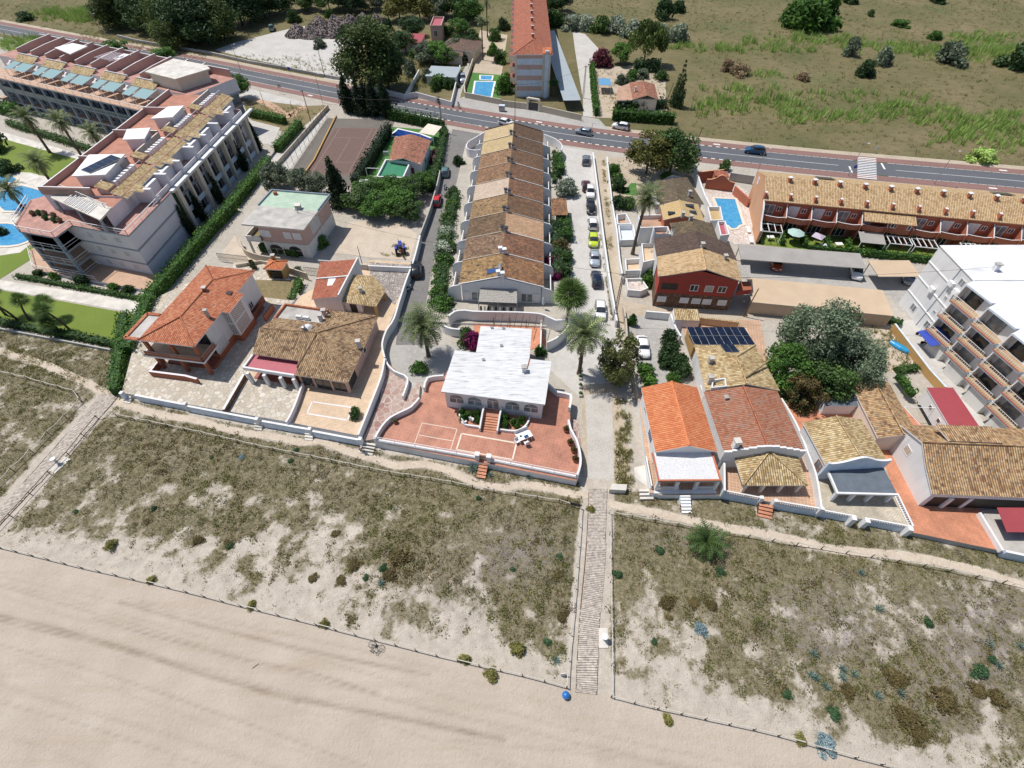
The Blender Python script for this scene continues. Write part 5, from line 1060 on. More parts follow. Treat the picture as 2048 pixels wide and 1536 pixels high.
PR=rect((488,736),(589,752),(598,723),3.35);o=MB().prism(PR,3.05,3.3,'white_wall','terrace_red' if 0 else 'red_flat',True).build if 0 else None
m_plain('red_flat',A(196,90,104),.6,0,.08,1.5,.1);MB().prism(PR,3.05,3.28,'white_wall','red_flat',True).build('porch_roof',vb);MB().wall([PR[1],PR[0],PR[3]],.25,3.05,3.6,'white_wall').build('parapet',vb)
for q2 in((507,766),(539,770),(571,775),(597,778)):g=G(*q2,.9);MB().box((g.x,g.y,1.98),(.42,.42,2.14),'white_wall',-.15).build('column',vb)
MB().prism(shrink(PR,.3),.9,1.02,'red_tile_floor').build('porch_floor',vb)
n0=2;a,b=WB[2],WB[3]
if outn(a,b).y>0:a,b=b,a
L=(b-a).length
for s,w_,z0,h in((.4,1.6,1.2,1.7),(2.4,2.2,1.0,2.0),(5.0,1.9,1.2,1.7)):win(vb,a,b,s,min(w_,L-s-.1),z0,h,'glass_dark','wood_dark',1)
a,b=WB[3],WB[4];win(vb,a,b,.4,2.4,1.2,1.8,'glass_dark','wood_dark',1);win(vb,a,b,6.5,1.0,2.0,1.0,'black','white_paint',0)
# ---- small house behind with orange lean-to roof and brown hip
vc=thing('cottage','small cottage with sloping orange roof and brown hipped porch roof','house',G(690,600,.9));rc=pl([(623,598,3.4),(677,593,4.4),(716,518,4.4),(640,524,3.4)])
MB().slab(rc,.15,'tile_terracotta','lilac_white').build('roof',vc);k=inset([lv(p,0)for p in rc],.3);m=MB()
for i in range(4):
 a,b=k[i],k[(i+1)%4];za,zb=(3.2,4.2,4.2,3.2)[i],(3.2,4.2,4.2,3.2)[(i+1)%4];m.face([lv(a,.9),lv(b,.9),lv(b,zb),lv(a,za)],'lilac_white')
m.build('wall',vc);m=MB();m.wall([lv(rc[1],0),lv(rc[2],0)],.22,.9,4.75,'white_wall');m.bar(lerp(rc[0],rc[3],.52)+Vector((0,0,.08)),lerp(rc[1],rc[2],.52)+Vector((0,0,.08)),.2,.15,'white_wall');m.build('parapet',vc)
rh=rect((682,604),(757,613),(760,565),3.0);h2=pl([(682,604,3.1),(752,613,2.8),(771,581,2.8),(748,552,3.2),(706,549,3.6),(694,570,3.6)]);ap=G(722,578,4.0);m=MB()
for i in range(6):m.slab([h2[i],h2[(i+1)%6],ap],.13,'tile_sand','cream_wall')
m.build('porch_roof',vc);hp=inset([lv(p,0)for p in h2],.4);MB().prism([hp[0],lerp(hp[0],hp[1],.55),lerp(hp[3],hp[4],.5),hp[4],hp[5]],.9,2.9,'lilac_white').build('wall',vc)
for p in(hp[1],hp[2],hp[3]):MB().box((p.x,p.y,1.85),(.4,.4,1.9),'ochre_wall').build('column',vc)
g=G(722,582,3.9);chimney(vc,g,3.5,1.0,.4,'white_wall');a,b=hp[0],lerp(hp[0],hp[1],.55);win(vc,a,b,.9,1.1,.95,1.9,'black','wood_dark',0,'door')
# ---- barbecue hut
bh=thing('barbecue_hut','small ochre barbecue hut with orange pyramid roof','hut',G(548,553,.9));rr=rect((526,538),(564,540),(570,521),3.0);hip(bh,rr,3.0,3.7,'tile_new_orange','ochre_wall',nowall=True,ins=2.2);q4=shrink(rr,.3);m=MB().wall([q4[0],q4[3],q4[2],q4[1]],.25,.9,2.9,'ochre_wall');m.build('wall',bh);chimney(bh,lerp(q4[3],q4[2],.3),2.9,1.3,.5,'ochre_wall');MB().wall([lerp(q4[0],q4[1],.25),lerp(q4[0],q4[1],.8)],.05,.9,2.3,'black').build('opening',bh)
sheet('lawn',[(500,560),(590,560),(598,580),(575,600),(510,592)],.91,'dry_grass')
wall_thing('low beige wall with iron gates behind the left villas',[(470,528),(520,520),(560,528),(612,545)],1.6,0,1.5,.2,'beige_wall',smooth=False);ig=thing('iron_gate','black iron gate behind the orange roofed villa','gate',G(480,527,0));m=MB();railing(m,pl([(440,522),(500,529)],0),.1,1.6,'dark_metal',.25,.03,1);m.build('bars',ig)
ig=thing('iron_gate','dark sliding gate left of the small cottage','gate',G(632,545,0));m=MB();railing(m,pl([(612,548),(650,553)],0),.1,1.4,'dark_metal',.3,.03,1);m.build('bars',ig)
wall_thing('white wall along the back of the grey flagged yard',[(736,530),(822,534)],2.0,0,1.9,.25,'white_wall',smooth=False);wall_thing('grey concrete wall between the sandy lot and the cottage',[(636,520),(690,524),(735,530)],1.9,0,1.9,.25,'grey_wall',smooth=False);wall_thing('curved grey wall below the green roofed house',[(478,478),(488,498),(520,510),(560,515)],1.5,0,1.5,.2,'beige_wall')
# ---- two storey house with half green flat roof
vd=thing('house','two-storey house with flat roof, half pale green tiles and half grey concrete','house',G(560,470,0));RD=rect((482,448),(607,459.5),(652,389),6.2);ex=(RD[1]-RD[0]).normalized();ey=(RD[3]-RD[0]).normalized();Wd=(RD[1]-RD[0]).length;D=(RD[3]-RD[0]).length
def q(x,y,z=0):r=RD[0]+ex*x+ey*y;return Vector((r.x,r.y,z))
m_brick('green_tile',A(176,206,176),A(166,198,168),A(200,220,200),.5,.5,0,.04,.6,.12,.1)
MB().slab([q(0,0,6.2),q(Wd,0,6.2),q(Wd,D*.52,6.2),q(0,D*.52,6.2)],.28,'concrete','concrete_pale').slab([q(0,D*.52,6.12),q(Wd,D*.52,6.12),q(Wd,D,6.12),q(0,D,6.12)],.3,'green_tile','lilac_white').build('roof',vd)
MB().wall([q(0,D*.53),q(0,D-.1),q(Wd-.05,D-.1),q(Wd-.05,D*.53)],.16,6.0,6.42,'grey_blue_band').build('parapet',vd)
MB().prism([q(2.6,.5),q(Wd-.5,.5),q(Wd-.5,D-.4),q(.4,D-.4),q(.4,4),q(2.6,4)],0,5.9,'pink_wall').build('wall',vd);MB().prism([q(2.55,.42),q(Wd-.42,.42),q(Wd-.42,D-.35),q(2.55,D-.35)],0,2.7,'old_white_wall').build('base_course',vd)
MB().prism([q(-.2,-.1),q(2.7,-.1),q(2.7,4.2),q(-.2,4.2)],2.8,3.0,'old_white_wall','dry_grass',True).wall([q(2.6,0),q(-.1,0),q(-.1,4.1)],.15,3.0,3.9,'old_white_wall').build('balcony',vd)
for x in(0,):MB().box((*q(x,.1)[:2],1.4),(.3,.3,2.8),'old_white_wall').build('pillar',vd)
for s,w_ in((2.0,2.0),(6.6,1.3),(8.3,1.5)):win(vd,q(.5,.5),q(Wd-.5,.5),s,w_,3.7,1.3,'shutter_white','white_paint',0)
for s in(2.8,6.5):archwin(vd,q(.5,.42),q(Wd-.5,.42),s,2.6,.1,1.3,'black','old_white_wall','archway')
win(vd,q(Wd-.5,.5),q(Wd-.5,D),2.5,3.4,3.2,2.3,'curtain','old_white_wall',0,'enclosed_balcony')
g=G(597,417,6.2);chimney(vd,g,6.1,.8,.9,'grey_wall','concrete_pale');g=G(551,388,6.2);MB().lathe((g.x,g.y,6.1),[(.35,0),(.4,.5),(.2,.6)],'rust_wall',8).build('water_tank',vd)
# ---- villa with pool, green tarpaulin terrace
ve=thing('villa','white villa with terracotta roof and green covered roof terrace beside tennis court','house',G(815,340,0));rv=rect((778,318),(842,330),(862,280),3.5)
A1=pl([(789,274,3.3),(778,322,3.3),(806,316,4.5),(823,268,4.5)]);A2=pl([(842,330,3.3),(862,281,3.3),(823,268,4.5),(806,316,4.5)]);m=MB();m.slab(A1,.15,'tile_villa','white_wall');m.slab(A2,.15,'tile_villa','white_wall');m.build('roof',ve)
w4=inset([lv(p,0)for p in(A1[1],A2[0],A2[1],A1[0])],.45);MB().prism(w4,0,3.25,'white_wall').build('wall',ve)
gq=rect((754,353),(806,355),(820,321),3.2);MB().prism(gq,0,2.7,'white_wall','green_tarp' if 0 else 'tarp').build if 0 else None
m_plain('tarp',A(20,140,96),.7,0,.12,.8,.5);MB().prism(gq,0,2.75,'lilac_white','tarp').build('terrace_block',ve);MB().wall([gq[0],gq[1],gq[2],gq[3],gq[0]],.28,0,3.25,'white_wall').build('parapet',ve)
MB().wall([w4[0],lerp(w4[0],w4[1],.35),w4[1]],.2,3.0,[3.5,4.6,3.4]if 0 else 3.5,'white_wall').build('parapet',ve);win(ve,w4[0],w4[1],4.2,1.2,.1,2.3,'wood_dark','white_paint',0,'door');win(ve,w4[1],w4[2],4,1.5,1.2,1.2);MB().box((*G(772,306,2)[:2],1.9),(1.2,.6,.9),'metal_grey').build('boiler',ve)
def pool(name,label,px,z=.02,rim=.35,deep=.25,water='pool_water',rimmat='white_paint'):
 P=pl(px,z);P=P if sum(P[i].x*P[(i+1)%len(P)].y-P[(i+1)%len(P)].x*P[i].y for i in range(len(P)))>0 else P[::-1]
 t=thing('swimming_pool',label,'pool',sum(P,Vector())/len(P));m=MB();m.wall(P+[P[0]],rim,z-.1,z+.10,rimmat);m.build('rim',t);MB().face([lv(p,z+.04)for p in P],water).build('water',t);return t
m_water('pool_water',A(70,176,226),A(40,150,214));m_water('pool_blue',A(24,78,160),A(14,52,128))
sheet('pool_terrace',[(742,250),(884,262),(880,300),(868,352),(850,360),(735,350),(735,330)],-.002,'fake_turf');pool('p','dark blue swimming pool behind the terracotta villa',[(780,272),(796,258),(840,268),(866,278),(862,284),(825,281),(806,276)],.05,.5,water='pool_blue')
sh=thing('pergola','pinkish fabric sunshade behind the dark blue pool','pergola',G(862,270,0));MB().slab(pl([(838,265,2.6),(868,271,2.6),(884,253,2.8),(856,247,2.8)]),.06,'cream_wall').build('canopy',sh)
for p in((840,267),(866,272),(882,254)):g=G(*p,2.6);MB().tube([lv(g,0),lv(g,2.6)],.06,'white_paint',6).build('post',sh)
MB().slab(pl([(715,370,2.2),(742,370,2.2),(739,358,2.5),(720,358,2.5)]),.08,'white_paint').build('awning');tag(bpy.data.objects['awning'],'white awning sheet in front of the green covered terrace','awning')
m=MB();
for a,b in(((731,336,2.2),(757,337,2.2)),((731,336,2.2),(731,336,0)),((757,337,2.2),(757,337,0))):
 p=G(a[0],a[1],2.2);r_=G(b[0],b[1],2.2);m.bar(lv(p,a[2]),lv(r_,b[2]),.1,.1,'white_paint')
tag(m.build('garden_frame'),'white metal frame left of the green covered terrace','frame')  # plain white metal frame, two posts and a top rail
# ---- tennis court
CO=Vector((-45.9,109.9,0));_a=G(*(365/8.904+570,1130/8.904+220));_b=G(*(885/8.904+570,318/8.904+220));v_=(_b-_a).normalized();u_=Vector((v_.y,-v_.x,0));O=_a
def ct(x,y,z=0):p=O+u_*x+v_*y;return Vector((p.x,p.y,z))
m_plain('court_line',(.26,.19,.16),.9);m_ground('court_red',(.145,.088,.074),(.13,.085,.075),(.19,.13,.11),.18,2,bump=.1);m_ground('court_grey',(.15,.135,.12),(.13,.115,.10),(.19,.17,.14),.18,2,bump=.1)
sheet('tennis_court',[ct(-3.6,-5.5),ct(14.5,-5.5),ct(14.5,29.5),ct(-3.6,29.5)],.0,'court_grey');sheet('tennis_court',[ct(-.2,-.3),ct(11.4,-.3),ct(11.4,24),ct(-.2,24)],.006,'court_red');m=MB()
for a,b in(((0,0),(10.97,0)),((0,23.77),(10.97,23.77)),((0,0),(0,23.77)),((10.97,0),(10.97,23.77)),((1.37,0),(1.37,23.77)),((9.6,0),(9.6,23.77)),((1.37,5.485),(9.6,5.485)),((1.37,18.285),(9.6,18.285)),((5.485,5.485),(5.485,18.285))):
 A_,B_=ct(*a),ct(*b);d=(B_-A_).normalized();nn=Vector((-d.y,d.x,0))*.06;m.face([lv(A_-nn,.012),lv(B_-nn,.012),lv(B_+nn,.012),lv(A_+nn,.012)],'court_line')
tag(m.build('court_lines'),kind='structure');tf=thing('court_fence','tall thin post fence beside the tennis court','fence',ct(-3.9,12));sheet('footpath',[ct(-10.5,-5),ct(-4.2,-5.5),ct(-4.0,32),ct(-9.5,38)],-.004,'pale_concrete')
for k in range(13):p=ct(-4.1,-4.5+2.9*k);MB().bar(p,lv(p,3.2),.06,.06,'dark_metal').build('post',tf)
m=MB();
for z in(1.0,2.1,3.2):m.bar(ct(-4.1,-4.5,z),ct(-4.1,30.3,z),.02,.02,'metal_grey')
m.build('wire',tf);wall_thing('low ochre kerb wall along the tennis court',[(600,357),(628,318),(672,230)],.4,0,.4,.3,'ochre_wall',smooth=False);wall_thing('pale wall along the footpath beside the hedge',[(553,322),(604,265),(655,208)],1.2,0,1.1,.25,'beige_wall',smooth=False)
sheet('sandy_lot',[(665,505),(700,442),(800,445),(835,470),(820,520),(740,515)],-.004,'path_sand');sheet('gravel_lot',[(440,510),(470,470),(480,495),(560,515),(470,530)],-.004,'path_sand')
# ------ seaside cottages on the right
MB().prism(pl([(1276,792),(1300,985),(1320,990),(1445,990),(1452,905),(1408,775),(1285,775)],1.0),-.02,1.0,'white_wall','tan_tile').build('terrace');MB().prism(pl([(1446,985),(1530,1002),(1640,1020),(1628,960),(1600,880),(1545,770),(1520,640),(1360,640),(1365,660),(1410,780),(1452,905)],.99),-.02,.99,'white_wall','tan_tile').build('terrace')
MB().prism(pl([(1642,1024),(1722,1038),(1735,1040),(1822,1057),(1788,985),(1770,930),(1640,940),(1628,960)],.9),-.02,.9,'white_wall','paver').build('terrace');MB().prism(pl([(1822,1064),(1945,1090),(2006,1102),(1962,1024),(1900,900),(1780,790),(1560,790),(1640,940),(1770,930),(1788,985)],.895),-.02,.895,'grey_wall','orange_tile').build('terrace');MB().prism(pl([(2006,1102),(2200,1140),(2200,1010),(1964,1020)],.88),-.02,.88,'white_wall','concrete').build('terrace')
for o in bpy.data.objects:
 if o.name.startswith('terrace')and o.type=='MESH' and 'kind' not in o:o['kind']='structure'
t=NT('speckled_roof');t.col(t.ramp(t.noise(t.coord(),9,3,.7),[(.4,(.50,.50,.51)),(.62,(.72,.72,.73))]));t.set(Roughness=.9)
ho=thing('beach_house','white beach house with bright new orange tiled gable roof and grey speckled porch roof','house',G(1365,860,1));RO_=rect((1311,904),(1435,903.5),(1398,775),4.0);gable(ho,RO_,4.0,5.3,'tile_new_orange','white_wall','bc',.3,1.0)
PO=rect((1316,963),(1443,962),(1434,905),3.3);ex=(PO[1]-PO[0]).normalized();ey=(PO[3]-PO[0]).normalized();Wd=(PO[1]-PO[0]).length;D=(PO[3]-PO[0]).length
def q(x,y,z=0):r=PO[0]+ex*x+ey*y;return Vector((r.x,r.y,z))
MB().slab([lv(p,3.3)for p in PO],.22,'speckled_roof','white_wall').build('porch_roof',ho);MB().wall([q(.1,D),q(.1,.1),q(Wd-.1,.1),q(Wd-.1,D)],.2,3.1,3.42,'terracotta_wall').build('tiled_border',ho)
MB().prism([q(0,-.35),q(Wd,-.35),q(Wd,.1),q(0,.1)],0,1.15,'pale_blue_and_shade','white_wall').build('base_course',ho)  # white front course with its bluish shade put into the side colour
for x in(.2,2.5,4.8,Wd-.2):MB().box((*q(x,.2)[:2],2.1),(.34,.34,2.1),'white_wall').build('column',ho)
for a,b,z in((q(.4,.05),q(2.8,.05),1.1),(q(4.6,.05),q(Wd-.4,.05),1.1),(G(1301,978,1),G(1290,920,1),1.0)):m=MB();balustrade(m,[a,b],z,.75,'white_wall',.22);m.build('balustrade',ho)
m=MB();a,b=q(3.0,-.4),q(4.2,-.4)
for k in range(6):d=Vector((0,-.34*k,0));m.prism([a+d,b+d,b+d+Vector((0,-.34,0)),a+d+Vector((0,-.34,0))],0,1.0-.16*k,'pale_blue_and_shade' if k<3 else 'wood_dark','white_wall')
m.build('steps',ho);wa,wb=shrink(RO_,.3)[0],shrink(RO_,.3)[1]
for s in(.8,2.9,5.0):win(ho,wa,wb,s,1.3,1.1,2.0,'glass_dark','white_paint')
k_=shrink(RO_,.3);win(ho,k_[3],k_[0],5.6,1.5,2.0,1.1,'solar_blue','paint_navy',0);win(ho,k_[3],k_[0],2.0,.9,2.2,.9,'glass_pale')
# ---- house with long weathered roof
hr=thing('beach_house','beach house with lichen covered rust roof, stepped white parapet and solar panels','house',G(1520,850,1));RR=rect((1448,906),(1611,904),(1560,782),4.2);gable(hr,RR,4.2,5.3,'tile_rust','white_wall','bc',.25,.99,ridge_mat='tile_terracotta')
a,b=lv(RR[0],0),lv(RR[1],0);e=(b-a).normalized();L=(b-a).length;n=outn(a,b);m=MB();hs=[4.45,4.7,4.95,5.2,5.45,5.5,5.45,5.2,4.95,4.7,4.45]
for i in range(11):m.prism([a+e*L*i/11+n*.05,a+e*L*(i+1)/11+n*.05,a+e*L*(i+1)/11-n*.2,a+e*L*i/11-n*.2],.99,hs[i],'white_wall')
m.build('stepped_parapet',hr);g=G(1469,893,4.6);chimney(hr,(g.x,g.y),4.2,1.6,.6,'white_wall','concrete_pale');g=G(1452,796,4.8);chimney(hr,(g.x,g.y),4.3,.7,.35,'cream_wall')
b0,b1,c0,c1,RF,AP=G(1389,690,4.1),G(1511,690,4.1),G(1411,781,4.1),G(1560,781,4.1),G(1493,768,5.4),G(1472,714,5.4);m=MB();m.slab([b0,c0,RF,AP],.15,'tile_sand','cream_wall');m.slab([c1,b1,AP,RF],.15,'tile_sand','cream_wall');m.slab([b1,b0,AP],.15,'tile_sand','cream_wall');ro=m.build('rear_roof',hr)
m=MB();
for p,r_ in((b0,AP),(b1,AP),(AP,RF),(G(1490,756,5.4),G(1536,722,4.9))):m.tube([p+Vector((0,0,.04)),r_+Vector((0,0,.04))],.14,'tile_sand',6)
m.build('ridge_cap',ro);MB().prism(inset([lv(p,0)for p in(b0,b1,c1,c0)],.4),.99,4.0,'white_wall').build('wall',hr);g=G(1421,722,4.8);chimney(hr,(g.x,g.y),4.4,1.0,.5,'concrete');g=G(1418,762,4.6);chimney(hr,(g.x,g.y),4.2,1.3,.5,'cream_wall')
MB().wall(pl([(1426,760),(1450,757),(1452,772),(1424,775),(1426,760)],4.9),.15,4.3,4.95,'white_wall').build('roof_terrace_wall',hr)
MB().prism(rect((1389,690),(1511,690),(1488,653),3.4),.99,3.1,'ochre_wall','brick_paving').build('annex',hr)
s0,s1,s2,s3=G(1389,689,3.75),G(1511,689,3.75),G(1488,653.5,4.15),G(1373,653.5,4.15)
def panels(parent,a,b,c,d,nx,ny,name='solar_panel',mat='solar_cell'):
 for j in range(ny):
  for i in range(nx):
   g_=.03;f=lambda u,v:lerp(lerp(a,b,u),lerp(d,c,u),v);u0,u1,v0,v1=(i+g_)/nx,(i+1-g_)/nx,(j+g_)/ny,(j+1-g_)/ny
   MB().slab([f(u0,v0),f(u1,v0),f(u1,v1),f(u0,v1)],.05,mat,'metal_grey').build(name,parent)
 MB().slab([p-Vector((0,0,.055))for p in(a,b,c,d)],.03,'metal_grey').build('panel_frame',parent)
panels(hr,s0,s1,s2,s3,8,2);panels(hr,G(1451,704,5.0),G(1480,704,5.0),G(1467,688,4.6),G(1440,688,4.6),2,1)
pq=pl([(1467,909,3.2),(1486,971,2.9),(1616,971,2.9),(1595,908,3.2),(1539,902,4.4)]);m=MB();m.slab([pq[1],pq[2],pq[4]],.14,'tile_sand','white_wall');m.slab([pq[0],pq[1],pq[4]],.14,'tile_sand','white_wall');m.slab([pq[2],pq[3],pq[4]],.14,'tile_sand','white_wall');ro=m.build('porch_roof',hr);m=MB()
for i in(1,2):m.tube([pq[i]+Vector((0,0,.05)),pq[4]+Vector((0,0,.05))],.14,'tile_sand',6)
m.build('ridge_cap',ro)
for x in(.08,.36,.64,.92):p=lerp(pq[1],pq[2],x);MB().box((p.x,p.y+.3,1.9),(.34,.34,1.85),'cream_wall').build('column',hr)
wf=thing('front_wall','low white balustrade wall in front of the rust roofed beach house','wall',G(1540,1005,0));m=MB();A_,B_,C_,D_=G(1447,986,1.2),G(1520,1000,1.2),G(1548,1006,1.2),G(1640,1022,1.2);
for a,b in((A_,B_),(C_,D_)):MB().wall([a,b],.28,0,1.15,'pale_blue_and_shade','white_wall').build('wall',wf);m=MB();balustrade(m,[a,b],1.15,.6,'white_wall',.25);m.build('balustrade',wf)  # low white walls, faces coloured with a bluish shade
for p in(B_,C_,D_):MB().box((p.x,p.y,.95),(.4,.4,1.9),'white_wall').build('pier',wf)
m=MB();nn=outn(B_,C_)
for k in range(4):m.prism([B_+nn*(.2+.36*k),C_+nn*(.2+.36*k),C_+nn*(.56+.36*k),B_+nn*(.56+.36*k)],0,.9-.2*k,'wood_dark','orange_tile')
m.build('steps',wf)
wall_thing('white alley wall between the rust roof house and tan roof cottage',[(1561,800),(1590,850),(1612,905),(1630,955),(1641,1022)],1.8,.9,2.2,.22);wall_thing('white wall in the gap between new orange roof and rust roof',[(1400,775),(1425,840),(1446,900),(1447,985)],2.0,.9,2.5,.22,smooth=False)
# ---- tan roofed cottage with slate porch
hc=thing('beach_house','white beach house with tan tiled roof, wavy parapet and blue grey porch roof','house',G(1690,900,.9));RC_=rect((1652,931),(1777,924),(1738,838),3.9);gable(hc,RC_,3.9,5.0,'tile_sand','white_wall','bc',.2,.9)
a,b=lv(RC_[0],0),lv(RC_[1],0);n=outn(a,b);e=(b-a).normalized();L=(b-a).length;P=[];zs=[]
for i in range(17):s=i/16;P.append(a+e*(L*s));zs.append(4.35+1.05*math.exp(-((s-.5)/.22)**2)+.18*(abs(s-.5)>.44))
m=MB().wall([p+n*.02 for p in P],.25,.9,zs,'pale_blue_and_shade','white_wall');m.build('wavy_parapet',hc);m_plain('slate_roof',A(104,116,128),.8,0,.15,1.2,.15)  # white parapet; the bluish shade of its faces is painted on
pq=rect((1675,986),(1795,989),(1777,936),2.9);MB().slab([lv(p,2.9)for p in pq],.14,'slate_roof','white_wall').build('porch_roof',hc);MB().wall([pq[3],pq[0],pq[1]],.22,2.7,2.98,'white_wall').build('roof_edge',hc)
for x in(.03,.33,.62,.97):p=lerp(pq[0],pq[1],x);MB().box((p.x,p.y+.2,1.8),(.34,.34,1.8),'white_wall').build('column',hc)
k_=shrink(RC_,.2);win(hc,k_[3],k_[0],4.6,1.1,1.7,1.4,'glass_pale','rust_wall');win(hc,k_[0],k_[1],1.0,1.4,1.0,2.0,'glass_dark');win(hc,k_[0],k_[1],4.2,1.4,1.0,2.0,'glass_dark')
wf=thing('front_wall','low white balustrade along the paved court of the slate porch house','wall',G(1735,1045,0));
for p,r_ in(((1643,1024),(1708,1036)),((1735,1041),(1821,1057))):A_,B_=G(*p,1),G(*r_,1);MB().wall([A_,B_],.28,0,.95,'pale_blue_and_shade','white_wall').build('wall',wf);m=MB();balustrade(m,[A_,B_],.95,.5,'white_wall',.26);m.build('balustrade',wf)  # white walls, bluish shade put into the colour of the faces
m=MB();balustrade(m,[G(1821,1057,1),G(1790,992,1)],.95,.6,'white_wall',.26);m.build('balustrade',wf)
for p in((1708,1036),(1735,1041),(1821,1057)):g=G(*p,1.6);MB().box((g.x,g.y,.85),(.5,.6,1.7),'white_wall',-.2).build('pier',wf)
# ---- second row behind
hd=thing('cottage','long narrow cottage with brown roof mottled with red tiles','house',G(1775,850,.9));gable(hd,rect((1756,876),(1842,880),(1775,765),3.6),3.6,4.5,'tile_red_patch','cream_wall','bc',.2,.9)
hs=thing('shed','small white shed with blue grey sloping roof under the trees','shed',G(1680,800,.9));P=pl([(1651,812,2.8),(1718,812,2.8),(1701,775,3.2),(1640,778,3.2)]);MB().slab(P,.12,'slate_roof','white_wall').build('roof',hs);k_=inset([lv(p,0)for p in P],.2);MB().prism(k_,.89,2.65,'white_wall').build('wall',hs);win(hs,k_[3],k_[0],1.2,.8,1.6,.8,'glass_dark')
hs=thing('shed','long white outbuilding with plain dark red sheet roof','shed',G(1900,830,.9));m_plain('red_sheet',A(182,66,76),.55,0,.06,1,.05);P=rect((1905,862),(1973,874),(1905,775),3.2);P=pl([(1905,862,3.2),(1973,874,3.2),(1906,775,3.2),(1853,775,3.2)]);MB().slab(P,.14,'red_sheet','lilac_white').build('roof',hs);k_=inset([lv(p,0)for p in P],.2);MB().prism(k_,.89,3.04,'white_wall').build('wall',hs);L=(k_[0]-k_[3]).length
for s in(2.0,4.2,6.4):win(hs,k_[3],k_[0],min(s,L-1),.7,1.7,.7,'wood_dark','lilac_white',0)
hf=thing('beach_house','large beach house at right edge with mottled gold and red tiled roof','house',G(1930,960,.9));a=G(1866,988,3.8);b=G(2300,1006,3.8);RG=rectw(a,b,8.5);e1=(RG[1]-RG[0]).normalized();n1=(RG[3]-RG[0]).normalized();X1=lambda x,y,z:lv(RG[0]+e1*x+n1*y,z);fb=(G(1847,929,5.0)-RG[0]).dot(n1);rb=(G(1802,883,6.2)-RG[0]).dot(n1);MB().slab([X1(-.1,0,3.8),X1(24,0,3.8),X1(24,fb,5.0),X1(-.1,fb,5.0)],.16,'tile_red_patch','white_wall').build('porch_roof',hf);MB().slab([X1(-.1,fb,5.0),X1(24,fb,5.0),X1(24,rb,6.2),X1(-.1,rb,6.2)],.16,'tile_red_patch','white_wall').slab([X1(24,rb*1.7,4.6),X1(-.1,rb*1.7,4.6),X1(-.1,rb,6.2),X1(24,rb,6.2)],.16,'tile_red_patch','white_wall').build('roof',hf);MB().tube([X1(-.1,rb,6.24),X1(24,rb,6.24)],.13,'tile_red_patch',6).build('ridge_cap',hf);MB().slab([X1(3,rb+.3,6.3),X1(9,rb+.3,6.3),X1(9,rb+2.6,6.3),X1(2.5,rb+2.6,6.3)],.14,'tile_red_patch','white_wall').build('rear_roof',hf);k_=[X1(.1,.1,0),X1(24,.1,0),X1(24,rb*1.7-.1,0),X1(.1,rb*1.7-.1,0)];m=MB();m.face([k_[0],k_[1],lv(k_[1],3.6),lv(k_[0],3.6)],'lilac_white');m.face([k_[3],k_[0],lv(k_[0],3.65),X1(.1,fb,4.83),X1(.1,rb,6.03),lv(k_[3],4.45)],'white_wall');m.face([k_[2],k_[3],lv(k_[3],4.4),lv(k_[2],4.4)],'white_wall');m.build('wall',hf)
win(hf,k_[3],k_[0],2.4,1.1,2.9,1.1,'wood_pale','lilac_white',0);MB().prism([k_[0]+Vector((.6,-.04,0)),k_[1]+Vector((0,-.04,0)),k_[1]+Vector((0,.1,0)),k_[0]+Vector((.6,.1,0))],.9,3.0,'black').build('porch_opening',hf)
for x in(1.9,4.1,6.2):MB().box((k_[0].x+x+.6,k_[0].y-.15,1.95),(.45,.4,2.1),'lilac_white').build('column',hf)
MB().slab(pl([(2014,1064,2.4),(2200,1066,2.4),(2200,1016,2.9),(1994,1015,2.9)]),.05,'red_sheet').build('awning',hf)
wall_thing('low white wall between the orange tiled court and the red awning court',[(1962,1024),(2008,1100)],1.6,.85,1.5,.25,smooth=False);wall_thing('white front wall below the red awning at the right edge',[(2012,1102),(2060,1112),(2200,1140)],1.4,0,1.4,.28,'pale_blue_and_shade',top='white_wall',smooth=False)  # front wall is white, its faces painted with bluish shade
cl=thing('clothes_rack','white metal clothes rack on the tiled court beside red roofed shed','frame',G(1850,860,.9));m=MB();p=pl([(1808,814),(1872,816),(1905,872),(1851,862)],2.6)
for i in range(4):m.bar(p[i],p[(i+1)%4],.06,.06,'white_paint')
m.build('top_frame',cl)
for r_ in p:MB().bar(lv(r_,.9),r_,.06,.06,'white_paint').build('post',cl)
sheet('gravel_lot',[(1710,700),(1760,640),(1800,655),(1850,730),(1800,745),(1730,745)],-.004,'path_sand');sheet('footpath',[(1786,640),(1830,640),(1870,700),(1920,770),(1990,880),(1965,876),(1900,790),(1850,735)],-.002,'pale_concrete')
wall_thing('ochre wall with pale blue coping beside the white apartment path',[(1790,648),(1822,690),(1860,740),(1892,775)],1.2,0,1.3,.3,'ochre_wall',top='pale_blue_and_shade',smooth=False)
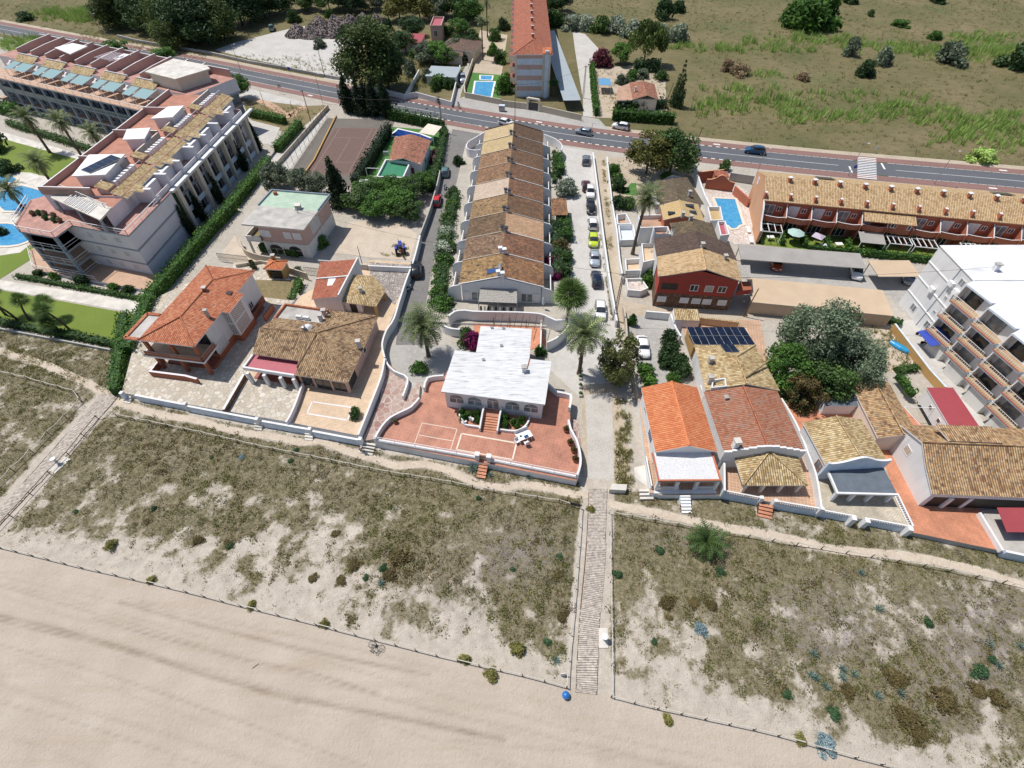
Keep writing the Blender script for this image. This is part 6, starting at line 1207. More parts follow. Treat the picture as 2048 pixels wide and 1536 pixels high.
# ------ red and brown row behind the dirt track
def unit(name,label,le0,le1,ri0,ri1,rd0,rd1,ze,zr,tile,wall,z0=0,group='stepped row of two-storey houses'):
 """one house of the row from photo corners: left eave back/front, ridge back/front, right eave back/front"""
 t=thing(name,label,'house',G(*rd1,ze)*0+lv(lerp(G(*le1,ze),G(*rd1,ze),.5),z0),group=group);L0,L1,Q0,Q1,I0,I1=G(*le0,ze),G(*le1,ze),G(*rd0,ze),G(*rd1,ze),G(*ri0,zr),G(*ri1,zr)
 MB().slab([L0,L1,I1,I0],.16,tile,'grey_wall').build('roof',t);MB().slab([Q1,Q0,I0,I1],.16,tile,'grey_wall').build('roof',t);MB().tube([I0,I1],.13,tile,6).build('ridge_cap',t)
 k=inset([lv(p,0)for p in(L0,L1,Q1,Q0)],.45);m=MB();mid1,mid0=lerp(k[1],k[2],.5),lerp(k[0],k[3],.5)
 m.face([lv(k[0],z0),lv(k[1],z0),lv(k[1],ze-.1),lv(k[0],ze-.1)],wall);m.face([lv(k[2],z0),lv(k[3],z0),lv(k[3],ze-.1),lv(k[2],ze-.1)],wall);m.face([lv(k[1],z0),lv(k[2],z0),lv(k[2],ze-.1),lv(mid1,zr-.25),lv(k[1],ze-.1)],wall);m.face([lv(k[3],z0),lv(k[0],z0),lv(k[0],ze-.1),lv(mid0,zr-.25),lv(k[3],ze-.1)],wall);m.build('wall',t);return t,k
m_tile('tile_moss',[A(96,78,60),A(128,104,78),A(190,160,110),A(216,186,130)],.36,.42,(.13,.11,.07),.5);m_tile('tile_dark',[A(92,70,60),A(110,84,72),A(126,98,84),A(150,120,100)],.36,.42,(.07,.06,.05),.35);m_tile('tile_olive',[A(110,92,66),A(140,116,84),A(176,148,96),A(200,172,110)],.36,.42,(.08,.07,.045),.45);m_tile('tile_yellow',[A(222,184,116),A(228,192,124),A(234,200,134),A(226,186,118)],.36,.42)
ua,k_=unit('terraced_house','low house with mossy brown roof beside the turquoise pool',(1308,363),(1315,405),(1344,357),(1357,402),(1374,354),(1408,408),3.2,4.6,'tile_moss','old_white_wall')
ub,k_=unit('terraced_house','house with plain yellow tiled roof and skylights near turquoise pool',(1320,410),(1327,440),(1359,400),(1367,431),(1396,408),(1410,443),5.0,6.2,'tile_yellow','terracotta_wall')
for p in((1344,427,5.6),(1379,412,5.8),(1384,425,5.6)):g=G(*p);MB().box((g.x,g.y,g.z+.1),(1.5,.8,.16),'glass_dark',-.1).build('skylight',ub)
uc,k_=unit('terraced_house','house with olive lichen covered tiles in the middle of the stepped row',(1340,446),(1352,470),(1387,440),(1395,463),(1424,446),(1436,478),5.4,6.6,'tile_olive','old_white_wall')
ud,k_=unit('terraced_house','house with dark brown roof behind the red gable',(1307,477),(1313,512),(1394,462),(1404,496),(1460,488),(1474,521),6.0,7.6,'tile_dark','old_white_wall')
ue,k_=unit('terraced_house','red walled gable house with gold roof and stone faced ground floor',(1314,513),(1316,553),(1404,496),(1413.5,539),(1473,521),(1484,563),6.0,7.6,'tile_gold','red_wall')
MB().prism([p+(p-sum(k_,Vector())/4).normalized()*.06 for p in k_],0,2.7,'rubble_stone','red_wall').build('base_course',ue);a,b=k_[1],k_[2];L=(b-a).length
for s,w_,pn in((.5,2.6,'black'),(5.0,1.3,'glass_dark'),(7.3,1.3,'metal_grey'),(9.3,1.3,'glass_dark')):win(ue,a,b,min(s,L-1.6),w_,3.5,1.2,pn,'white_paint' if pn!='black' else 'wood_dark',0 if pn=='metal_grey' else 1)
nn=outn(a,b)
for s in(.4,4.0,5.9,7.6,10.0):win(ue,a+nn*.07,b+nn*.07,min(s,L-1.5),1.4,1.0,1.1,'shutter_white','white_paint',0)
for g,z in((G(1404,494,7.6),7.3),(G(1450,517,6.6),6.2),(G(1381,438,6.6),6.2),(G(1314,414,5.3),4.9),(G(1365,432,6.2),5.9),(G(1379,388,4.4),4.0)):chimney(ue if z>6.5 else uc,(g.x,g.y),z,1.0,.45,'grey_wall')
m=MB();p=pl([(1474,530),(1500,530),(1502,555),(1484,555)],5.2);m.slab(p,.14,'wood_grey','wood_pale');m.build('balcony_roof',ue);MB().prism(pl([(1474,585),(1502,582),(1500,566),(1478,566)],3.4),2.8,3.7,'red_wall','rust_wall',True).build('balcony',ue)
def court(px,z,floor,h=.9,label='',side='white_wall',z0=-.02):
 P=pl(px,z);t=thing('walled_patio',label,'patio',lv(sum(P,Vector())/len(P),0));MB().prism(P,z0,z,side,floor).build('floor',t);MB().wall(P+[P[0]],.2,z0,z+h,'white_wall').build('wall',t);return t
court([(1232,440),(1250,438),(1260,458),(1234,458)],.3,'tan_tile',1.2,'small walled patio with pinkish floor left of the tall palm crown');court([(1276,438),(1326,437),(1330,460),(1280,463)],2.8,'deck_tile',.8,'raised pinkish roof terrace with white parapet behind the tall palm');court([(1236,459),(1264,459),(1270,488),(1240,489)],.3,'pale_blue_and_shade',1.0,'white patio with pale blue floor at the foot of the tall palm');court([(1282,495),(1307,494),(1313,525),(1286,531)],2.8,'brick_paving',.8,'raised orange floored terrace with white parapet beside dark brown roof');court([(1249,528),(1279,526),(1284,549),(1251,550)],.4,'brick_paving',1.0,'sunken orange floored patio with white walls beside the track');court([(1252,562),(1281,561),(1294,580),(1280,586),(1256,584)],.8,'white_stone',.5,'white stone patio on a rounded wall at the track corner','beige_wall');court([(1305,463),(1333,462),(1338,476),(1308,478)],3.2,'deck_tile',.9,'small white terrace with chairs next to olive tiled roof');court([(1434,449),(1448,448),(1456,474),(1440,476)],3.2,'red_flat',.6,'small red floored roof terrace beside the turquoise pool');court([(1414,420),(1438,420),(1443,446),(1420,447)],3.0,'tile_yellow',.7,'white walled terrace with tan tiles at the left of turquoise pool')
wall_thing('long white boundary wall between the parked cars and dirt track',[(1186,303),(1196,380),(1207,470),(1220,560),(1234,640)],1.5,0,1.4,.3,smooth=False);wall_thing('white bumpy wall on the right side of the dirt track',[(1214,312),(1224,400),(1234,460),(1240,520),(1247,556)],1.3,0,1.2,.25,smooth=False)
wall_thing('white wall around the grey car court, left side',[(1247,612),(1252,640),(1256,700),(1276,790)],1.2,0,1.3,.2,'beige_wall',smooth=False);wall_thing('white wall with balusters at the back of grey car court',[(1292,622),(1340,626)],1.4,0,1.4,.25,smooth=False);wall_thing('white wall right of the grey car court beside the bushes',[(1342,628),(1352,655),(1362,672)],1.6,0,1.6,.25,smooth=False);wall_thing('beige wall with tiled coping behind solar panels',[(1349,628),(1404,634),(1480,643),(1492,665),(1505,690)],2.4,0,2.3,.3,'tan_wall',top='tile_sand',smooth=False);sheet('car_court',[(1250,630),(1340,636),(1356,690),(1340,760),(1290,780),(1270,700)],-.002,'dark_asphalt' if 0 else 'lane_concrete');sheet('patio',[(1352,655),(1490,660),(1480,648),(1350,642)],.01,'brick_paving');g_=thing('garden_shed','white store with tiled top on the wall left of solar panels','shed',G(1376,640,0));P=rect((1350,640),(1400,642),(1402,622),2.4);MB().prism(P,0,2.3,'lilac_white').build('wall',g_);MB().slab([lv(p,2.45+(.25 if i>1 else 0))for i,p in enumerate(P)],.12,'tile_sand','cream_wall').build('roof',g_)
# ------ carports
def carport(label,a,b,c,z,mat,post='metal_grey',n=6,edge='metal_grey',name='carport',back=None):
 R_=rect(a,b,c,z);t=thing(name,label,'carport',lv(sum(R_,Vector())/4,0));MB().slab([lv(R_[0],z),lv(R_[1],z),lv(R_[2],z+.25),lv(R_[3],z+.25)],.1,mat,edge).build('roof',t)
 for i in range(n):p=lerp(R_[3],R_[2],(i+.04)/(n-.9));p=p+(R_[0]-R_[3]).normalized()*.6;MB().box((p.x,p.y,z/2),(.12,.12,z),post).build('post',t)
 if back:MB().wall([R_[0]+(R_[3]-R_[0])*.05,R_[1]+(R_[2]-R_[1])*.05],.15,0,z-.15,back).build('back_wall',t)
 return t
t=NT('grey_sheet');uv=t.coord(True);wv=t.n('TexWave');t.l(uv,wv.inputs[0]);wv.inputs['Scale'].default_value=1.6;t.col(t.ramp(t.noise(t.coord(),.4,4),[(.3,A(168,162,156)),(.7,A(182,177,170))]));t.set(Roughness=.6);t.bump(wv.outputs['Fac'],.25,.04)
t=NT('tan_sheet');uv=t.coord(True);wv=t.n('TexWave');t.l(uv,wv.inputs[0]);wv.inputs['Scale'].default_value=1.6;t.col(t.ramp(t.noise(t.coord(),.5,4),[(.3,A(212,182,146)),(.7,A(222,194,158))]));t.set(Roughness=.6);t.bump(wv.outputs['Fac'],.25,.04)
t=NT('blue_grey_sheet');t.col(t.ramp(t.noise(t.coord(),.2,4),[(.3,A(164,178,186)),(.7,A(180,190,196))]));t.set(Roughness=.6)
carport('long grey sheet carport below the apricot terraced houses',(1482,518),(1733,537),(1716,509),2.5,'grey_sheet');carport('long tan sheet carport next to big silver green trees',(1503,604),(1788,632),(1778,584),2.5,'tan_sheet',back='wall_none' if 0 else 'tan_wall');carport('small tan carport near the white apartment corner',(1757,553),(1842,553),(1818,523),2.5,'tan_sheet',n=3)
sheet('parking_lane',[(1480,520),(1800,545),(1850,560),(1805,625),(1780,590),(1490,560)],-.004,'lane_concrete')
# ------ apricot terraced houses along the road
e=Vector((43.0,-8.6,0)).normalized();nb=Vector((-e.y,e.x,0));O=Vector((46.9,87.0,0));UW=4.35
def q(s,d,z=0):p=O+e*s+nb*d;return Vector((p.x,p.y,z))
ords=['first from the pool end','second from the pool end','third from the pool end','fourth from the pool end','fifth from the pool end, with tiled balcony roof','sixth from the pool end, with glazed balcony','seventh from the pool end','eighth from the pool end','ninth from the pool end','tenth from the pool end','last one, at the right picture edge']
for k in range(11):
 s0,s1=k*UW,(k+1)*UW;t_=thing('terraced_house','apricot terraced house by the road, '+ords[k],'house',q((s0+s1)/2,0),group='apricot terraced houses along the road')
 MB().slab([q(s0,-.1,6.0),q(s1,-.1,6.0),q(s1,4.95,8.2),q(s0,4.95,8.2)],.16,'tile_gold','apricot_wall').build('roof',t_);MB().slab([q(s1,11.3,6.0),q(s0,11.3,6.0),q(s0,4.95,8.2),q(s1,4.95,8.2)],.16,'tile_gold','apricot_wall').build('roof',t_)
 if k in(2,9):panels(t_,q(s0+1.2,9.0,7.05),q(s0+4.2,9.0,7.05),q(s0+4.2,6.4,7.95),q(s0+1.2,6.4,7.95),3,1)
 m=MB();E0=[(.35,0),(10.9,0),(10.9,5.98),(4.95,8.0),(.35,6.0)];m.face([q(s0,.35),q(s1,.35),q(s1,.35,6.0),q(s0,.35,6.0)],'brick_red_wall');m.face([q(s1,10.9),q(s0,10.9),q(s0,10.9,5.98),q(s1,10.9,5.98)],'apricot_wall');m.face([q(s0,d,z)for d,z in E0[::-1]],'apricot_wall');m.face([q(s1,d,z)for d,z in E0],'apricot_wall')
 m.build('wall',t_,True);p=q(s1-.1,4.2);chimney(t_,p,7.6,1.0,.5,'brick_red_wall','white_wall');p=q(s0+.05,.7);MB().box((p.x,p.y,6.4),(.34,.9,1.5),'brick_red_wall',math.atan2(e.y,e.x)).box((p.x,p.y,7.2),(.44,.5,.1),'white_wall',math.atan2(e.y,e.x)).build('party_pier',t_)
 MB().prism([q(s0,-1.2),q(s0+1.2,-1.6),q(s0+2.9,-1.9),q(s1,-1.6),q(s1,.35),q(s0,.35)],2.75,2.95,'brick_red_wall','tan_tile',True).build('balcony_floor',t_)
 if k!=5:MB().wall([q(s0+.1,-1.15),q(s0+1.2,-1.55),q(s0+2.9,-1.85),q(s1-.05,-1.55)],.16,2.9,3.85,'brick_red_wall','white_wall').build('balcony_parapet',t_)
 else:MB().wall([q(s0+.1,-1.15),q(s0+1.2,-1.55),q(s0+2.9,-1.85),q(s1-.05,-1.55)],.16,2.9,4.9,'brick_red_wall','white_wall').build('balcony_parapet',t_)
 if k in(4,5):MB().slab([q(s0,-2.0,4.9),q(s1,-2.0,4.9),q(s1,.3,5.7),q(s0,.3,5.7)],.12,'tile_gold','apricot_wall').build('balcony_roof',t_)
 if k==5:
  for s in(.4,1.5,2.6):win(t_,q(s0+.1,-1.45),q(s1,-2.0),s,1.0,3.8,.95,'glass_dark')
 MB().wall([q(s0,.3),q(s0,-.9),q(s0,-1.9)],.18,0,[5.4,4.6,3.9],'brick_red_wall','white_wall').build('party_wall',t_)
 win(t_,q(s0,.35),q(s1,.35),.5,1.9,3.0,2.1,'shutter_white' if k%3 else 'glass_pale','white_paint',1,'door');win(t_,q(s0,.35),q(s1,.35),.9,2.4,.1,2.2,'glass_dark','white_paint',2,'door');win(t_,q(s0,.35),q(s1,.35),2.8,.9,3.9,.9,'glass_dark')
w0=thing('end_wall','apricot garden wall sweeping down from the end of the terraced houses','wall',q(0,-2));m=MB().wall([q(0,.3),q(0,-1.5),q(0,-3.2),q(0,-5.0)],.3,0,[6.0,5.0,3.4,2.6],'apricot_wall','white_wall');m.build('wall',w0);p=q(-.16,8.2);win(w0,q(-.02,9.6),q(-.02,6.5),1.0,.9,5.0,1.2,'shutter_white','white_paint',0)
sheet('garden',[q(0,.3),q(0,-5.4),q(48,-5.4),q(48,.3)],.0,'lawn')
def pergola(label,s0,s1,d0,d1,z=2.5,n=5,mat='white_paint'):
 t=thing('pergola',label,'pergola',q((s0+s1)/2,(d0+d1)/2));m=MB();
 for i in range(n):s=lerp(s0,s1,i/(n-1));m.bar(q(s,d0,z),q(s,d1,z),.09,.12,mat)
 m.bar(q(s0,d0,z-.12),q(s1,d0,z-.12),.1,.14,mat);m.bar(q(s0,d1,z-.12),q(s1,d1,z-.12),.1,.14,mat);m.build('beams',t)
 for s in(s0,s1):MB().bar(q(s,d0),q(s,d0,z-.1),.1,.1,mat).build('post',t)
pergola('white pergola frame at the pool end of the apricot houses',.4,3.9,-4.6,-1.9,2.5,4);pergola('white pergola frame right of the grey canopy',22.3,26,-4.4,-1.9,2.5,5);pergola('second white pergola frame, beside hedged garden',26.4,30.2,-4.6,-1.9,2.5,5);pergola('white pergola over patio near the white apartment roof',34.5,38.5,-3.6,-1.9,2.5,6);pergola('cream slatted pergola behind the white apartment roof',39.2,43,-3.6,-1.9,2.6,8,'cream_wall')
cp=thing('canopy','grey corrugated patio canopy in front of the apricot houses','canopy',q(19,-3));MB().slab([q(17.4,-4.8,2.3),q(21.6,-4.8,2.3),q(21.6,-1.9,2.75),q(17.4,-1.9,2.75)],.06,'grey_sheet','white_paint').build('roof',cp)
for s in(17.5,21.5):MB().bar(q(s,-4.7),q(s,-4.7,2.3),.1,.1,'white_paint').build('post',cp)
def parasol(label,p,r,h,mat,sides=8,z=0):
 t=thing('parasol',label,'parasol',lv(p,z));o=MB().tube([(0,0,0),(0,0,h)],.03,'metal_grey',6).build('pole');o.parent=t;o=MB().lathe((0,0,0),[(r,h-.45),(r*.5,h-.18),(.04,h)],mat,sides,False).build('canopy');o.parent=t;return t
m_plain('aqua_cloth',A(178,214,206),.8,0,.05,2,.05);m_plain('lilac_cloth',A(206,190,210),.8,0,.05,2,.05);parasol('round pale aqua parasol in an apricot house garden',q(6.6,-3.4),1.55,2.5,'aqua_cloth');parasol('square pale lilac parasol on the lawn right of the aqua one',q(10.6,-3.5),1.35,2.3,'lilac_cloth',4)
for s in(4.6,8.6,12.6,16.4,21.9):hedge([q(s,-1.8),q(s,-5.0)],.7,1.3,'lush','clipped green hedge between apricot house gardens',group='hedges between the apricot gardens')
hedge([q(9,-5.3),q(16,-5.3)],.8,1.0,'lush','low green hedge along the grey carport');hedge([q(17,-5.4),q(26,-5.4),q(31,-5.6)],1.0,1.3,'lush','thick green hedge behind the small tan carport')
def ptable(label,p,z=0,rz=0):
 t=thing('garden_table',label,'table',lv(p,z),rz);o=MB().box((0,0,.72),(1.3,.8,.05),'white_paint').build('table_top');o.parent=t
 for x in(-.55,.55):
  for y in(-.32,.32):o=MB().box((x,y,.35),(.06,.06,.7),'white_paint').build('leg');o.parent=t
ptable('white garden table under the first pergola',q(2.6,-3.4));ptable('white table beside the square lilac parasol',q(12.0,-4.3));ptable('white garden table on the narrow lawn left of grey canopy',q(14.7,-3.4))
sheet('pool_terrace',[(1408,385),(1436,368),(1478,372),(1508,392),(1522,488),(1470,488),(1440,470)],.0,'white_stone');pool('p','turquoise swimming pool with rounded end beside the apricot end wall',[(1426,396),(1472,398),(1480,424),(1488,450),(1480,452),(1474,458),(1462,459),(1455,452),(1447,449),(1436,420)],.02,.5,rimmat='cream_wall')
ph=thing('pool_house','orange shower house with wavy gable at the head of the turquoise pool','hut',G(1437,376,0));a,b=G(1409,376,0),G(1464,383,0);P=[lerp(a,b,i/12)for i in range(13)];MB().wall(P,.3,0,[2.0+1.3*math.exp(-((i/12-.5)/.22)**2)for i in range(13)],'brick_red_wall','apricot_wall').build('wall',ph);MB().slab([lerp(a,b,.25)+Vector((0,.1,2.9)),lerp(a,b,.75)+Vector((0,.1,2.9)),lerp(a,b,.75)+Vector((.6,3.2,2.6)),lerp(a,b,.25)+Vector((.6,3.2,2.6))],.12,'tile_terracotta').build('roof',ph);MB().prism([lerp(a,b,.28)+Vector((0,.2,0)),lerp(a,b,.72)+Vector((0,.2,0)),lerp(a,b,.72)+Vector((.5,3,0)),lerp(a,b,.28)+Vector((.5,3,0))],0,2.5,'brick_red_wall').build('wall',ph)
wall_thing('orange wall with small tiled roof beside the road and pool',[(1396,345),(1420,342),(1448,340)],2.2,0,2.3,.3,'brick_red_wall',top='apricot_wall',smooth=False);wall_thing('grey rendered wall behind the pool court along the road',[(1462,345),(1510,352)],1.8,0,1.8,.25,'grey_wall',smooth=False);wall_thing('apricot wall between the pool court and parking',[(1471,372),(1500,398)],1.8,0,1.8,.3,'terracotta_wall',smooth=False);wall_thing('white sloping wall between mossy roof house and pool',[(1384,315),(1396,350),(1410,390),(1428,425)],2.0,0,2.0,.3,'white_wall',smooth=False)
bn=0
for px in((1496,462),(1501,482)):
 bn+=1;t_=thing('sunbed','white sunbed against the apricot wall, %s the pool'%('nearer' if bn==1 else 'farther from'),'sunbed',G(*px,0),1.4);o=MB().box((0,0,.35),(1.9,.6,.08),'white_paint').build('bed');o.parent=t_
 for x in(-.8,.8):o=MB().box((x,0,.16),(.06,.5,.32),'white_paint').build('leg');o.parent=t_
 # ------ white apartment block at the right edge
ap=thing('apartment_block','white four-storey apartment block with rows of ochre balconies','apartment block',(70,48,0));X0=64.1;m_plain('roof_white',(.70,.70,.72),.8,0,.14,.35,.1)
MB().prism([(X0,26),(112,26),(112,64.9),(X0,64.9)],0,10.9,'white_wall','roof_white').build('wall',ap);m=MB();m.prism([(X0-.1,56.6),(112,56.6),(112,65),(X0-.1,65)],10.905,11.0,'white_wall','roof_white')
yb=56.6;UWb=4.9
for i in range(7):y1=yb-i*UWb;m.prism([(X0,y1),(X0-1.5,y1-.8),(X0-.5,y1-UWb+.05),(X0,y1-UWb+.05)],10.75,11.0,'pale_blue_and_shade','roof_white',True)
m.build('roof_edge',ap);m=MB()
for z in(2.75,5.5,8.25):m.box((X0-.04,60.7,z),(.12,8.4,.16),'white_paint');
m.build('cornice',ap);MB().box((X0-.03,59.4,5.4),(.1,.12,10.8),'grey_blue_band').build('downpipe',ap)
for y,z,w_,h in((62.5,.9,1.2,1.2),(58.4,.9,1.2,1.2),(58.6,3.4,.6,.6),(58.6,6.1,.6,.6),(58.4,9.0,1.1,1.1)):win(ap,Vector((X0,64.9,0)),Vector((X0,50,0)),64.9-y,w_,z,h,'glass_pale','shutter_white')
for y,z in((58.9,8.3),(57.4,8.0),(61,5.6)):MB().box((X0-.3,y,z+.3),(.45,.9,.7),'white_paint').build('air_conditioner',ap)
m_plain('balcony_ochre',A(196,160,112),.7,0,.1,2,.1);m_plain('edge_terracotta',A(206,120,84),.7)
for f in range(4):
 z=[.35,2.75,5.5,8.25][f]
 for i in range(7):
  y1=yb-i*UWb;ox=-.55*(3-f)*.0;x_out=X0-1.6;P=[Vector((X0,y1-.1,0)),Vector((x_out-.5,y1-.9,0)),Vector((x_out+.3,y1-UWb+.1,0)),Vector((X0,y1-UWb+.1,0))]
  MB().prism([Vector((X0-.01,y1-.9,0)),Vector((X0-.01,y1-UWb+1.6,0)),Vector((X0-.08,y1-UWb+1.6,0)),Vector((X0-.08,y1-.9,0))],z+.05,z+2.1,'glass_dark' if(i+f)%2 else 'glass_pale').build('balcony_door',ap)
  if f==0:continue
  b_=MB().prism(P,z-.22,z,'pale_blue_and_shade','balcony_ochre',True).build('balcony',ap);MB().wall([P[1],P[2]],.10,z-.05,z+.12,'edge_terracotta').build('kerb',b_);m=MB();railing(m,[lerp(P[0],P[1],.2),P[1],P[2]],z+.1,.95,'white_paint',.3,.02,1);m.build('railing',b_)
  MB().prism([P[0],Vector((X0-1.3,y1-.55,0)),Vector((X0-1.3,y1-.72,0)),Vector((X0,y1-.27,0))],z,z+2.5,'white_wall').build('fin_wall',ap)
 if f==0:
  for i in range(7):y1=yb-i*UWb;MB().prism([(X0,y1-1.5),(X0-1.5,y1-2.2),(X0-.9,y1-UWb),(X0,y1-UWb)],0,2.5,'old_white_wall').build('ground_floor_wall',ap)
m_plain('awning_blue',A(28,68,190),.6);MB().slab([(X0-2.9,55.8,2.1),(X0-2.6,52.6,2.1),(X0,52.8,2.9),(X0,56.0,2.9)],.05,'awning_blue').build('awning',ap);g=G(1988,540,11);chimney(ap,g,10.9,1.1,.6,'white_wall')
# ------ L-shaped terraced apartment block on the left
ab=thing('apartment_block','large L-shaped stepped apartment block with roof terraces above a lagoon pool','apartment block',G(300,480,0))
c0=G(256,471,8.4);c0=lv(c0,0);ys=(lv(G(500,219,8.4),0)-c0).normalized();xs=Vector((-ys.y,ys.x,0));LS=(lv(G(500,219,8.4),0)-c0).length
def q(s,t,z=0):p=c0+ys*s+xs*t;return Vector((p.x,p.y,z))
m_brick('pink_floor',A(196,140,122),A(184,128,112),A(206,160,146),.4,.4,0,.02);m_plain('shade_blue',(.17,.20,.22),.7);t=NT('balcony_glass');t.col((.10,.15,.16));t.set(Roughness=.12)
t=NT('glass_canopy');t.col((.27,.40,.40));t.set(Roughness=.15)
for z0,z1 in((0,2.55),(2.85,5.3),(5.6,8.15)):MB().prism([q(0,0),q(14,0),q(14,1.2),q(LS,2.4),q(LS,19.5),q(8,19.5),q(2.7,12)],z0,z1,'lilac_white').build('storey_wall',ab)
for z0,z1 in((2.55,2.85),(5.3,5.6),(8.15,8.42)):MB().prism([q(-.08,-.08),q(14.1,-.08),q(14.1,1.15),q(LS+.1,2.3),q(LS+.1,19.6),q(12,21),q(9.9,23.6),q(2.3,20.9),q(.3,18.8),q(-1.2,11.6),q(2.45,11)],z0,z1,'grey_blue_band','pink_floor').build('floor_band',ab)
for s in(2.2,5.2):
 for z in(1.0,3.8,6.6):win(ab,q(14,0),q(0,0),14-s-7,.6,z,1.0,'glass_dark','lilac_white',0)
for tt in(2.2,5.2,8.0):
 for z in(1.0,3.7,6.4):win(ab,q(2.5,11),q(0,0),11.2-tt-1.4,1.4,z,1.2,'curtain','white_paint',0)
MB().prism([q(14.1,.3),q(15.8,.3),q(15.8,1.3),q(14.1,1.3)],0,8.1,'leaf_dark').build('ivy_wall',ab)
for k in range(9):
 s=15.8+k*3.9;MB().box((*q(s,.15)[:2],4.1),(.55 if k%2 else 1.0,.9,8.2),'cream_wall',math.atan2(ys.y,ys.x)).build('column',ab)
 if k<8:
  for z in(.2,3.0,5.8):win(ab,q(s+3.9,1.25),q(s,1.05),.5,2.9,z,2.2,'glass_dark','lilac_white',1,'balcony_door')
  MB().slab([q(s+.4,.2,3.75),q(s+.4,.18,2.85),q(s+3.4,.18,2.85),q(s+3.4,.2,3.75)],.05,'pale_blue_and_shade').build('balcony_panel',ab);MB().slab([q(s+.4,.2,1.1),q(s+.4,.18,.1),q(s+3.4,.18,.1),q(s+3.4,.2,1.1)],.05,'pale_blue_and_shade').build('balcony_panel',ab)
 if k<8:
  m=MB()
  for j in range(6):m.bar(q(s+.6*j+.3,.1,8.35),q(s+.6*j+.3,2.6,8.35),.12,.2,'pale_blue_and_shade')
  m.build('canopy_slats',ab)
m=MB();m.bar(q(14,-.15,8.35),q(LS+.3,-.15,8.35),.7,.4,'white_wall');m.build('eave_beam',ab)
for k,s in enumerate((11.2,16.5,21.5,27.2,32.5,38.0,43.5)):
 if k%3<2:MB().prism([q(s,1.9),q(s+3.6,1.9),q(s+3.6,3.38),q(s,3.38)],8.42,10.5,'lilac_white','white_paint').build('dormer',ab);win(ab,q(s+3.6,1.9),q(s,1.9),.5,2.6,9.2,1.0,'glass_dark','white_paint',1)
 MB().prism([q(s-1.1,.4),q(s-.5,.4),q(s-.5,3.38),q(s-1.1,3.38)],8.42,10.9,'lilac_white').build('party_wall',ab);MB().slab([q(s-1.9,1.3,10.8),q(s-.2,1.3,10.8),q(s+.2,3.6,11.3),q(s-2.3,3.6,11.3)][::-1],.16,'tile_sand','lilac_white').build('bay_roof',ab)if k%2==0 else None
 MB().wall([q(s-.5,.6),q(s+4.4,.6)],.12,8.42,9.3,'lilac_white').build('parapet',ab)
for i in range(7):p=q(2.6+rnd.uniform(0,2)+i*.4,13.5+i*1.0);MB().lathe((p.x,p.y,8.42),[(.3,0),(.5,.5),(.2,.9)],'leaf_lush' if i%2 else 'wood_dark',8).build('terrace_plant',ab)
for z in(.4,2.9,5.6):MB().prism([q(2.5,11),q(-1.2,11.6),q(.3,18.6),q(2.3,20.8),q(8,22),q(8,12)],z-.25,z,'grey_blue_band','tan_tile',True).build('balcony',ab);m=MB();railing(m,[q(2.3,11.1),q(-1.1,11.7),q(.35,18.5),q(2.35,20.7),q(7.9,21.9)],z,1.0,'white_paint',2.2,.035,1);m.build('railing',ab)
for a in((-.9,11.9),(.6,18.4),(2.5,20.4)):MB().box((*q(*a)[:2],4.1),(.45,.45,8.2),'grey_blue_band').build('column',ab)
MB().prism([q(-4.2,-1),q(.2,21.7),q(6,26.8),q(10,24),q(8,19),q(2.7,12),q(0,-1)],-.02,.55,'lilac_white','tan_tile').build('podium',ab);m=MB();railing(m,[q(2.4,10.9),q(-1.15,11.6),q(.32,18.7),q(2.3,20.8),q(9.8,23.5)],8.4,1.0,'white_paint',2.0,.04,1);railing(m,[q(11,0),q(0,0),q(2.4,10.9)],8.4,1.0,'white_paint',2.0,.04,1);m.build('railing',ab);m=MB();railing(m,[q(-2.2,9),q(.25,21.6),q(6,26.6),q(9.8,24)],.55,1.0,'white_paint',2.2,.035,1);m.build('railing',ab)
MB().prism([q(7.0,3.4),q(LS,3.4),q(LS,17.5),q(3.4,17.5)if 0 else q(7.0,17.0)],8.42,11.3,'lilac_white','terracotta_tile').build('penthouse',ab);m=MB()
for s in(8.5,19,27,35):win(ab,q(s+5,3.4),q(s,3.4),.5,3.6,8.6,2.0,'glass_dark','white_paint',2)
MB().prism([q(-.1,2.9),q(6.2,15.3),q(9.5,15.8),q(7.0,10),q(3.6,3.2)][::1],10.95,11.2,'cream_wall','concrete_pale',True).build('canopy',ab);MB().prism([q(2.0,3.4),q(7.6,14.5),q(9,15),q(9,3.4)],8.42,10.94,'lilac_white','terracotta_tile').build('penthouse',ab);[win(ab,q(7.6,14.5),q(2.0,3.4),.4+3.1*k,2.8,8.5,2.2,'glass_dark','wood_dark',2)for k in range(4)];[MB().box((*q(a,b)[:2],9.7),(.3,.3,2.5),'grey_blue_band').build('column',ab)for a,b in((.5,3.5),(3.2,9),(5.9,14.6))];m=MB();railing(m,[q(3.2,3.2),q(3.5,4.2),q(8.8,14.8)],11.2,.9,'white_paint',2.5,.035,1);m.build('railing',ab);m=MB()
for k in range(8):a=q(1.6+.42*k,6+.82*k,11.45);m.bar(a,a+ys*2.6,.12,.16,'white_paint')
m.build('canopy_slats',ab)
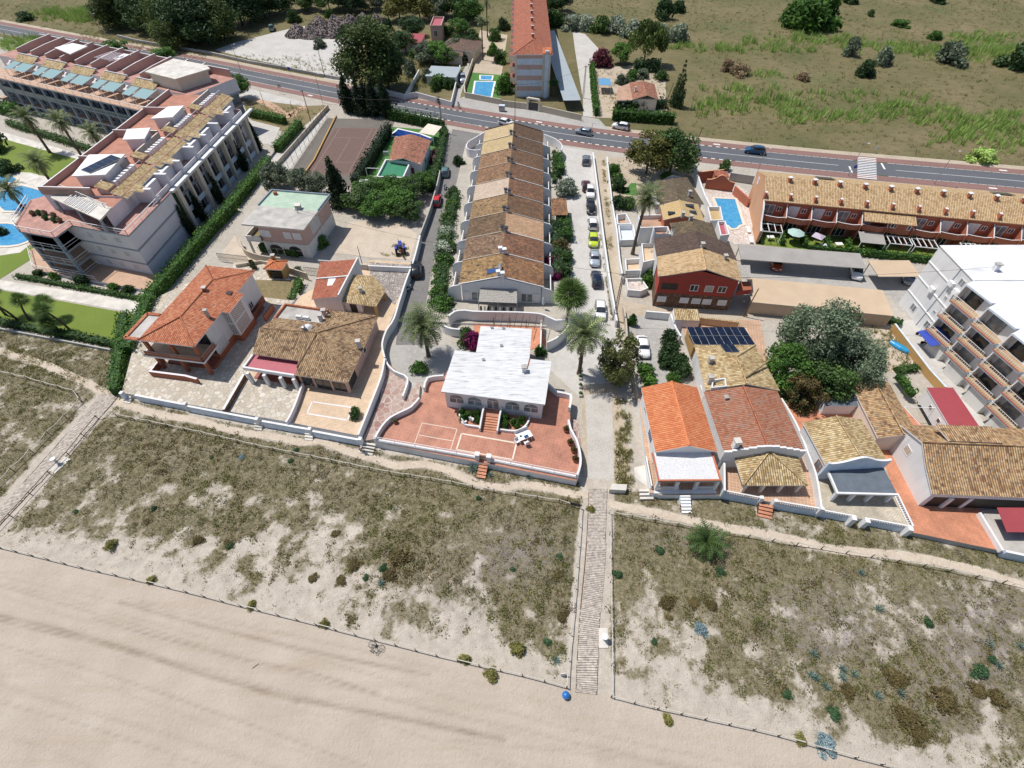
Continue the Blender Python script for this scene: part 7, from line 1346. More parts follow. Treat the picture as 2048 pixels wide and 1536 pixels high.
for k in range(4):
 s=7+k*11;e1=min(s+10.4,LS);MB().slab([q(s,2.6,10.9),q(e1,2.6,10.9),q(e1,5.0,11.9),q(s,5.0,11.9)][::-1],.16,'tile_sand','lilac_white').build('tiled_edge',ab);MB().slab([q(s+.4,5.5,12.1),q(s+2.4,5.5,12.1),q(s+2.4,7.6,12.7),q(s+.4,7.6,12.7)][::-1],.2,'tile_sand','pink_wall').build('stair_roof',ab);MB().prism([q(s+.5,5.6),q(s+2.3,5.6),q(s+2.3,7.4),q(s+.5,7.4)],11.3,12.1,'pink_wall').build('stair_head',ab)
 MB().wall([q(s,17),q(s,9),q(s,8)],.25,11.3,12.7,'pink_wall','white_wall').build('party_parapet',ab)
 m=MB()
 for j in range(7):p=q(s+3.4+j*.95,6.2);m.box((p.x,p.y,11.75),(.85,.4,.9),'white_paint',math.atan2(ys.y,ys.x));MB().box((p.x,p.y,11.75),(.5,.85,.85),'white_paint',math.atan2(ys.y,ys.x)).build('air_conditioner',ab)
 MB().wall([q(s+2.6,7.7),q(e1,7.7)],.25,11.3,12.6,'grey_wall','cream_wall').build('parapet',ab);m=MB();railing(m,[q(s+2.4,5.2),q(e1,5.2)],11.8,.7,'white_paint',2.5,.03,0);m.build('railing',ab)
MB().wall([q(7,8),q(7,17),q(LS,17)],.25,11.3,12.4,'pink_wall','white_wall').build('parapet',ab)
for px in([(301,237),(345,234),(368,211),(336,213)],[(245,279),(289,277),(301,255),(254,258)],[(143,352),(211,349),(250,308),(178,309)]):P=pl(px,13.4);MB().slab(P,.2,'white_paint').build('terrace_roof',ab);MB().prism(inset([lv(p,0)for p in P],.5),11.3,13.15,'lilac_white').build('roof_room',ab)
panels(ab,G(160,342,13.6),G(182,346,13.6),G(243,315,13.9),G(222,308,13.9),2,4)if 0 else panels(ab,G(161,339,13.55),G(180,346,13.55),G(242,316,13.75),G(222,309,13.75),1,5)
w0_=lv(G(300,226,8.4),0);us=(lv(G(0,157,8.4),0)-w0_).normalized();vs=Vector((us.y,-us.x,0));vs=vs if vs.y>0 else-vs
def r(u,v,z=0):p=w0_+us*u+vs*v;return Vector((p.x,p.y,z))
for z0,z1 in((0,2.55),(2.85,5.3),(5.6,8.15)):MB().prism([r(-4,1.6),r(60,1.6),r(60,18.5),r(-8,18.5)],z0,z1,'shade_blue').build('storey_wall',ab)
for z0,z1 in((2.55,2.85),(5.3,5.6),(8.1,8.42)):MB().prism([r(-4,0),r(60,0),r(60,18.6),r(-9,18.6),r(-9,8)],z0,z1,'grey_blue_band','tan_tile').build('floor_band',ab)
for k in range(14):
 for z in(.2,2.95,5.7):win(ab,r(4.2*(k+1),1.6),r(4.2*k,1.6),.4,3.3,z,2.1,'glass_dark','pale_blue_and_shade',2,'balcony_door')
 MB().box((*r(4.2*k,.3)[:2],4.1),(.5,.5,8.2),'grey_blue_band',math.atan2(us.y,us.x)).build('column',ab)
 MB().slab([r(4.2*k+.4,.05,6.5),r(4.2*k+.4,.04,5.6),r(4.2*k+3.9,.04,5.6),r(4.2*k+3.9,.05,6.5)],.04,'balcony_glass').build('balcony_panel',ab)
MB().prism([r(-8,6),r(60,6),r(60,18.5),r(-9,18.5)],8.42,11.2,'lilac_white','pink_floor').build('penthouse',ab);m=MB();railing(m,[r(-3,.15),r(60,.15)],8.42,.95,'white_paint',3,.05,0);m.build('railing',ab)
for k in range(5):
 u=2+k*10.6;MB().slab([r(u+1.2,5.4,11.0),r(u+8.6,5.4,11.0),r(u+8.6,7.4,11.9),r(u+1.2,7.4,11.9)][::-1],.16,'tile_sand','pink_wall').build('tiled_edge',ab);MB().wall([r(u+1,7.6),r(u+8.8,7.6)],.2,11.2,12.1,'lilac_white','white_wall').build('parapet',ab)
 for du,w_ in((.6,4.4),(5.8,2.6)):MB().slab([r(u+du,2.2,10.2),r(u+du+w_,2.2,10.2),r(u+du+w_,5.9,11.0),r(u+du,5.9,11.0)][::-1],.06,'glass_canopy','white_paint').build('glass_canopy',ab);[MB().bar(r(u+du+x,2.3,8.4),r(u+du+x,2.3,10.2),.1,.1,'white_paint').build('canopy_post',ab)for x in(.1,w_-.1)]
 m=MB()
 for j in range(12):a=j*.5;c=r(u+9.6,5.0);m.bar(lv(c,8.6+j*.22),Vector((c.x+math.cos(a)*1.1,c.y+math.sin(a)*1.1,8.6+j*.22)),.3,.05,'white_paint')
 c=r(u+9.6,5.0);m.tube([lv(c,8.4),lv(c,12)],.08,'white_paint',6);m.build('spiral_stair',ab)
for k in range(11):MB().wall([r(-1+k*5.6,8.5),r(-1+k*5.6,12.5),r(-1+k*5.6,18.3)],.3,11.2,[12.6,13.1,13.5],'pink_wall','white_wall').build('party_parapet',ab)
MB().wall([r(-8,18.4),r(60,18.4)],.25,11.2,12.9,'pink_wall','white_wall').build('parapet',ab)
MB().slab(pl([(109,95,13.7),(140,108,13.7),(175,92,13.7),(145,86,13.7)]),.2,'white_roof_patch').build('terrace_roof',ab);P=pl([(289,143),(350,158),(420,137),(413,130),(347,117)],14.0);MB().slab(P,.3,'concrete_pale','cream_wall').build('terrace_roof',ab);MB().prism(inset([lv(p,0)for p in P],.8),11.2,13.7,'cream_wall').build('roof_room',ab);MB().slab(pl([(217,122,12.6),(250,115,12.8),(262,109,13.3),(247,107,13.2)]),.15,'white_paint').build('terrace_roof',ab);m=MB()
for i in range(7):m.bar(r(23+i*.9,11,13),r(23+i*.9,16,13),.14,.16,'lilac_white')
m.build('roof_pergola',ab)
sheet('lawn',[(-300,300),(0,270),(60,285),(178,318),(120,365),(150,420),(110,480),(60,520),(0,558),(-300,590)],.0,'lawn');sheet('lawn',[(0,580),(288,632),(258,695),(0,648),(-300,600),(-300,540)],.004,'lawn');sheet('footpath',[(-200,540),(0,560),(310,607),(294,630),(0,578),(-200,560)],.008,'concrete_pale');sheet('footpath',[(0,262),(120,297),(190,318),(180,325),(110,306),(0,276)],.008,'concrete_pale');sheet('pool_terrace',[(-60,340),(60,345),(135,365),(125,430),(85,470),(40,505),(-60,520)],.012,'concrete_pale')
def blob(c,rx,ry,n=18,f=0.0):return[(c[0]+rx*math.cos(2*PI*i/n)*(1+f*math.sin(i*1.3)),c[1]+ry*math.sin(2*PI*i/n)*(1+f*math.cos(i*1.7)))for i in range(n)]
pool('p','small round lagoon pool at the left edge',blob((2,359),34,9),.03,.6,rimmat='cream_wall');pool('p','large curved lagoon pool below the left apartment block',blob((45,400),62,27,20,.1),.03,.6,rimmat='cream_wall');pool('p','lower lagoon pool with planted island at left edge',blob((6,470),62,24),.03,.6,rimmat='cream_wall')
sheet('dry_verge',[(480,196),(608,212),(655,210),(590,270),(505,245)],-.001,'dry_grass');strip('footpath',smooth_line(pl([(500,198),(535,207),(560,222),(580,233),(590,222),(612,214)]),1),1.1,.004,'tan_tile');sheet('pool_terrace',[(500,240),(560,255),(545,290),(505,285)],.002,'pale_concrete')
# ------ beyond the main road
fa=thing('apartment_block','four-storey striped apartment block with long orange roof beyond the road','apartment block',G(1065,195,0));RF_=rectw(lv(G(1026,109,10.6),0),lv(G(1106,109,10.6),0),75);hip(fa,RF_,10.6,12.6,'tile_terracotta','cream_wall',.5,0,ins=5);k_=shrink(RF_,.45);a,b=k_[0],k_[1];L=(b-a).length;e=(b-a).normalized();n=outn(a,b)
for f in range(4):z=.3+f*2.6;MB().prism([a+e*.6+n*.001,a+e*(L-2.2),a+e*(L-2.2)+n*.06,a+e*.6+n*.06],z,z+1.45,'pale_blue_and_shade').build('render_panel',fa);MB().prism([a+e*.6,a+e*(L-2.2),a+e*(L-2.2)+n*.04,a+e*.6+n*.04],z+1.45,z+2.6,'pink_wall').build('render_band',fa)
MB().prism([a+e*(L-1.6),a+e*(L-.6),a+e*(L-.6)+n*.5,a+e*(L-1.6)+n*.5],0,11.4,'pale_blue_and_shade').build('chimney_stack',fa);MB().slab([a+e*(L-2.2)+n*.7+Vector((0,0,10.9)),a+e*L+n*.7+Vector((0,0,10.9)),a+e*L-n*2+Vector((0,0,11.6)),a+e*(L-2.2)-n*2+Vector((0,0,11.6))],.15,'tile_new_orange').build('dormer_roof',fa)
for i in range(12):
 for f in range(4):p=k_[0]+(k_[3]-k_[0]).normalized()*(3+i*5.8);MB().prism([p,p-e*1.3+(k_[3]-k_[0]).normalized()*.4,p-e*1.3+(k_[3]-k_[0]).normalized()*3.4,p+(k_[3]-k_[0]).normalized()*3.8],.3+f*2.6,1.4+f*2.6,'cream_wall','red_tile_floor',True).build('balcony',fa)
for i in range(6):p=lerp(lerp(k_[0],k_[1],.5),lerp(k_[3],k_[2],.5),.09+.1*i);chimney(fa,p,12.3,1.0,.6,'brick_red_wall')
carport('very long blue grey carport beside the striped apartment block',(1127,201),(1162,200),(1143,62),2.6,'blue_grey_sheet',n=3)
fw=thing('front_wall','beige street wall with gate portal in front of the striped apartments','wall',G(1080,215,0));P=pl([(1004,206),(1055,212),(1078,216),(1163,235)],.8);MB().wall(P[:2],.3,0,1.5,'beige_wall').wall(P[2:],.3,0,1.5,'beige_wall').build('wall',fw);m=MB()
for p in(P[1],P[2]):m.box((p.x,p.y,1.4),(.5,.5,2.8),'cream_wall')
m.bar(lv(P[1],2.8),lv(P[2],2.8),.5,.4,'cream_wall');m.build('gate_portal',fw);MB().wall([P[1],P[2]],.06,.1,1.9,'dark_metal').build('gate',fw)
wall_thing('beige wall around the far swimming pool garden',[(1003,200),(930,186),(928,170),(945,120),(955,90)],1.2,0,1.4,.3,'beige_wall',smooth=False);sheet('pool_terrace',[(932,186),(998,198),(1003,150),(945,145)],.0,'fake_turf');pool('p','bright blue rectangular pool in the garden beyond the road',[(945,193),(983,195),(990,164),(950,163)],.02,.5);pool('p','small square paddling pool behind the bright blue pool',[(960,160),(984,161),(986,152),(960,151)],.02,.4);sheet('garden',[(945,145),(1003,150),(1015,70),(960,60)],-.004,'dirt')
fh=thing('cottage','low house with tan gable roof behind a hedge across the road','house',G(1270,190,0));L0,L1,I0,I1,Q0,Q1=G(1258,165,3.1),G(1265,199,3.1),G(1286,162,4.1),G(1295,190,4.1),G(1309,168,3.1),G(1317,199,3.1);MB().slab([L0,L1,I1,I0],.15,'tile_villa','cream_wall').slab([Q1,Q0,I0,I1],.15,'tile_villa','cream_wall').build('roof',fh);MB().prism(inset([lv(p,0)for p in(L0,L1,Q1,Q0)],.5),0,2.95,'cream_wall').build('wall',fh);MB().slab(pl([(1231,201),(1265,200),(1260,166),(1236,175)],2.9),.2,'deck_tile','cream_wall').build('porch_roof',fh);MB().prism(inset([lv(p,0)for p in pl([(1231,201),(1265,200),(1260,166),(1236,175)],2.9)],1.2),0,2.68,'cream_wall').build('wall',fh);p=pl([(1268,197),(1312,197)],0);g=G(1271,178,4);chimney(fh,g,3.4,1,.4)
sheet('garden',[(1185,235),(1190,135),(1300,130),(1330,150),(1335,240)],-.006,'dirt');bs=thing('shelter','blue ribbed sheet shelter beside the low tan house','shelter',G(1210,170,0));P=pl([(1198,170),(1223,170),(1220,157),(1197,156)],2.3);MB().slab(P,.08,'paint_bluegrey' if 0 else 'shelter_blue').build if 0 else None
m_plain('shelter_blue',A(96,168,216),.5,0,.1,4,.2);MB().slab(P,.08,'shelter_blue','white_paint').build('roof',bs)
for p in P:MB().box((p.x,p.y,1.12),(.1,.1,2.2),'metal_grey').build('post',bs)
tw=thing('villa','old villa with small red roofed tower and brown hip roof beyond the road','house',G(905,100,0));R_=rect((878,98),(948,103),(945,80),3.2);hip(tw,R_,3.2,4.8,'tile_plainbrown','cream_wall',.4);P=rect((864,86),(885,86),(884,68),0);MB().prism(P,0,4.6,'pink_wall','red_flat').wall(P+[P[0]],.25,4.6,5.1,'pink_wall').build('tower',tw)
if True:win(tw,P[0],P[1],1.0,1.2,1.8,1.8,'glass_dark')
m=shrink(R_,.4);archwin(tw,m[0],m[1],6.5,2.4,.1,1.2,'black','cream_wall','archway');MB().slab(pl([(864,108,2.6),(926,112,2.6),(925,98,3.2),(868,96,3.2)]),.15,'tile_plainbrown','cream_wall').build('porch_roof',tw);MB().prism(inset([lv(p,0)for p in pl([(864,108),(926,112),(925,98),(868,96)],2.6)],.5),0,2.4,'cream_wall').build('wall',tw)
rs_=thing('cottage','low building with red sheet roof behind the big pine','house',G(820,85,0));P=rect((797,84),(842,85),(846,70),3.0);MB().slab([lv(p,3.0+.4*(i>1))for i,p in enumerate(P)],.12,'red_sheet').build('roof',rs_);MB().prism(shrink([lv(p,0)for p in P],.3),0,2.88,'cream_wall').build('wall',rs_)
wh=thing('shed','long low shed with pale grey roof in the garden by the road','shed',G(880,155,0));P=rect((850,152),(912,155),(914,136),2.5);MB().slab([lv(p,2.5+.3*(i>1))for i,p in enumerate(P)],.12,'blue_grey_sheet').build('roof',wh);MB().prism(shrink([lv(p,0)for p in P],.3),0,2.38,'white_wall').build('wall',wh);win(wh,shrink(P,.3)[0],shrink(P,.3)[1],6,1.4,.9,1.0)
wall_thing('white and black panelled wall of the garden beside the road',[(735,170),(808,188),(832,184),(902,203),(920,130)],1.4,0,1.4,.25,'white_wall',smooth=False);wall_thing('white wall between the pine garden and shed garden',[(812,186),(838,140)],1.4,0,1.5,.25,'white_wall',smooth=False);wall_thing('low grey stone wall along the gravel lot',[(235,70),(275,80),(420,104),(500,122),(560,132),(685,156),(700,140)],.7,0,.8,.35,'grey_wall',smooth=False)
gp=[(597,66),(625,68),(648,66),(672,66),(690,62),(640,50),(672,48),(700,46),(728,44),(755,46)]
def heap(p,r_,h,mat,label,group):
 rs=np.random.RandomState(int(p[0]));n=700;a=rs.uniform(0,2*PI,n);d=r_*np.sqrt(rs.rand(n));z=h*(1-d/r_)*rs.uniform(.9,1.08,n);g=G(*p);c=np.stack([d*np.cos(a),d*np.sin(a),z],1);v=leaf_quads(rs,c,np.tile([0,0,1.],(n,1)),.33,.6,1.5);m=MB().lathe(g,[(r_,-.1),(r_*.5,h*.5),(.1,h*.95)],mat,12);o=npmesh('rubble_heap',v,np.arange(len(v)),4,mat,None);o.location=g;i=m.build('core',o);tag(o,label,'heap',group)
m_plain('rubble',(.20,.165,.155),.95,0,.5,1.1,.5)
for i,p in enumerate(gp):heap((p[0],p[1]+4),4.6,3.6,'rubble','cone of grey brown rubble on the gravel lot, %s row, number %d from the left'%(('front',i+1)if i<5 else('back',i-4)),'rubble heaps on the gravel lot')
# ------ palms
palm((1158,747),(1167,672),4.3,'date palm with orange stalks beside the gravel road',dates=True,seed=1,n=50,leaf='palm');palm((857,712),(855,655),4.3,'tall grey green date palm standing in the lane turning circle',seed=2,n=64);palm((1136,640),(1136,592),3.2,'fan palm behind the curved white wall',fan=True,n=64,leaf='palm2',h=5.5,seed=3,skirt=False);palm((1265,508),(1287,402),3.7,'very tall slender palm with orange date clusters above the patios',dates=True,seed=4,n=54,lean=(.9,.2));palm((1408,1092),(1408,1080),3.1,'low spreading palm growing in the dune right of the boardwalk',leaf='dunepalm',h=.8,seed=5,n=40,up=(1.35,-.05),skirt=False)
for i,(b,c)in enumerate((((100,305),(48,240)),((170,322),(124,243)),((205,300),(195,262)),((105,368),(75,325)),((45,415),(18,380)))):palm(b,c,3.6,['tall palm on the lawn below the left apartments, left one','tall palm on the lawn below the left apartments, middle','palm against the glass balconies of the left apartments','bushy palm beside the lagoon pool steps','palm between the lagoon pools at the left edge'][i],seed=i,n=52,group='palms in the apartment garden')
for i,(b,h,s)in enumerate((((35,640),4.6,1),((12,630),5.2,2),((60,640),3.2,3),((140,660),4.6,4),((118,660),2.6,5),((98,640),3.4,6))):palm(b,None,1.7,['fan palm by the seaward hedge of the lawn, third from left','fan palm at the left picture edge of lower lawn','small fan palm in the cluster at the lawn corner','leaning fan palm standing alone on the lower lawn','shortest fan palm beside the leaning one','fan palm left of the leaning one'][i],fan=True,n=34,h=h,seed=s,leaf='palm2',r=.16,skirt=False,lean=(-1.2,.3),group='fan palms on the lower lawn')
palm((966,120),(966,45),2.6,'thin palm between the villa and pool garden beyond the road, front one',seed=1,n=44,skirt=False,r=.2);palm((975,75),(974,8),2.6,'thin palm by the far pillar at the top of picture',seed=2,n=44,skirt=False,r=.2)
shrub((1080,708),1.1,1.9,'lush','small fan palm bush right of bungalow rear roof');shrub((836,742),1.7,1.5,'lush','green shrub at the foot of the turning circle palm')
# ------ big trees
tree('pine',(750,180),15.5,9.6,'pine','huge dark pine tree beside the road across from the tennis court',trunk=.12,var=0);tree('pine',(778,176),11.5,5.5,'dark','dark pine at the right side of the huge pine',trunk=.12,var=1)
for i,(p,h,r_)in enumerate((((240,55),12,7),((300,58),13,8),((355,75),13,7.5),((400,88),14,8.5),((440,82),12,7),((485,50),14,8),((345,100),8,4.5),((530,35),12,7),((270,20),12,8),((370,40),13,8))):tree('pine',p,h*.95,r_*1.2,'dark' if i%2 else 'pine','dark pine in the grove across the road, %s'%['leftmost of the front','second of the front','centre front','largest front one','right front beside gravel lot','behind, near the lot entrance','low one against the stone wall','rightmost behind the lot','far back left','far back centre'][i],trunk=.04,var=i%3,group='pines in the grove across the road')
for i,(p,h,r_,lf)in enumerate((((560,24),8,6,'broad'),((610,20),7,5,'broad'),((700,28),10,7,'dark'),((690,12),9,6,'dark'),((660,22),8,5,'broad'),((745,20),6,5,'olive'),((800,40),10,6,'willow'),((840,40),9,6,'willow'),((880,35),7,5,'olive'),((910,35),9,5.5,'broad'),((935,45),8,5,'lush'),((825,72),6,4,'dark'),((812,105),6,3.5,'dark'),((852,125),5.5,4,'olive'),((875,125),5.5,4,'lush'),((912,112),5,3.5,'olive'),((893,128),4.5,3.5,'broad'),((915,70),5,4,'lush'),((940,105),5,2.5,'dark'),((1115,25),9,6,'dark'))):tree('broad',p,h,r_*1.25,lf,'%s tree beyond the road %s'%({'broad':'green','dark':'dark green','olive':'grey green','willow':'yellowish green','lush':'bright green'}[lf],['left of the rubble heaps','behind the left rubble heaps','behind the back heaps','at the top edge above heaps','between top edge and heaps','right behind the heaps','left behind the red sheet roof','above the red sheet roof','behind the red tower','right behind the red tower','at the right of tower garden','touching the red sheet roof','in front of the red sheet roof','left in front of the villa porch','centre in front of the villa porch','right in front of the villa arch','low in front of villa','close behind the villa roof','beside the thin front palm','right of the striped apartment roof'][i]),trunk=.05)
tree('umbrella',(1287,130),9.5,6.2,'pine','umbrella pine with forked trunk at the field edge',trunk=.45,var=0);tree('tier',(1352,213),10.5,2.7,'dark','tall tiered conifer at the right of the low tan house',var=0,trunk=.06)
tree('broad',(1292,348),9.5,6.2,'willow','yellow green roadside tree, left of the big pair',trunk=.12,var=1);tree('broad',(1338,350),9.5,6.4,'broad','dark green roadside tree, right of the big pair',trunk=.12,var=2)
tree('poplar',(1598,735),12.0,5.4,'silver','large silver green poplar next to the tan carport',trunk=.1,var=0);tree('poplar',(1672,768),8.6,4.9,'silver','silver green tree right of the large poplar',trunk=.1,var=1);tree('broad',(1555,770),7.0,4.0,'lush','leafy green tree in front of the large poplar',trunk=.1,var=2);tree('broad',(1640,795),6.5,4.0,'broad','green tree above the small slate shed',trunk=.1,var=0);tree('thin',(1590,815),5.5,3.3,'brown','brownish thin tree among the silver green ones',trunk=.1);shrub((1592,815),2.6,2.6,'dark','dark round bush beside the lichen covered roof');shrub((1675,790),1.6,1.8,'bougain','purple flowering bush at the shed garden wall')
tree('thin',(1232,762),8.8,3.9,'tamarisk','feathery olive tamarisk next to the gravel road',trunk=.05,var=1);shrub((1262,650),1.0,2.2,'lush','small vine bush on the car court wall')
for i,(p,h,r_)in enumerate((((700,225),9,4.0),((722,228),8,3.4),((752,232),9,4.0),((775,235),10,3.6),((735,228),7.5,4.6))):tree('cypress',p,h,r_,'cypress','dark cypress behind the tennis court, %s'%['leftmost','second from left','fourth from left','rightmost','broad middle one'][i],var=i%3,trunk=.04,group='cypresses behind the tennis court')
tree('cypress',(683,413),9.8,4.6,'cypress','big ragged dark cypress at the near end of the tennis court',var=1,trunk=.04)
for i,p in enumerate(((553,383),(605,385),(633,390),(560,372))):tree('broad',p,5.2,3.3,'olive','grey green olive tree behind the green roofed house, %s'%['left','middle','right','far left'][i],trunk=.12,group='olive trees behind the green roofed house')
for i,(p,h,r_)in enumerate((((720,420),4.5,4),((760,430),4.5,4.2),((800,425),4.8,4.2),((830,400),5,3.5),((740,395),4.5,3.6),((790,395),4.5,3.8),((820,440),4.2,3.4),((850,385),4.5,2.8))):tree('broad',p,h,r_,'lush' if i%3 else 'broad','leafy orchard tree by the sandy lot, %s'%['front left','front centre','front right','right beside lane wall','back left','back centre','front corner by the tractor','back right by the red car'][i],trunk=.12,group='orchard trees by the sandy lot')
tree('broad',(480,200),6.5,4.5,'lush','round green tree at the road end of left apartments',trunk=.15);tree('broad',(240,115),5,5,'lush','round green bush like tree on the pavement behind left apartments',trunk=.1);tree('broad',(335,128),4.5,4.5,'lush','green street tree behind the big white roof terrace',trunk=.1)
for i,p in enumerate(((408,440),(445,405),(492,340),(520,300),(385,470))):tree('cypress',p,6,1.9,'cypress','narrow dark cypress against the left apartment columns, %s'%['second from front','middle','fourth','farthest','front'][i],trunk=.04,group='cypresses along the left apartments')
gl=[(640,95,'olive'),(775,60,'dark'),(790,95,'broad'),(800,125,'dark'),(828,115,'lush'),(838,95,'broad'),(930,120,'lush'),(945,75,'broad'),(890,70,'lush'),(915,90,'broad'),(855,165,'olive'),(880,172,'lush'),(900,176,'broad'),(930,95,'dark'),(955,95,'broad'),(985,110,'lush'),(1000,125,'broad'),(990,80,'broad'),(1008,60,'dark'),(1012,165,'lush'),(1010,185,'hedge'),(870,180,'broad'),(820,150,'olive'),(590,45,'broad'),(660,35,'broad'),(780,160,'dark'),(765,150,'pine')]
for i,(x,y,lf)in enumerate(gl):shrub((x,y),rnd.uniform(2.0,3.4),rnd.uniform(2.2,4.2),lf,'garden bush beyond the road, %s'%('among the villa gardens left of the far pool' if x<940 else 'around the garden behind the far pool'),group='garden bushes beyond the road, %s'%('villa side' if x<940 else 'pool side'))
for i,(p,r_,h,lf)in enumerate((((1618,60),10,8.5,'hedge'),((1590,45),7,7,'hedge'),((1640,40),7,8,'hedge'),((1330,38),4.5,6,'dark'),((1356,24),3.5,4,'dark'),((1700,112),3,5,'olive'),((1763,128),4,4.5,'olive'),((1728,152),3.4,4.5,'dark'),((1895,125),6,5,'olive'),((2035,135),7,7,'dark'),((1800,52),4,2,'hedge'),((1868,78),3,2.5,'hedge'),((1700,6),4,3,'dark'),((1875,5),4,3,'dark'),((1740,32),2,2,'dark'),((1480,150),3.5,3,'dead'),((1455,140),3,3,'dead'),((1605,160),2.5,2,'dead'),((55,40),4,2.5,'dark'),((1960,320),4,2.5,'reed'))):shrub(p,r_,h,lf,'%s bush in the field, %s'%({'hedge':'bright green','dark':'dark green','olive':'grey green','dead':'dry leafless','reed':'pale green'}[lf],['the largest at the top','left part of the largest clump','right part of the largest clump','beside the dirt trail at the top','right of the dirt trail','standing alone like a small tree','right of the leaning pair','left lower of the leaning pair','round one in the right field','at the right picture edge','low one below the top edge','small one above the round bush','at the top edge centre right','at the top edge far right','tiny one in the open grass','near the left reeds','left of the reeds','in the middle reeds','left of the far road end','by the stones near the road'][i]))
for i in range(9):shrub((1112+i*30,52+i*3.6+(i%2)*3),4.6,4.8,'oleander' if i%3 else 'broad','white flowering oleander in the long row beyond the carport, number %d from the left'%(i+1),group='oleanders in the row beyond the carport')
shrub((1203,132),4.2,4.6,'plum','purple flowering bush beside the service track');tree('broad',(1240,128),5.5,4,'lush','green tree next to the purple bush',trunk=.15);hedge([(1268,142),(1318,143)],2.5,3.0,'dark','dark hedge behind the low tan house',size=.4);hedge([(1183,140),(1186,180),(1192,232)],1.2,2.2,'hedge','clipped hedge along the service track',size=.3);hedge([(1224,238),(1290,243),(1347,247)],2.2,2.4,'hedge','dark green hedge along the road before the low tan house',size=.3);hedge([(1230,225),(1330,215)],2.0,2.2,'dark','bushy planting in front of the low tan house',size=.4,rag=.3)
for i,p in enumerate(((1245,168),(1262,158),(1285,155),(1320,160))):shrub(p,2.6,2.4,('olive','lush','olive','broad')[i],'garden shrub behind the low tan house, %s'%['left','second','third','right'][i])
tree('broad',(1103,192),4.5,1.9,'lush','small mop headed tree at the striped apartment corner',trunk=.55)
hedge([(256,640),(238,790)][::1],1.6,1.8,'lush','tall green hedge at the left side of the orange villa terrace');hedge([(262,712),(310,600),(370,530),(430,460),(470,420)],2.0,2.2,'lush','long hedge between the apartment block and the orange villa');hedge([(470,415),(540,330)],1.8,2.0,'lush','green hedge between the footpath and apartment block');hedge([(556,305),(602,255)],1.8,2.0,'lush','short green hedge above the pale wall by the court');hedge([(500,232),(572,248)],1.8,1.9,'lush','green hedge at the road end of the apartment garden')
hedge([(-60,636),(0,648),(130,672),(258,698)],1.1,1.2,'broad','low green hedge along the seaward end of the lawn');sheetw=wall_thing('low brown wall below the lawn hedge',[(-60,650),(0,657),(130,682),(256,706)],.4,0,.5,.2,'grey_wall',smooth=False);hedge([(780,268),(736,340),(712,376)],1.6,2.6,'cypress','dark cypress hedge along the tennis court',top=.5,size=.25,rag=.2);hedge([(782,238),(838,250),(888,262)],1.6,2.6,'hedge','ragged green cypress hedge at the road corner',top=.6,size=.25);hedge([(890,265),(884,300),(876,340),(862,385)],1.4,1.8,'broad','green hedge with pink flowers along the access lane',rag=.25)
for i,p in enumerate(((868,325),(858,372),(872,312))):shrub(p,1.5,1.7,'pinkflower','pink flowering oleander over the lane wall, %s'%['middle','near the red car','far'][i])
hedge([(524,500),(600,512)],1.4,1.6,'lush','green climbing shrubs in front of the green roofed house',rag=.3);shrub((640,490),2.2,2.2,'lush','green shrub at the right corner of green roofed house');shrub((617,500),2.0,1.8,'broad','green shrub before the green roofed house pole');hedge([(602,568),(586,608)],1.2,1.3,'hedge','dark clipped hedge beside the small cottage yard');tree('thin',(512,545),2.6,.8,'dark','small twisted conifer beside the barbecue hut',trunk=.2);shrub((598,545),1.1,1.2,'olive','grey green bush right of barbecue hut');shrub((712,832),1.2,1.5,'broad','round green bush in the corner of brick terrace',z=.9)
hedge([(912,395),(898,450),(892,500)],1.8,1.5,'broad','dense dark planting along the patios left of the row houses',rag=.5,size=.25);hedge([(888,520),(884,570),(878,625)],2.0,1.5,'broad','dense planting beside the lane near the turning circle',rag=.5,size=.25);hedge([(1110,455),(1114,500),(1116,560)],2.2,1.7,'dark','dense dark planting right of the row houses patios',rag=.5,size=.25);hedge([(1108,310),(1108,370)],1.0,1.3,'broad','thin planting by the upper right patios of row',rag=.4)
for i,(p,lf,r_,h)in enumerate((((905,415),'lush',1.5,1.6),((897,440),'broad',1.6,1.6),((893,475),'oleander',1.9,2.0),((886,505),'oleander',2.0,2.0),((886,530),'lush',2.0,1.8),((905,500),'broad',1.5,1.6),((880,565),'broad',1.4,1.4),((882,590),'lush',1.6,1.6),((878,615),'lush',1.9,1.8),((893,610),'broad',1.5,1.6),((918,330),'dark',1.3,1.8),((905,390),'dark',1.4,1.6))):shrub(p,r_*1.3,h*1.1,lf,'%s shrub left of the row houses, %s'%({'lush':'green','broad':'dark green','oleander':'white flowering','dark':'very dark'}[lf],['below the middle','left of middle unit','upper white one','lower white one','under the white ones','close to the patio walls','by the lane bend','above the big one','largest near the palm','beside the front patio','near the road end','hidden below the far units'][i]),group='shrubs left of the row houses')
shrub((1128,390),3.0,3.4,'oleander','large white flowering bush right of the row houses');hedge([(1117,318),(1122,350)],1.4,1.8,'hedge','clipped green hedge block near the road, right of row');hedge([(1124,440),(1132,485)],2.4,2.0,'hedge','bright clipped hedge block right of the row houses')
for i,(p,lf,r_,h)in enumerate((((1112,470),'dark',1.8,2.0),((1117,500),'brown',1.8,2.0),((1128,520),'broad',1.8,1.8),((1106,530),'bougain',1.8,1.6),((1126,545),'broad',1.8,1.8),((1112,355),'dark',1.2,1.4),((1110,555),'bougain',1.5,1.6),((1133,570),'brown',1.1,1.0))):shrub(p,r_*1.3,h*1.1,lf,'%s shrub right of the row houses, %s'%({'dark':'dark green','brown':'brownish','broad':'green','bougain':'purple red'}[lf],['left of the clipped hedge','below the clipped hedge','by the blue car','upper purple one','above the fan palm','near the road end','lower purple one','low one beside the lane'][i]),group='shrubs right of the row houses')
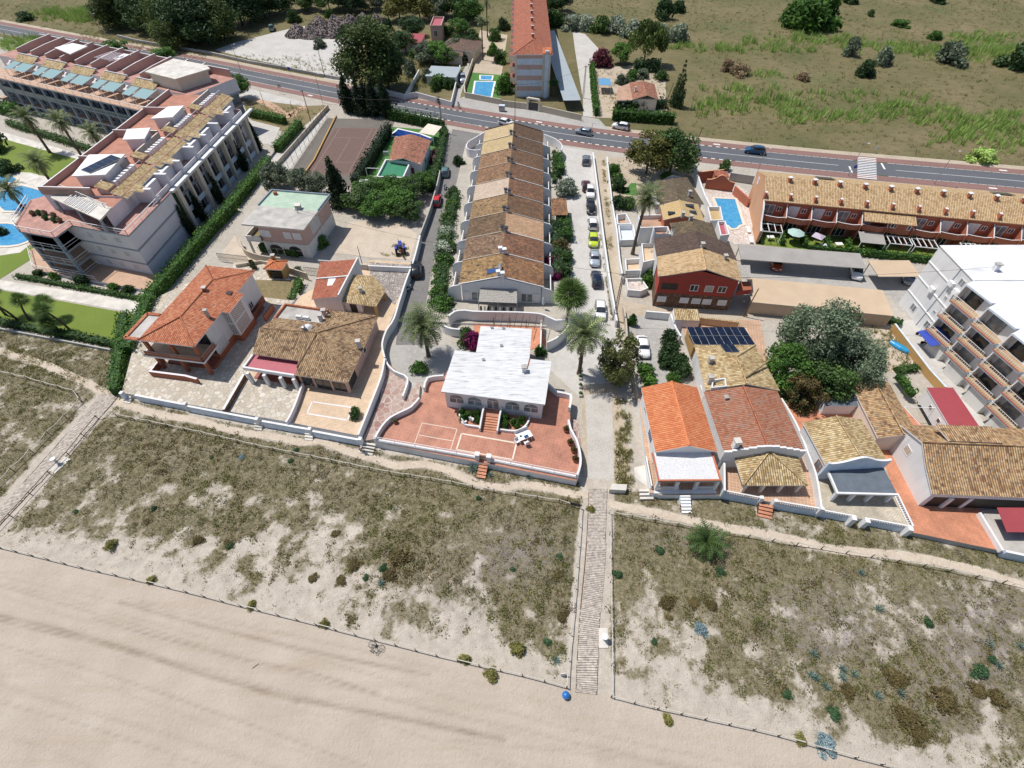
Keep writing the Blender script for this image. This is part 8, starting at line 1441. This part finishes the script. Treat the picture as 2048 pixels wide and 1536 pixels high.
shrub((946,694),2.3,3.0,'bougain','magenta bougainvillea climbing at the left of the bungalow',kind='shrub');shrub((936,690),1.7,3.2,'broad','green bush inside the magenta bougainvillea')
for i,(s,d,r_)in enumerate(((2.3,.9,.6),(3.2,1.2,.7),(4.3,.8,.6),(4.6,1.9,.6),(2.7,1.9,.6),(8.1,.9,.6),(8.3,2.0,.65),(9.4,1.5,.6),(10.4,.9,.6),(9.9,1.9,.5))):shrub((0,0),r_*1.15,1.1,'hedge','rounded green shrub in the bungalow planter, %s of the steps'%('left' if i<5 else 'right'),z=1.3,world=lv(P_at2(s,d),1.25),group='shrubs in the bungalow planters')
for i,(p,r_,h)in enumerate((((1335,690),1.9,2.6),((1338,712),2.0,2.6),((1330,728),1.8,2.2),((1355,735),2.0,2.8),((1362,752),1.8,2.4),((1290,745),1.8,1.6),((1298,765),1.6,1.4),((1345,765),1.5,1.8))):shrub(p,r_,h,'dark' if i<5 else 'lush','green bush in the garden before the orange roofed beach house, %s'%['top','second','left of the middle','centre right','lower right','bright one at left','bright one lower left','small front one'][i])
for i,(p,r_,h,lf)in enumerate((((1228,348),2,2.4,'lush'),((1232,365),2,2.2,'broad'),((1238,380),2.2,2.6,'dark'),((1238,415),2.4,2.2,'dark'),((1258,415),2,2.0,'broad'),((1335,355),1.8,1.2,'lush'),((1448,340),2.0,2.2,'broad'),((1290,480),1.5,1.6,'broad'),((1292,570),1.6,2.2,'lush'),((1298,560),1.5,2.0,'hedge'))):shrub(p,r_,h,lf,'green garden shrub near the dirt track, %s'%['top of the garden','second down','beside the small turf','below the turf','right of the track wall bush','low one on the brown yard','by the orange road wall','in the white patio','left of red house','against the red house wall'][i])
sheet('garden',[(1216,315),(1380,315),(1395,370),(1330,400),(1240,420),(1224,400)],-.003,'dirt');sheet('lawn',[(1243,388),(1262,366),(1272,366),(1275,392)],.002,'fake_turf')
hedge([(1770,640),(1800,652)],1.4,.8,'broad','scrubby green strip under the tan carport wall');hedge([(1790,745),(1830,738)],1.2,.9,'broad','scrubby bushes at the lower end of the sandy garden');hedge([(1792,755),(1808,775),(1822,795)],.9,1.0,'lush','green hedge between concrete and orange tiled yard',z=.9)
hedge([(38,555),(300,603)],.9,.7,'hedge','clipped low hedge below the left apartment terrace');[shrub(p,r_,r_*.9,'lush' if i%2 else 'dark','shrub in the planting bed below the left apartments, %s'%['left','second','largest','fourth','right'][i])for i,(p,r_)in enumerate((((80,550),1.2),((110,556),1.3),((168,566),1.8),((230,578),1.2),((258,584),1.4)))];shrub((5,468),1.6,1.6,'dark','planted island bush in the lower lagoon pool')
hedge([(20,250),(120,282),(210,312)],1.6,1.3,'broad','low planting along the ground floor terraces',rag=.3);shrub((20,345),3,3,'dark','dark bush by the round pool');shrub((0,300),3.4,4.5,'dark','dark tree like bush at the left edge of lawn');hedge([(-60,205),(40,232)],3,2.6,'lush','tall hedge left of the second apartment wing',size=.4)
# ------ single dune plants
def agave(p,r_,label,leaf='agave',n=22):
 key=('agave',n)
 if key not in _mesh:
  rs=np.random.RandomState(4);V=[];T=[]
  for i in range(n):
   az=i*2.39996;el=1.35-1.2*i/n;d=np.array([math.cos(el)*math.cos(az),math.cos(el)*math.sin(az),math.sin(el)]);s=np.array([-math.sin(az),math.cos(az),0])*.085;V.append([d*.05-s*.6,d*.45-s-[0,0,.02],d,d*.45+s-[0,0,.02]]);T+=[.3+.5*rs.rand()]*4
  _mesh[key]=(np.array(V).reshape(-1,3),np.array(T))
 o=bpy.data.objects.new('agave',crown_mesh(key,None,'leaf_'+leaf));C.objects.link(o);g=G(*p);o.location=lv(g,terr1(g));o.scale=(r_,)*3;o.rotation_euler=(0,0,rnd.uniform(0,6));return tag(o,label,'agave','agaves on the dunes')
for i,p in enumerate(((946,939),(998,935),(980,951),(1057,955),(1075,950),(764,1168),(1754,1146)if 0 else(1718,1148),(1754,1219),(1624,1310),(1619,1351),(1630,1358),(1680,1357),(1704,1350),(1680,1340),(1752,1392),(1795,1388),(1972,1290),(1990,1332),(2035,1295),(1648,1375),(1112,1403)if 0 else(1112,1322))):agave(p,.62 if i not in(0,1)else 1.0,'spiky blue green agave rosette growing on the dune' if i>4 else 'blue green agave below the bungalow front wall, %s'%['left of the steps','right of the steps','under the steps','first of the right pair','second of the right pair'][i])
def dplant(p,r_,h,leaf,label,cat='bush',group=None):g=G(*p);o=shrub(p,r_,h,leaf,label,cat,'dune_bush',group,world=lv(g,terr1(g)-.1));return o
for i,(p,r_)in enumerate((((1400,1262),.95),((1648,1490),1.25),((485,917),.55))):dplant(p,r_,r_*.6,'blue','pale blue sea holly clump on the dune, %s'%['near the boardwalk','beside the beach rope','above the left dune'][i])
for i,(p,r_)in enumerate((((710,1130),.95),((628,1158),.7),((684,1165),.75),((673,1070),.7),((1335,1208),1.1),((1387,1208),.75),((1420,1212),.85),((1337,1238),.5),((1790,1360),1.2),((1815,1445),1.5),((1880,1400),1.5),((1690,1385),.9),((800,1120),1.4),((780,1155),1.0),((400,1085),.8),((460,1090),.8),((1125,1235),.8),((1990,1400),1.1),((1950,1380),1.0),((1830,1470),1.0))):dplant(p,r_*1.1,r_*.5,'brown','dark brown succulent bush on the dune, %s'%('left of the main boardwalk' if p[0]<1160 else 'right of the main boardwalk'),group='brown bushes %s of the boardwalk'%('left' if p[0]<1160 else 'right'))
for i,(p,r_)in enumerate((((768,1137),.6),((733,1157),.5),((462,1095),.6),((155,1026),.45),((592,902),.55),((583,925),.5),((310,1020),.5),((958,1000),.5),((1118,1115),.5),((1025,1140),.45),((1440,1147),.7),((1318,1103),.7),((1853,1248),.7),((1950,1345),1.0),((1978,1322),.6),((1572,1390),.6),((1662,1425),.8),((1307,1285),.5),((1235,1150),.7),((1095,1285),.6),((425,918),.4),((1980,1075),.7))):dplant(p,r_,r_*.8,'fresh','small fresh green spurge bush on the dune, %s'%('left of the main boardwalk' if p[0]<1160 else 'right of the main boardwalk'),group='green spurge bushes %s of the boardwalk'%('left' if p[0]<1160 else 'right'))
for i,(p,r_)in enumerate((((505,1212),.7),((648,1250),.7),((305,1162),.7),((225,1095),.9),((980,1350),.9),((1035,1300),1.0),((1180,1020),.7),((930,1320),.8),((1335,1440),.7),((1600,1480),.7))):dplant(p,r_,r_*.9,'grass','pale tussock of beach grass near the rope fence, %s'%['first at left','beside the bicycle','on the left slope','far left','above the blue ball','left of the boardwalk end','at the top of boardwalk','by the beach rope','right of the boardwalk','near the sea holly'][i])
# ------ rope fences
def rope_fence(px,label,step=2.6,h=.8,sag=.14,rope='rope',name='rope_fence'):
 P=pl(px);t=thing(name,label,'fence',lv(P[0],0));L=[0]
 for a,b in zip(P,P[1:]):L.append(L[-1]+(b-a).length)
 n=min(96,max(2,int(L[-1]/step)));Q=[]
 for k in range(n+1):s=L[-1]*k/n;i=min(len(P)-2,max(j for j in range(len(L))if L[j]<=s+1e-6));Q.append(lerp(P[i],P[i+1],(s-L[i])/max(1e-6,L[i+1]-L[i])))
 zs=[terr1(p)for p in Q]
 for p,z in zip(Q,zs):MB().tube([lv(p,z-.1),Vector((p.x+rnd.uniform(-.03,.03),p.y,z+h))],.055,'wood_dark',6).build('post',t)
 m=MB()
 for i in range(n):
  a,b=lv(Q[i],zs[i]+h*.94),lv(Q[i+1],zs[i+1]+h*.94);m.tube([lerp(a,b,u)-Vector((0,0,sag*4*u*(1-u)))for u in(0,.2,.4,.6,.8,1)],.048,rope,5,False)
 m.build('rope',t)
m_plain('rope',(.52,.49,.43),.9,0,.15,4,.2)
rope_fence(FENCE_L,'drooping rope fence at the far left of the left boardwalk',sag=.2);rope_fence(FENCE_M[:20],'rope fence along the sandy path above the middle dune');rope_fence(FENCE_M[19:],'rope fence on the left side of the main boardwalk',2.2,sag=.06);rope_fence(FENCE_B,'rope fence between the beach and middle dune',2.1,.75,.05);rope_fence(FENCE_S,'dark post fence along the right side of left boardwalk',2.6,.7,.05,'wood_dark');rope_fence(FENCE_R[:9],'rope fence on the right side of the main boardwalk',2.4,sag=.05);rope_fence(FENCE_R[8:],'rope fence along the sandy path above the right dune',2.6,sag=.2);rope_fence(FENCE_RB,'rope fence between the beach and right dune',2.1,.75,.05)
# ------ cars
car((1171,332),(1173,311),'grey','hatch','grey hatchback parked farthest up the lane near the main road');car((1174,386),(1170,360),'darkred','hatch','dark red car parked left of the line of cars',L=4.1);car((1180,372),(1181,400),'white','suv','white car parked right beside the dark red one',L=4.4,Hh=1.6);car((1180,402),(1183,430),'black','suv','black car parked behind the white one in the line',L=4.5,Hh=1.6);car((1186,459),(1184,436),'white','hatch','white car with dark glass roof parked above the lime one',L=4.2);car((1186,468),(1187,496),'lime','hatch','bright lime yellow hatchback in the parked line',L=4.0);car((1188,500),(1190,535),'silver','sedan','silver car facing the sea in the parked line',L=4.7);car((1195,577),(1191,543),'navy','hatch','dark navy car parked below the silver one',L=4.4);car((1200,605),(1201,640),'white','hatch','white car parked last in the line near the tamarisk',L=4.3)
car((1282,674),(1289,716),'white','sedan','white car standing alone in the grey walled court',L=4.5);car((833,556),(833,527),'black','suv','black off-roader parked against the lane wall',L=4.4,W=1.9,Hh=1.8);car((871,415),(876,390),'red','hatch','bright red car parked along the lane wall',L=4.1);car((889,357),(891,333),'teal','hatch','teal grey car parked at the upper end of lane wall',L=4.2)
car((1181,268),(1154,262),'bluegrey','hatch','blue grey hatchback driving on the main road',z0=.02,name='car');car((1003,244),(1022,249),'white','hatch','white car on the road behind the row houses',name='car');car((1254,257),(1228,252),'white','suv','white car stopped on the red lane by the hedge',L=4.4,Hh=1.65);car((1527,305),(1492,301),'blue','hatch','dark blue van like car driving on the main road',L=4.7,Hh=1.75,name='car');car((1710,530),(1713,560),'white','suv','white car half under the grey carport',L=4.3,Hh=1.6);car((1552,515),(1553,540),'orange','hatch','orange car in the shade of the grey carport');car((1815,540),(1816,570),'grey','hatch','grey car in the shade of the small tan carport');car((924,152),(927,168),'silver','suv','silver van parked in the narrow lane beside the far pool',L=4.8,Hh=1.9);car((543,62),(545,53),'teal','suv','small greenish van under trees on gravel lot',L=4.4,Hh=1.9)
# ------ people, bicycles and scooters
for k,v in dict(skin=(.45,.27,.19),cloth_blue=(.04,.10,.30),cloth_dark=(.03,.03,.04),cloth_white=(.6,.6,.6),cloth_khaki=(.25,.2,.12),hair=(.03,.02,.015)).items():m_plain(k,v,.8,0,.05,3,0)
def person(p,label,pose='stand',rz=0,top='cloth_blue',legs='cloth_dark',z=0,world=None,parent_cat='person'):
 J=dict(stand=dict(pel=(0,0,.95),ch=(.02,0,1.35),nk=(.03,0,1.5),hd=(.05,0,1.66),kl=(.06,.11,.5),fl=(0,.11,.06),kr=(.02,-.11,.5),fr=(-.06,-.11,.06),el=(.05,.26,1.1),hl=(.16,.24,.88),er=(.02,-.26,1.1),hr=(.14,-.25,.88)),bend=dict(pel=(-.1,0,.9),ch=(.22,0,1.18),nk=(.36,0,1.24),hd=(.5,0,1.28),kl=(.05,.11,.48),fl=(0,.12,.06),kr=(.0,-.11,.48),fr=(-.08,-.12,.06),el=(.32,.22,.92),hl=(.42,.16,.7),er=(.3,-.22,.92),hr=(.42,-.14,.72)),ride=dict(pel=(-.18,0,1.0),ch=(.1,0,1.36),nk=(.2,0,1.48),hd=(.28,0,1.62),kl=(.14,.11,.78),fl=(.02,.11,.38),kr=(.06,-.11,.62),fr=(-.04,-.11,.22),el=(.3,.25,1.2),hl=(.5,.24,1.06),er=(.3,-.25,1.2),hr=(.5,-.24,1.06)))[pose]
 V=[];R=[];E=[];ix={}
 def add(k,co,r_):ix[k]=len(V);V.append(Vector(co));R.append(r_);return ix[k]
 L_=lambda a,b,t:tuple(Vector(a).lerp(Vector(b),t));P=J
 add('pel',P['pel'],.15);add('wa',L_(P['pel'],P['ch'],.5),.13);add('ch',P['ch'],.165);add('nk',P['nk'],.065);add('hd',P['hd'],.095);add('tp',(Vector(P['hd'])+(Vector(P['hd'])-Vector(P['nk'])).normalized()*.11).to_tuple(),.075);E+=[(0,1),(1,2),(2,3),(3,4),(4,5)]
 for s,sy in(('l',1),('r',-1)):
  hp=add('hp'+s,(P['pel'][0],sy*.1,P['pel'][2]-.06),.11);k=add('k'+s,P['k'+s],.075);f=add('f'+s,P['f'+s],.05);to=add('t'+s,(P['f'+s][0]+.17,P['f'+s][1],P['f'+s][2]-.02),.04);E+=[(0,hp),(hp,k),(k,f),(f,to)]
  sh=add('s'+s,(P['ch'][0]+.02,sy*.19,P['ch'][2]+.08),.065);e_=add('e'+s,P['e'+s],.045);h_=add('h'+s,P['h'+s],.038);E+=[(ix['ch'],sh),(sh,e_),(e_,h_)]
  d=(Vector(P['h'+s])-Vector(P['e'+s])).normalized()
  for j in range(5):o_=Vector((.02 if j==4 else 0,(j-1.5)*.018,0));a_=add('g%s%d'%(s,j),Vector(P['h'+s])+d*.07+o_,.011);b_=add('q%s%d'%(s,j),Vector(P['h'+s])+d*(.15 if j<4 else.1)+o_*1.3+Vector((.015,0,0)),.008);E+=[(h_,a_),(a_,b_)]
 me=bpy.data.meshes.new('person');me.from_pydata(V,E,[]);o=bpy.data.objects.new('person',me);C.objects.link(o);md=o.modifiers.new('skin','SKIN');md.use_smooth_shade=True
 for v,r_ in zip(me.skin_vertices[0].data,R):v.radius=(r_,r_)
 me.skin_vertices[0].data[0].use_root=True;sb=o.modifiers.new('sub','SUBSURF');sb.levels=sb.render_levels=1;dg=bpy.context.evaluated_depsgraph_get();m2=bpy.data.meshes.new_from_object(o.evaluated_get(dg));o.modifiers.clear();o.data=m2;m2.materials.clear()
 for mt in('skin',top,legs,'hair'):m2.materials.append(MAT(mt))
 pz=P['pel'][2];cz=P['nk'];hd=Vector(P['hd'])
 for f in m2.polygons:
  c=f.center;dh=(c-hd).length;f.material_index=0
  if dh<.16:f.material_index=3 if(c-hd).dot((hd-Vector(P['nk'])).normalized())>.02 or c.x<hd.x-.05 else 0
  elif c.z<pz-.03 and abs(c.y)<.2 and not any((c-Vector(P[h])).length<.12 for h in('hl','hr')):f.material_index=2
  elif min((c-Vector(P['e'+s])).length for s in 'lr')>.06 and min((c-Vector(P['h'+s])).length for s in 'lr')>.2 and c.z<cz[2]:f.material_index=1
 m2.polygons.foreach_set('use_smooth',[True]*len(m2.polygons));o.location=world or G(*p,z);o.rotation_euler=(0,0,rz);m=MB()
 for sy in(-.035,.035):m.lathe((hd.x+.088,sy,hd.z+.0),[(.012,-.008),(.012,.008)],'hair',6)
 m.lathe((hd.x+.105,0,hd.z-.03),[(.018,-.02),(.01,.025)],'skin',6);m.box((hd.x+.088,0,hd.z-.065),(.02,.05,.012),'leaf_red');f_=m.build('face');f_.parent=o
 return tag(o,label,'person')
def bicycle(p,label,rz,flat=False,z=0.0,frame='dark_metal',world=None):
 t=thing('bicycle',label,'bicycle',world or G(*p,z),rz)
 if flat:t.rotation_euler=(math.radians(78),0,rz);t.location.z=terr1(t.location)+.12
 def part(n,m):o=m.build(n);o.parent=t
 for x in(-.52,.54):m=MB();m.tube([(x+.33*math.cos(a),0,.34+.33*math.sin(a))for a in np.linspace(0,2*PI,17)],.022,'black',5,False);[m.bar((x,0,.34),(x+.32*math.cos(a),0,.34+.32*math.sin(a)),.012,.012,'metal_grey')for a in np.linspace(0,2*PI,9)];part('wheel',m)
 m=MB();[m.tube([a,b],.022,frame,6)for a,b in(((-.52,0,.34),(-.05,0,.3)),((-.52,0,.34),(-.2,0,.82)),((-.05,0,.3),(-.22,0,.9)),((-.05,0,.3),(.4,0,.78)),((-.2,0,.82),(.38,0,.85)),((.38,0,.95),(.54,0,.34)))];part('frame',m)
 m=MB().box((-.22,0,.94),(.26,.13,.06),'black');part('saddle',m);m=MB().tube([(.42,-.28,1.03),(.36,0,.98),(.42,.28,1.03)],.018,'black',6);part('handlebar',m);m=MB().box((-.05,0,.3),(.06,.3,.3),'dark_metal');part('pedals',m);return t
_d=G(918,213)-G(877,205);d1=math.atan2(_d.y,_d.x);bicycle((877,208),'black bicycle ridden on the red cycle lane, left one',d1+PI,z=.02);person((877,208),'cyclist in dark top riding on the red cycle lane, left one','ride',d1+PI,'cloth_dark','cloth_khaki',.02);bicycle((918,216),'black bicycle ridden on the red cycle lane, right one',d1+PI,z=.02);person((918,216),'cyclist in grey top riding on the red cycle lane, right one','ride',d1+PI,'cloth_blue','cloth_dark',.02)
person((724,903),'person in blue top bending by the garden steps at the dune path','bend',-.6,'cloth_blue','cloth_khaki',world=lv(G(724,904),terr1(G(724,904))));person((1257,262),'person in dark clothes standing behind the white stopped car','stand',2.0,'cloth_dark','cloth_dark',.02)
bicycle((757,1287),'dark bicycle lying on the sand against the beach rope fence',-.35,True)
def scooter(p,rz,label,mat):
 t=thing('scooter',label,'scooter',G(*p,.02),rz)
 def part(n,m):o=m.build(n);o.parent=t
 for x in(-.6,.62):part('wheel',MB().lathe((x,0,.24),[(.05,-.05)],'tyre',8).tube([(x,-.06,.24),(x,.06,.24)],.24,'tyre',14))
 m=MB();m.tube([(-.75,0,.55),(-.4,0,.6),(.0,0,.35),(.3,0,.35),(.45,0,.75)],[.1,.2,.14,.13,.09],mat,8);part('body',m);part('seat',MB().box((-.4,0,.82),(.7,.28,.12),'black'));m=MB().tube([(.5,-.3,1.0),(.46,0,1.02),(.5,.3,1.0)],.025,'dark_metal',6).tube([(.46,0,1.0),(.62,0,.24)],.04,mat,6);part('handlebar',m);part('headlight',MB().box((.58,0,.85),(.1,.16,.14),'headlamp'));part('leg_shield',MB().box((.42,0,.62),(.06,.42,.55),mat,0))
scooter((818,581),.9,'pale mint scooter parked in the lane by the white wall','paint_silver');scooter((891,377),1.4,'white scooter in the lane above the red car','paint_white');scooter((1842,672),2.6,'light scooter under the blue awning of white apartments','paint_white');scooter((1852,690),2.6,'dark scooter beside the blue awning of white apartments','paint_black')
tr_=thing('tractor','blue tractor parked on the sandy lot next to the lane wall','tractor',G(802,503,0),1.75)
def tp(n,m):o=m.build(n);o.parent=tr_;return o
for x,y,r_ in((-.8,.75,.72),(-.8,-.75,.72),(1.0,.65,.42),(1.0,-.65,.42)):tp('wheel',MB().tube([(x,y-.18,r_),(x,y+.18,r_)],r_,'tyre',16).tube([(x,y-.2,r_),(x,y+.2,r_)],r_*.5,'leaf_red',10))
tp('bonnet',MB().box((.75,0,1.05),(1.5,.6,.6),'awning_blue'));tp('body',MB().box((-.4,0,.9),(1.4,.7,.5),'dark_metal'));tp('seat',MB().box((-.7,0,1.35),(.45,.5,.4),'black'));tp('mudguard',MB().box((-.8,.75,1.5),(1.0,.4,.06),'awning_blue'));tp('mudguard',MB().box((-.8,-.75,1.5),(1.0,.4,.06),'awning_blue'));tp('exhaust',MB().tube([(1.0,.2,1.3),(1.0,.2,2.1)],.05,'rust_wall',6));tp('loader_arm',MB().bar((-1.3,0,.8),(-2.2,0,1.9),.25,.25,'rust_wall'));tp('steering_wheel',MB().tube([(-.15+.0*a,.22*math.cos(a),1.55+.2*math.sin(a))for a in np.linspace(0,6.28,11)],.02,'black',5))
# ------ poles, lamps, signs, bins, showers
def pole(p,h,label,r_=.09,mat='wood_dark',name='utility_pole',lattice=False,lean=(0,0),arm=True,cat='pole'):
 t=thing(name,label,cat,G(*p));m=MB()
 if lattice:
  for sx in(-1,1):m.bar((sx*.22,0,0),(sx*.1,0,h),.08,.08,'dark_metal')
  for k in range(int(h/.5)):w_=.22-.12*k*.5/h;m.bar((-w_,0,k*.5),(w_,0,k*.5+.5),.05,.05,'wood_dark');m.bar((w_,0,k*.5),(-w_,0,k*.5+.02),.05,.05,'metal_grey')
 else:m.tube([(0,0,0),(lean[0],lean[1],h)],[r_*1.2,r_*.8],mat,7)
 o=m.build('mast');o.parent=t
 if arm:o=MB().bar((lean[0]-.5,lean[1],h-.3),(lean[0]+.5,lean[1],h-.3),.08,.1,mat).build('crossarm');o.parent=t
 return t
pole((1228,640),9.2,'tall lattice utility pole at the dirt track corner',lattice=True);pole((1166,196),8,'lattice utility pole beside the far carport',lattice=True);pole((617,485),7,'utility pole in front of the green roofed house',.1,'metal_grey');pole((885,265),8.5,'wooden utility pole at the access lane corner');pole((622,243),7.5,'wooden pole on the dry verge by the footpath');pole((1382,310),6,'leaning pole at the road beside the big trees',lean=(1.2,.6),arm=False);pole((1030,242),9,'thin pole behind the row of houses at the road',.07);pole((1487,633),5.5,'wooden pole at the tiled wall behind solar panels',lean=(.5,.2),arm=False);pole((1325,225),7,'leaning pole in the hedge by low tan house',lean=(1.4,.5),arm=False);pole((725,530),4,'short pole at the grey concrete wall',.06,arm=False);pole((650,155),8,'thin pole on the gravel lot edge',.08)
def lamp(p,h,label,arm=.7):
 t=thing('street_lamp',label,'street lamp',G(*p));o=MB().tube([(0,0,0),(0,0,h)],[.08,.05],'metal_grey',6).build('post');o.parent=t;o=MB().tube([(0,0,h),(arm*.6,0,h+.12),(arm,0,h+.1)],.035,'metal_grey',5).build('arm');o.parent=t;o=MB().box((arm+.15,0,h+.08),(.5,.2,.1),'shutter_white').build('lamp_head');o.parent=t
for i,(p,h)in enumerate((((482,142),7),((645,205),7),((208,76),7),((532,218),4.5),((1180,290),5),((590,235),4),((1512,352),6),((1696,352),7),((1868,368),7))):lamp(p,h,['street lamp at the gravel lot wall','street lamp by the footpath corner','street lamp across the road from left apartments','small lamp on the dry verge path','lamp at the end of the parked car lane','small lamp post near the tennis fence','lamp at the road end of the apricot houses','street lamp before the crosswalk','street lamp right of the crosswalk'][i])
def sign(p,h,w_,hh,mat,label,rz=0,name='sign',z=0,back=None):
 g=G(*p);t=thing(name,label,'sign',lv(g,z),rz);
 for x in(-w_*.35,w_*.35):o=MB().tube([(x,.03,0),(x,.03,h)],.03,'metal_grey',6).build('post');o.parent=t
 o=MB().box((0,0,h-hh/2),(w_,.04,hh),mat).build('panel');o.parent=t;return t
sign((1151,1016),1.1,1.4,.55,'paint_navy','dark blue information panel at the top corner of the middle dune',-.3);sign((1126,1351),.95,.55,.75,'white_paint','white notice board on the fence near the boardwalk end',.1);sign((563,188),2.6,.9,.9,'metal_grey','grey road sign on two posts by the footpath');sign((795,226),2.6,.7,.7,'metal_grey','grey road sign behind the cypresses');sign((1748,305),1.6,.5,1.0,'pale_blue_and_shade','tilted pale sign in the grass above the crosswalk',.4);sign((582,152),2.4,.7,.7,'awning_blue','blue road sign at the gravel lot verge');s_=sign((1703,350),2.2,.7,.7,'awning_blue','blue crossing sign at the left of the crosswalk')
ball=thing('litter_bin','blue ball shaped bin on the sand at the boardwalk end','bin',lv(G(1131,1392),terr1(G(1131,1392))));m_plain('ball_blue',(.02,.16,.48),.3,0,.05,2,0);o=MB().lathe((0,0,.38),[(.36*math.sin(a),-.36*math.cos(a))for a in np.linspace(.05,PI-.05,12)],'ball_blue',18).build('ball');o.parent=ball;o=MB().lathe((0,0,0),[(.2,0),(.2,.06)],'dark_metal',10).build('base');o.parent=ball
def shower(p,label):
 g=G(*p);t=thing('foot_shower',label,'shower',lv(g,terr1(g)+.1),.6);o=MB().tube([(0,0,0),(0,0,1.0)],.16,'white_paint',10).build('post');o.parent=t;o=MB().lathe((0,0,.95),[(.3,0),(.32,.1),(.1,.2)],'white_paint',12).build('cap');o.parent=t;o=MB().tube([(.1,0,.8),(.5,0,.85)],.04,'metal_grey',6).build('spout');o.parent=t
shower((1207,1280),'white foot shower on the pad right of main boardwalk');shower((118,928),'white foot shower on the pad beside the left boardwalk')
cb_=thing('waste_container','grey green waste container on the pavement across the road','bin',G(1004,222,0),-.2);o=MB().box((0,0,.75),(1.5,1.0,1.2),'metal_grey').build('body');o.parent=cb_;o=MB().box((0,0,1.42),(1.55,1.05,.14),'pale_blue_and_shade').build('lid');o.parent=cb_
b1=MB().prism([G(1217,986),G(1250,988),G(1252,976),G(1222,975)],0,.9,'concrete_pale').build('concrete_block');tag(b1,'pale concrete block beside the top of the main boardwalk','block');m=MB();g=G(1290,985)
for k in range(3):m.box((g.x,g.y-.45*k,.3-.1*k),(1.6,.3,.5),'concrete_pale')
tag(m.build('garden_steps'),'worn concrete steps left of the white beach house','steps')
t=thing('flower_boxes','row of long green planter boxes beside the gravel road','planter',G(1161,775))
for k in range(8):g=G(1161-.3*k,790-17*k);MB().box((g.x,g.y,.2),(.45,.9,.4),'concrete').build('box',t);s_=bpy.data.objects.new('plants',kmesh('shrub',2,'leaf_lush'));C.objects.link(s_);s_.parent=t;s_.location=lv(g,.35)-t.location;s_.scale=(.3,.45,.35)
for a,b,za,zb,lab in(((1228,640),(617,485),9,6.8,'overhead cable from the lattice pole towards the green roofed house'),((1228,640),(1990,540),9,11.6,'overhead cable from the lattice pole to the white apartment roof'),((885,265),(622,243),8.2,7.2,'overhead cable between the two wooden poles by the road'),((1166,196),(1030,242),7.8,8.6,'overhead cable crossing the main road')):
 a,b=lv(G(*a,0 if za<11 else 11),za),lv(G(*b,0 if zb<11 else 11),zb);tag(MB().tube([lerp(a,b,u)-Vector((0,0,1.2*4*u*(1-u)))for u in np.linspace(0,1,13)],.022,'black',4,False).build('cable'),lab,'cable')
hm=thing('beach_stick','short driftwood stick lying on the open beach','driftwood',lv(G(512,1333),terr1(G(512,1333))));o=MB().tube([(-.25,-.2,.03),(0,0,.05),(.25,.22,.03)],[.02,.03,.02],'wood_dark',6).build('stick');o.parent=hm
bt=thing('blue_shape','bright blue tarp-like shape against the ochre wall','blue_shape',G(1800,697,0),-.95);m=MB();S=[(-1.6,.35),(-1.0,.55),(0,.62),(1.0,.45),(1.7,.04)];rings=[[Vector((x,w_*math.cos(a),.1+.5*math.sin(a)*(w_/.62)**.4))for a in np.linspace(0,PI,9)]for x,w_ in S];m_plain('shape_blue',(.01,.26,.52),.4,0,.05,1,0)  # blue tarp-like shape, drawn as an upturned shell
for A_,B_ in zip(rings,rings[1:]):
 for k in range(8):m.face([A_[k],B_[k],B_[k+1],A_[k+1]],'shape_blue',True)
m.face(rings[0][::-1],'shape_blue');o=m.build('shell');o.parent=bt;o=MB().bar((-1.6,0,.62),(1.5,0,.3),.06,.06,'shape_blue').build('keel');o.parent=bt
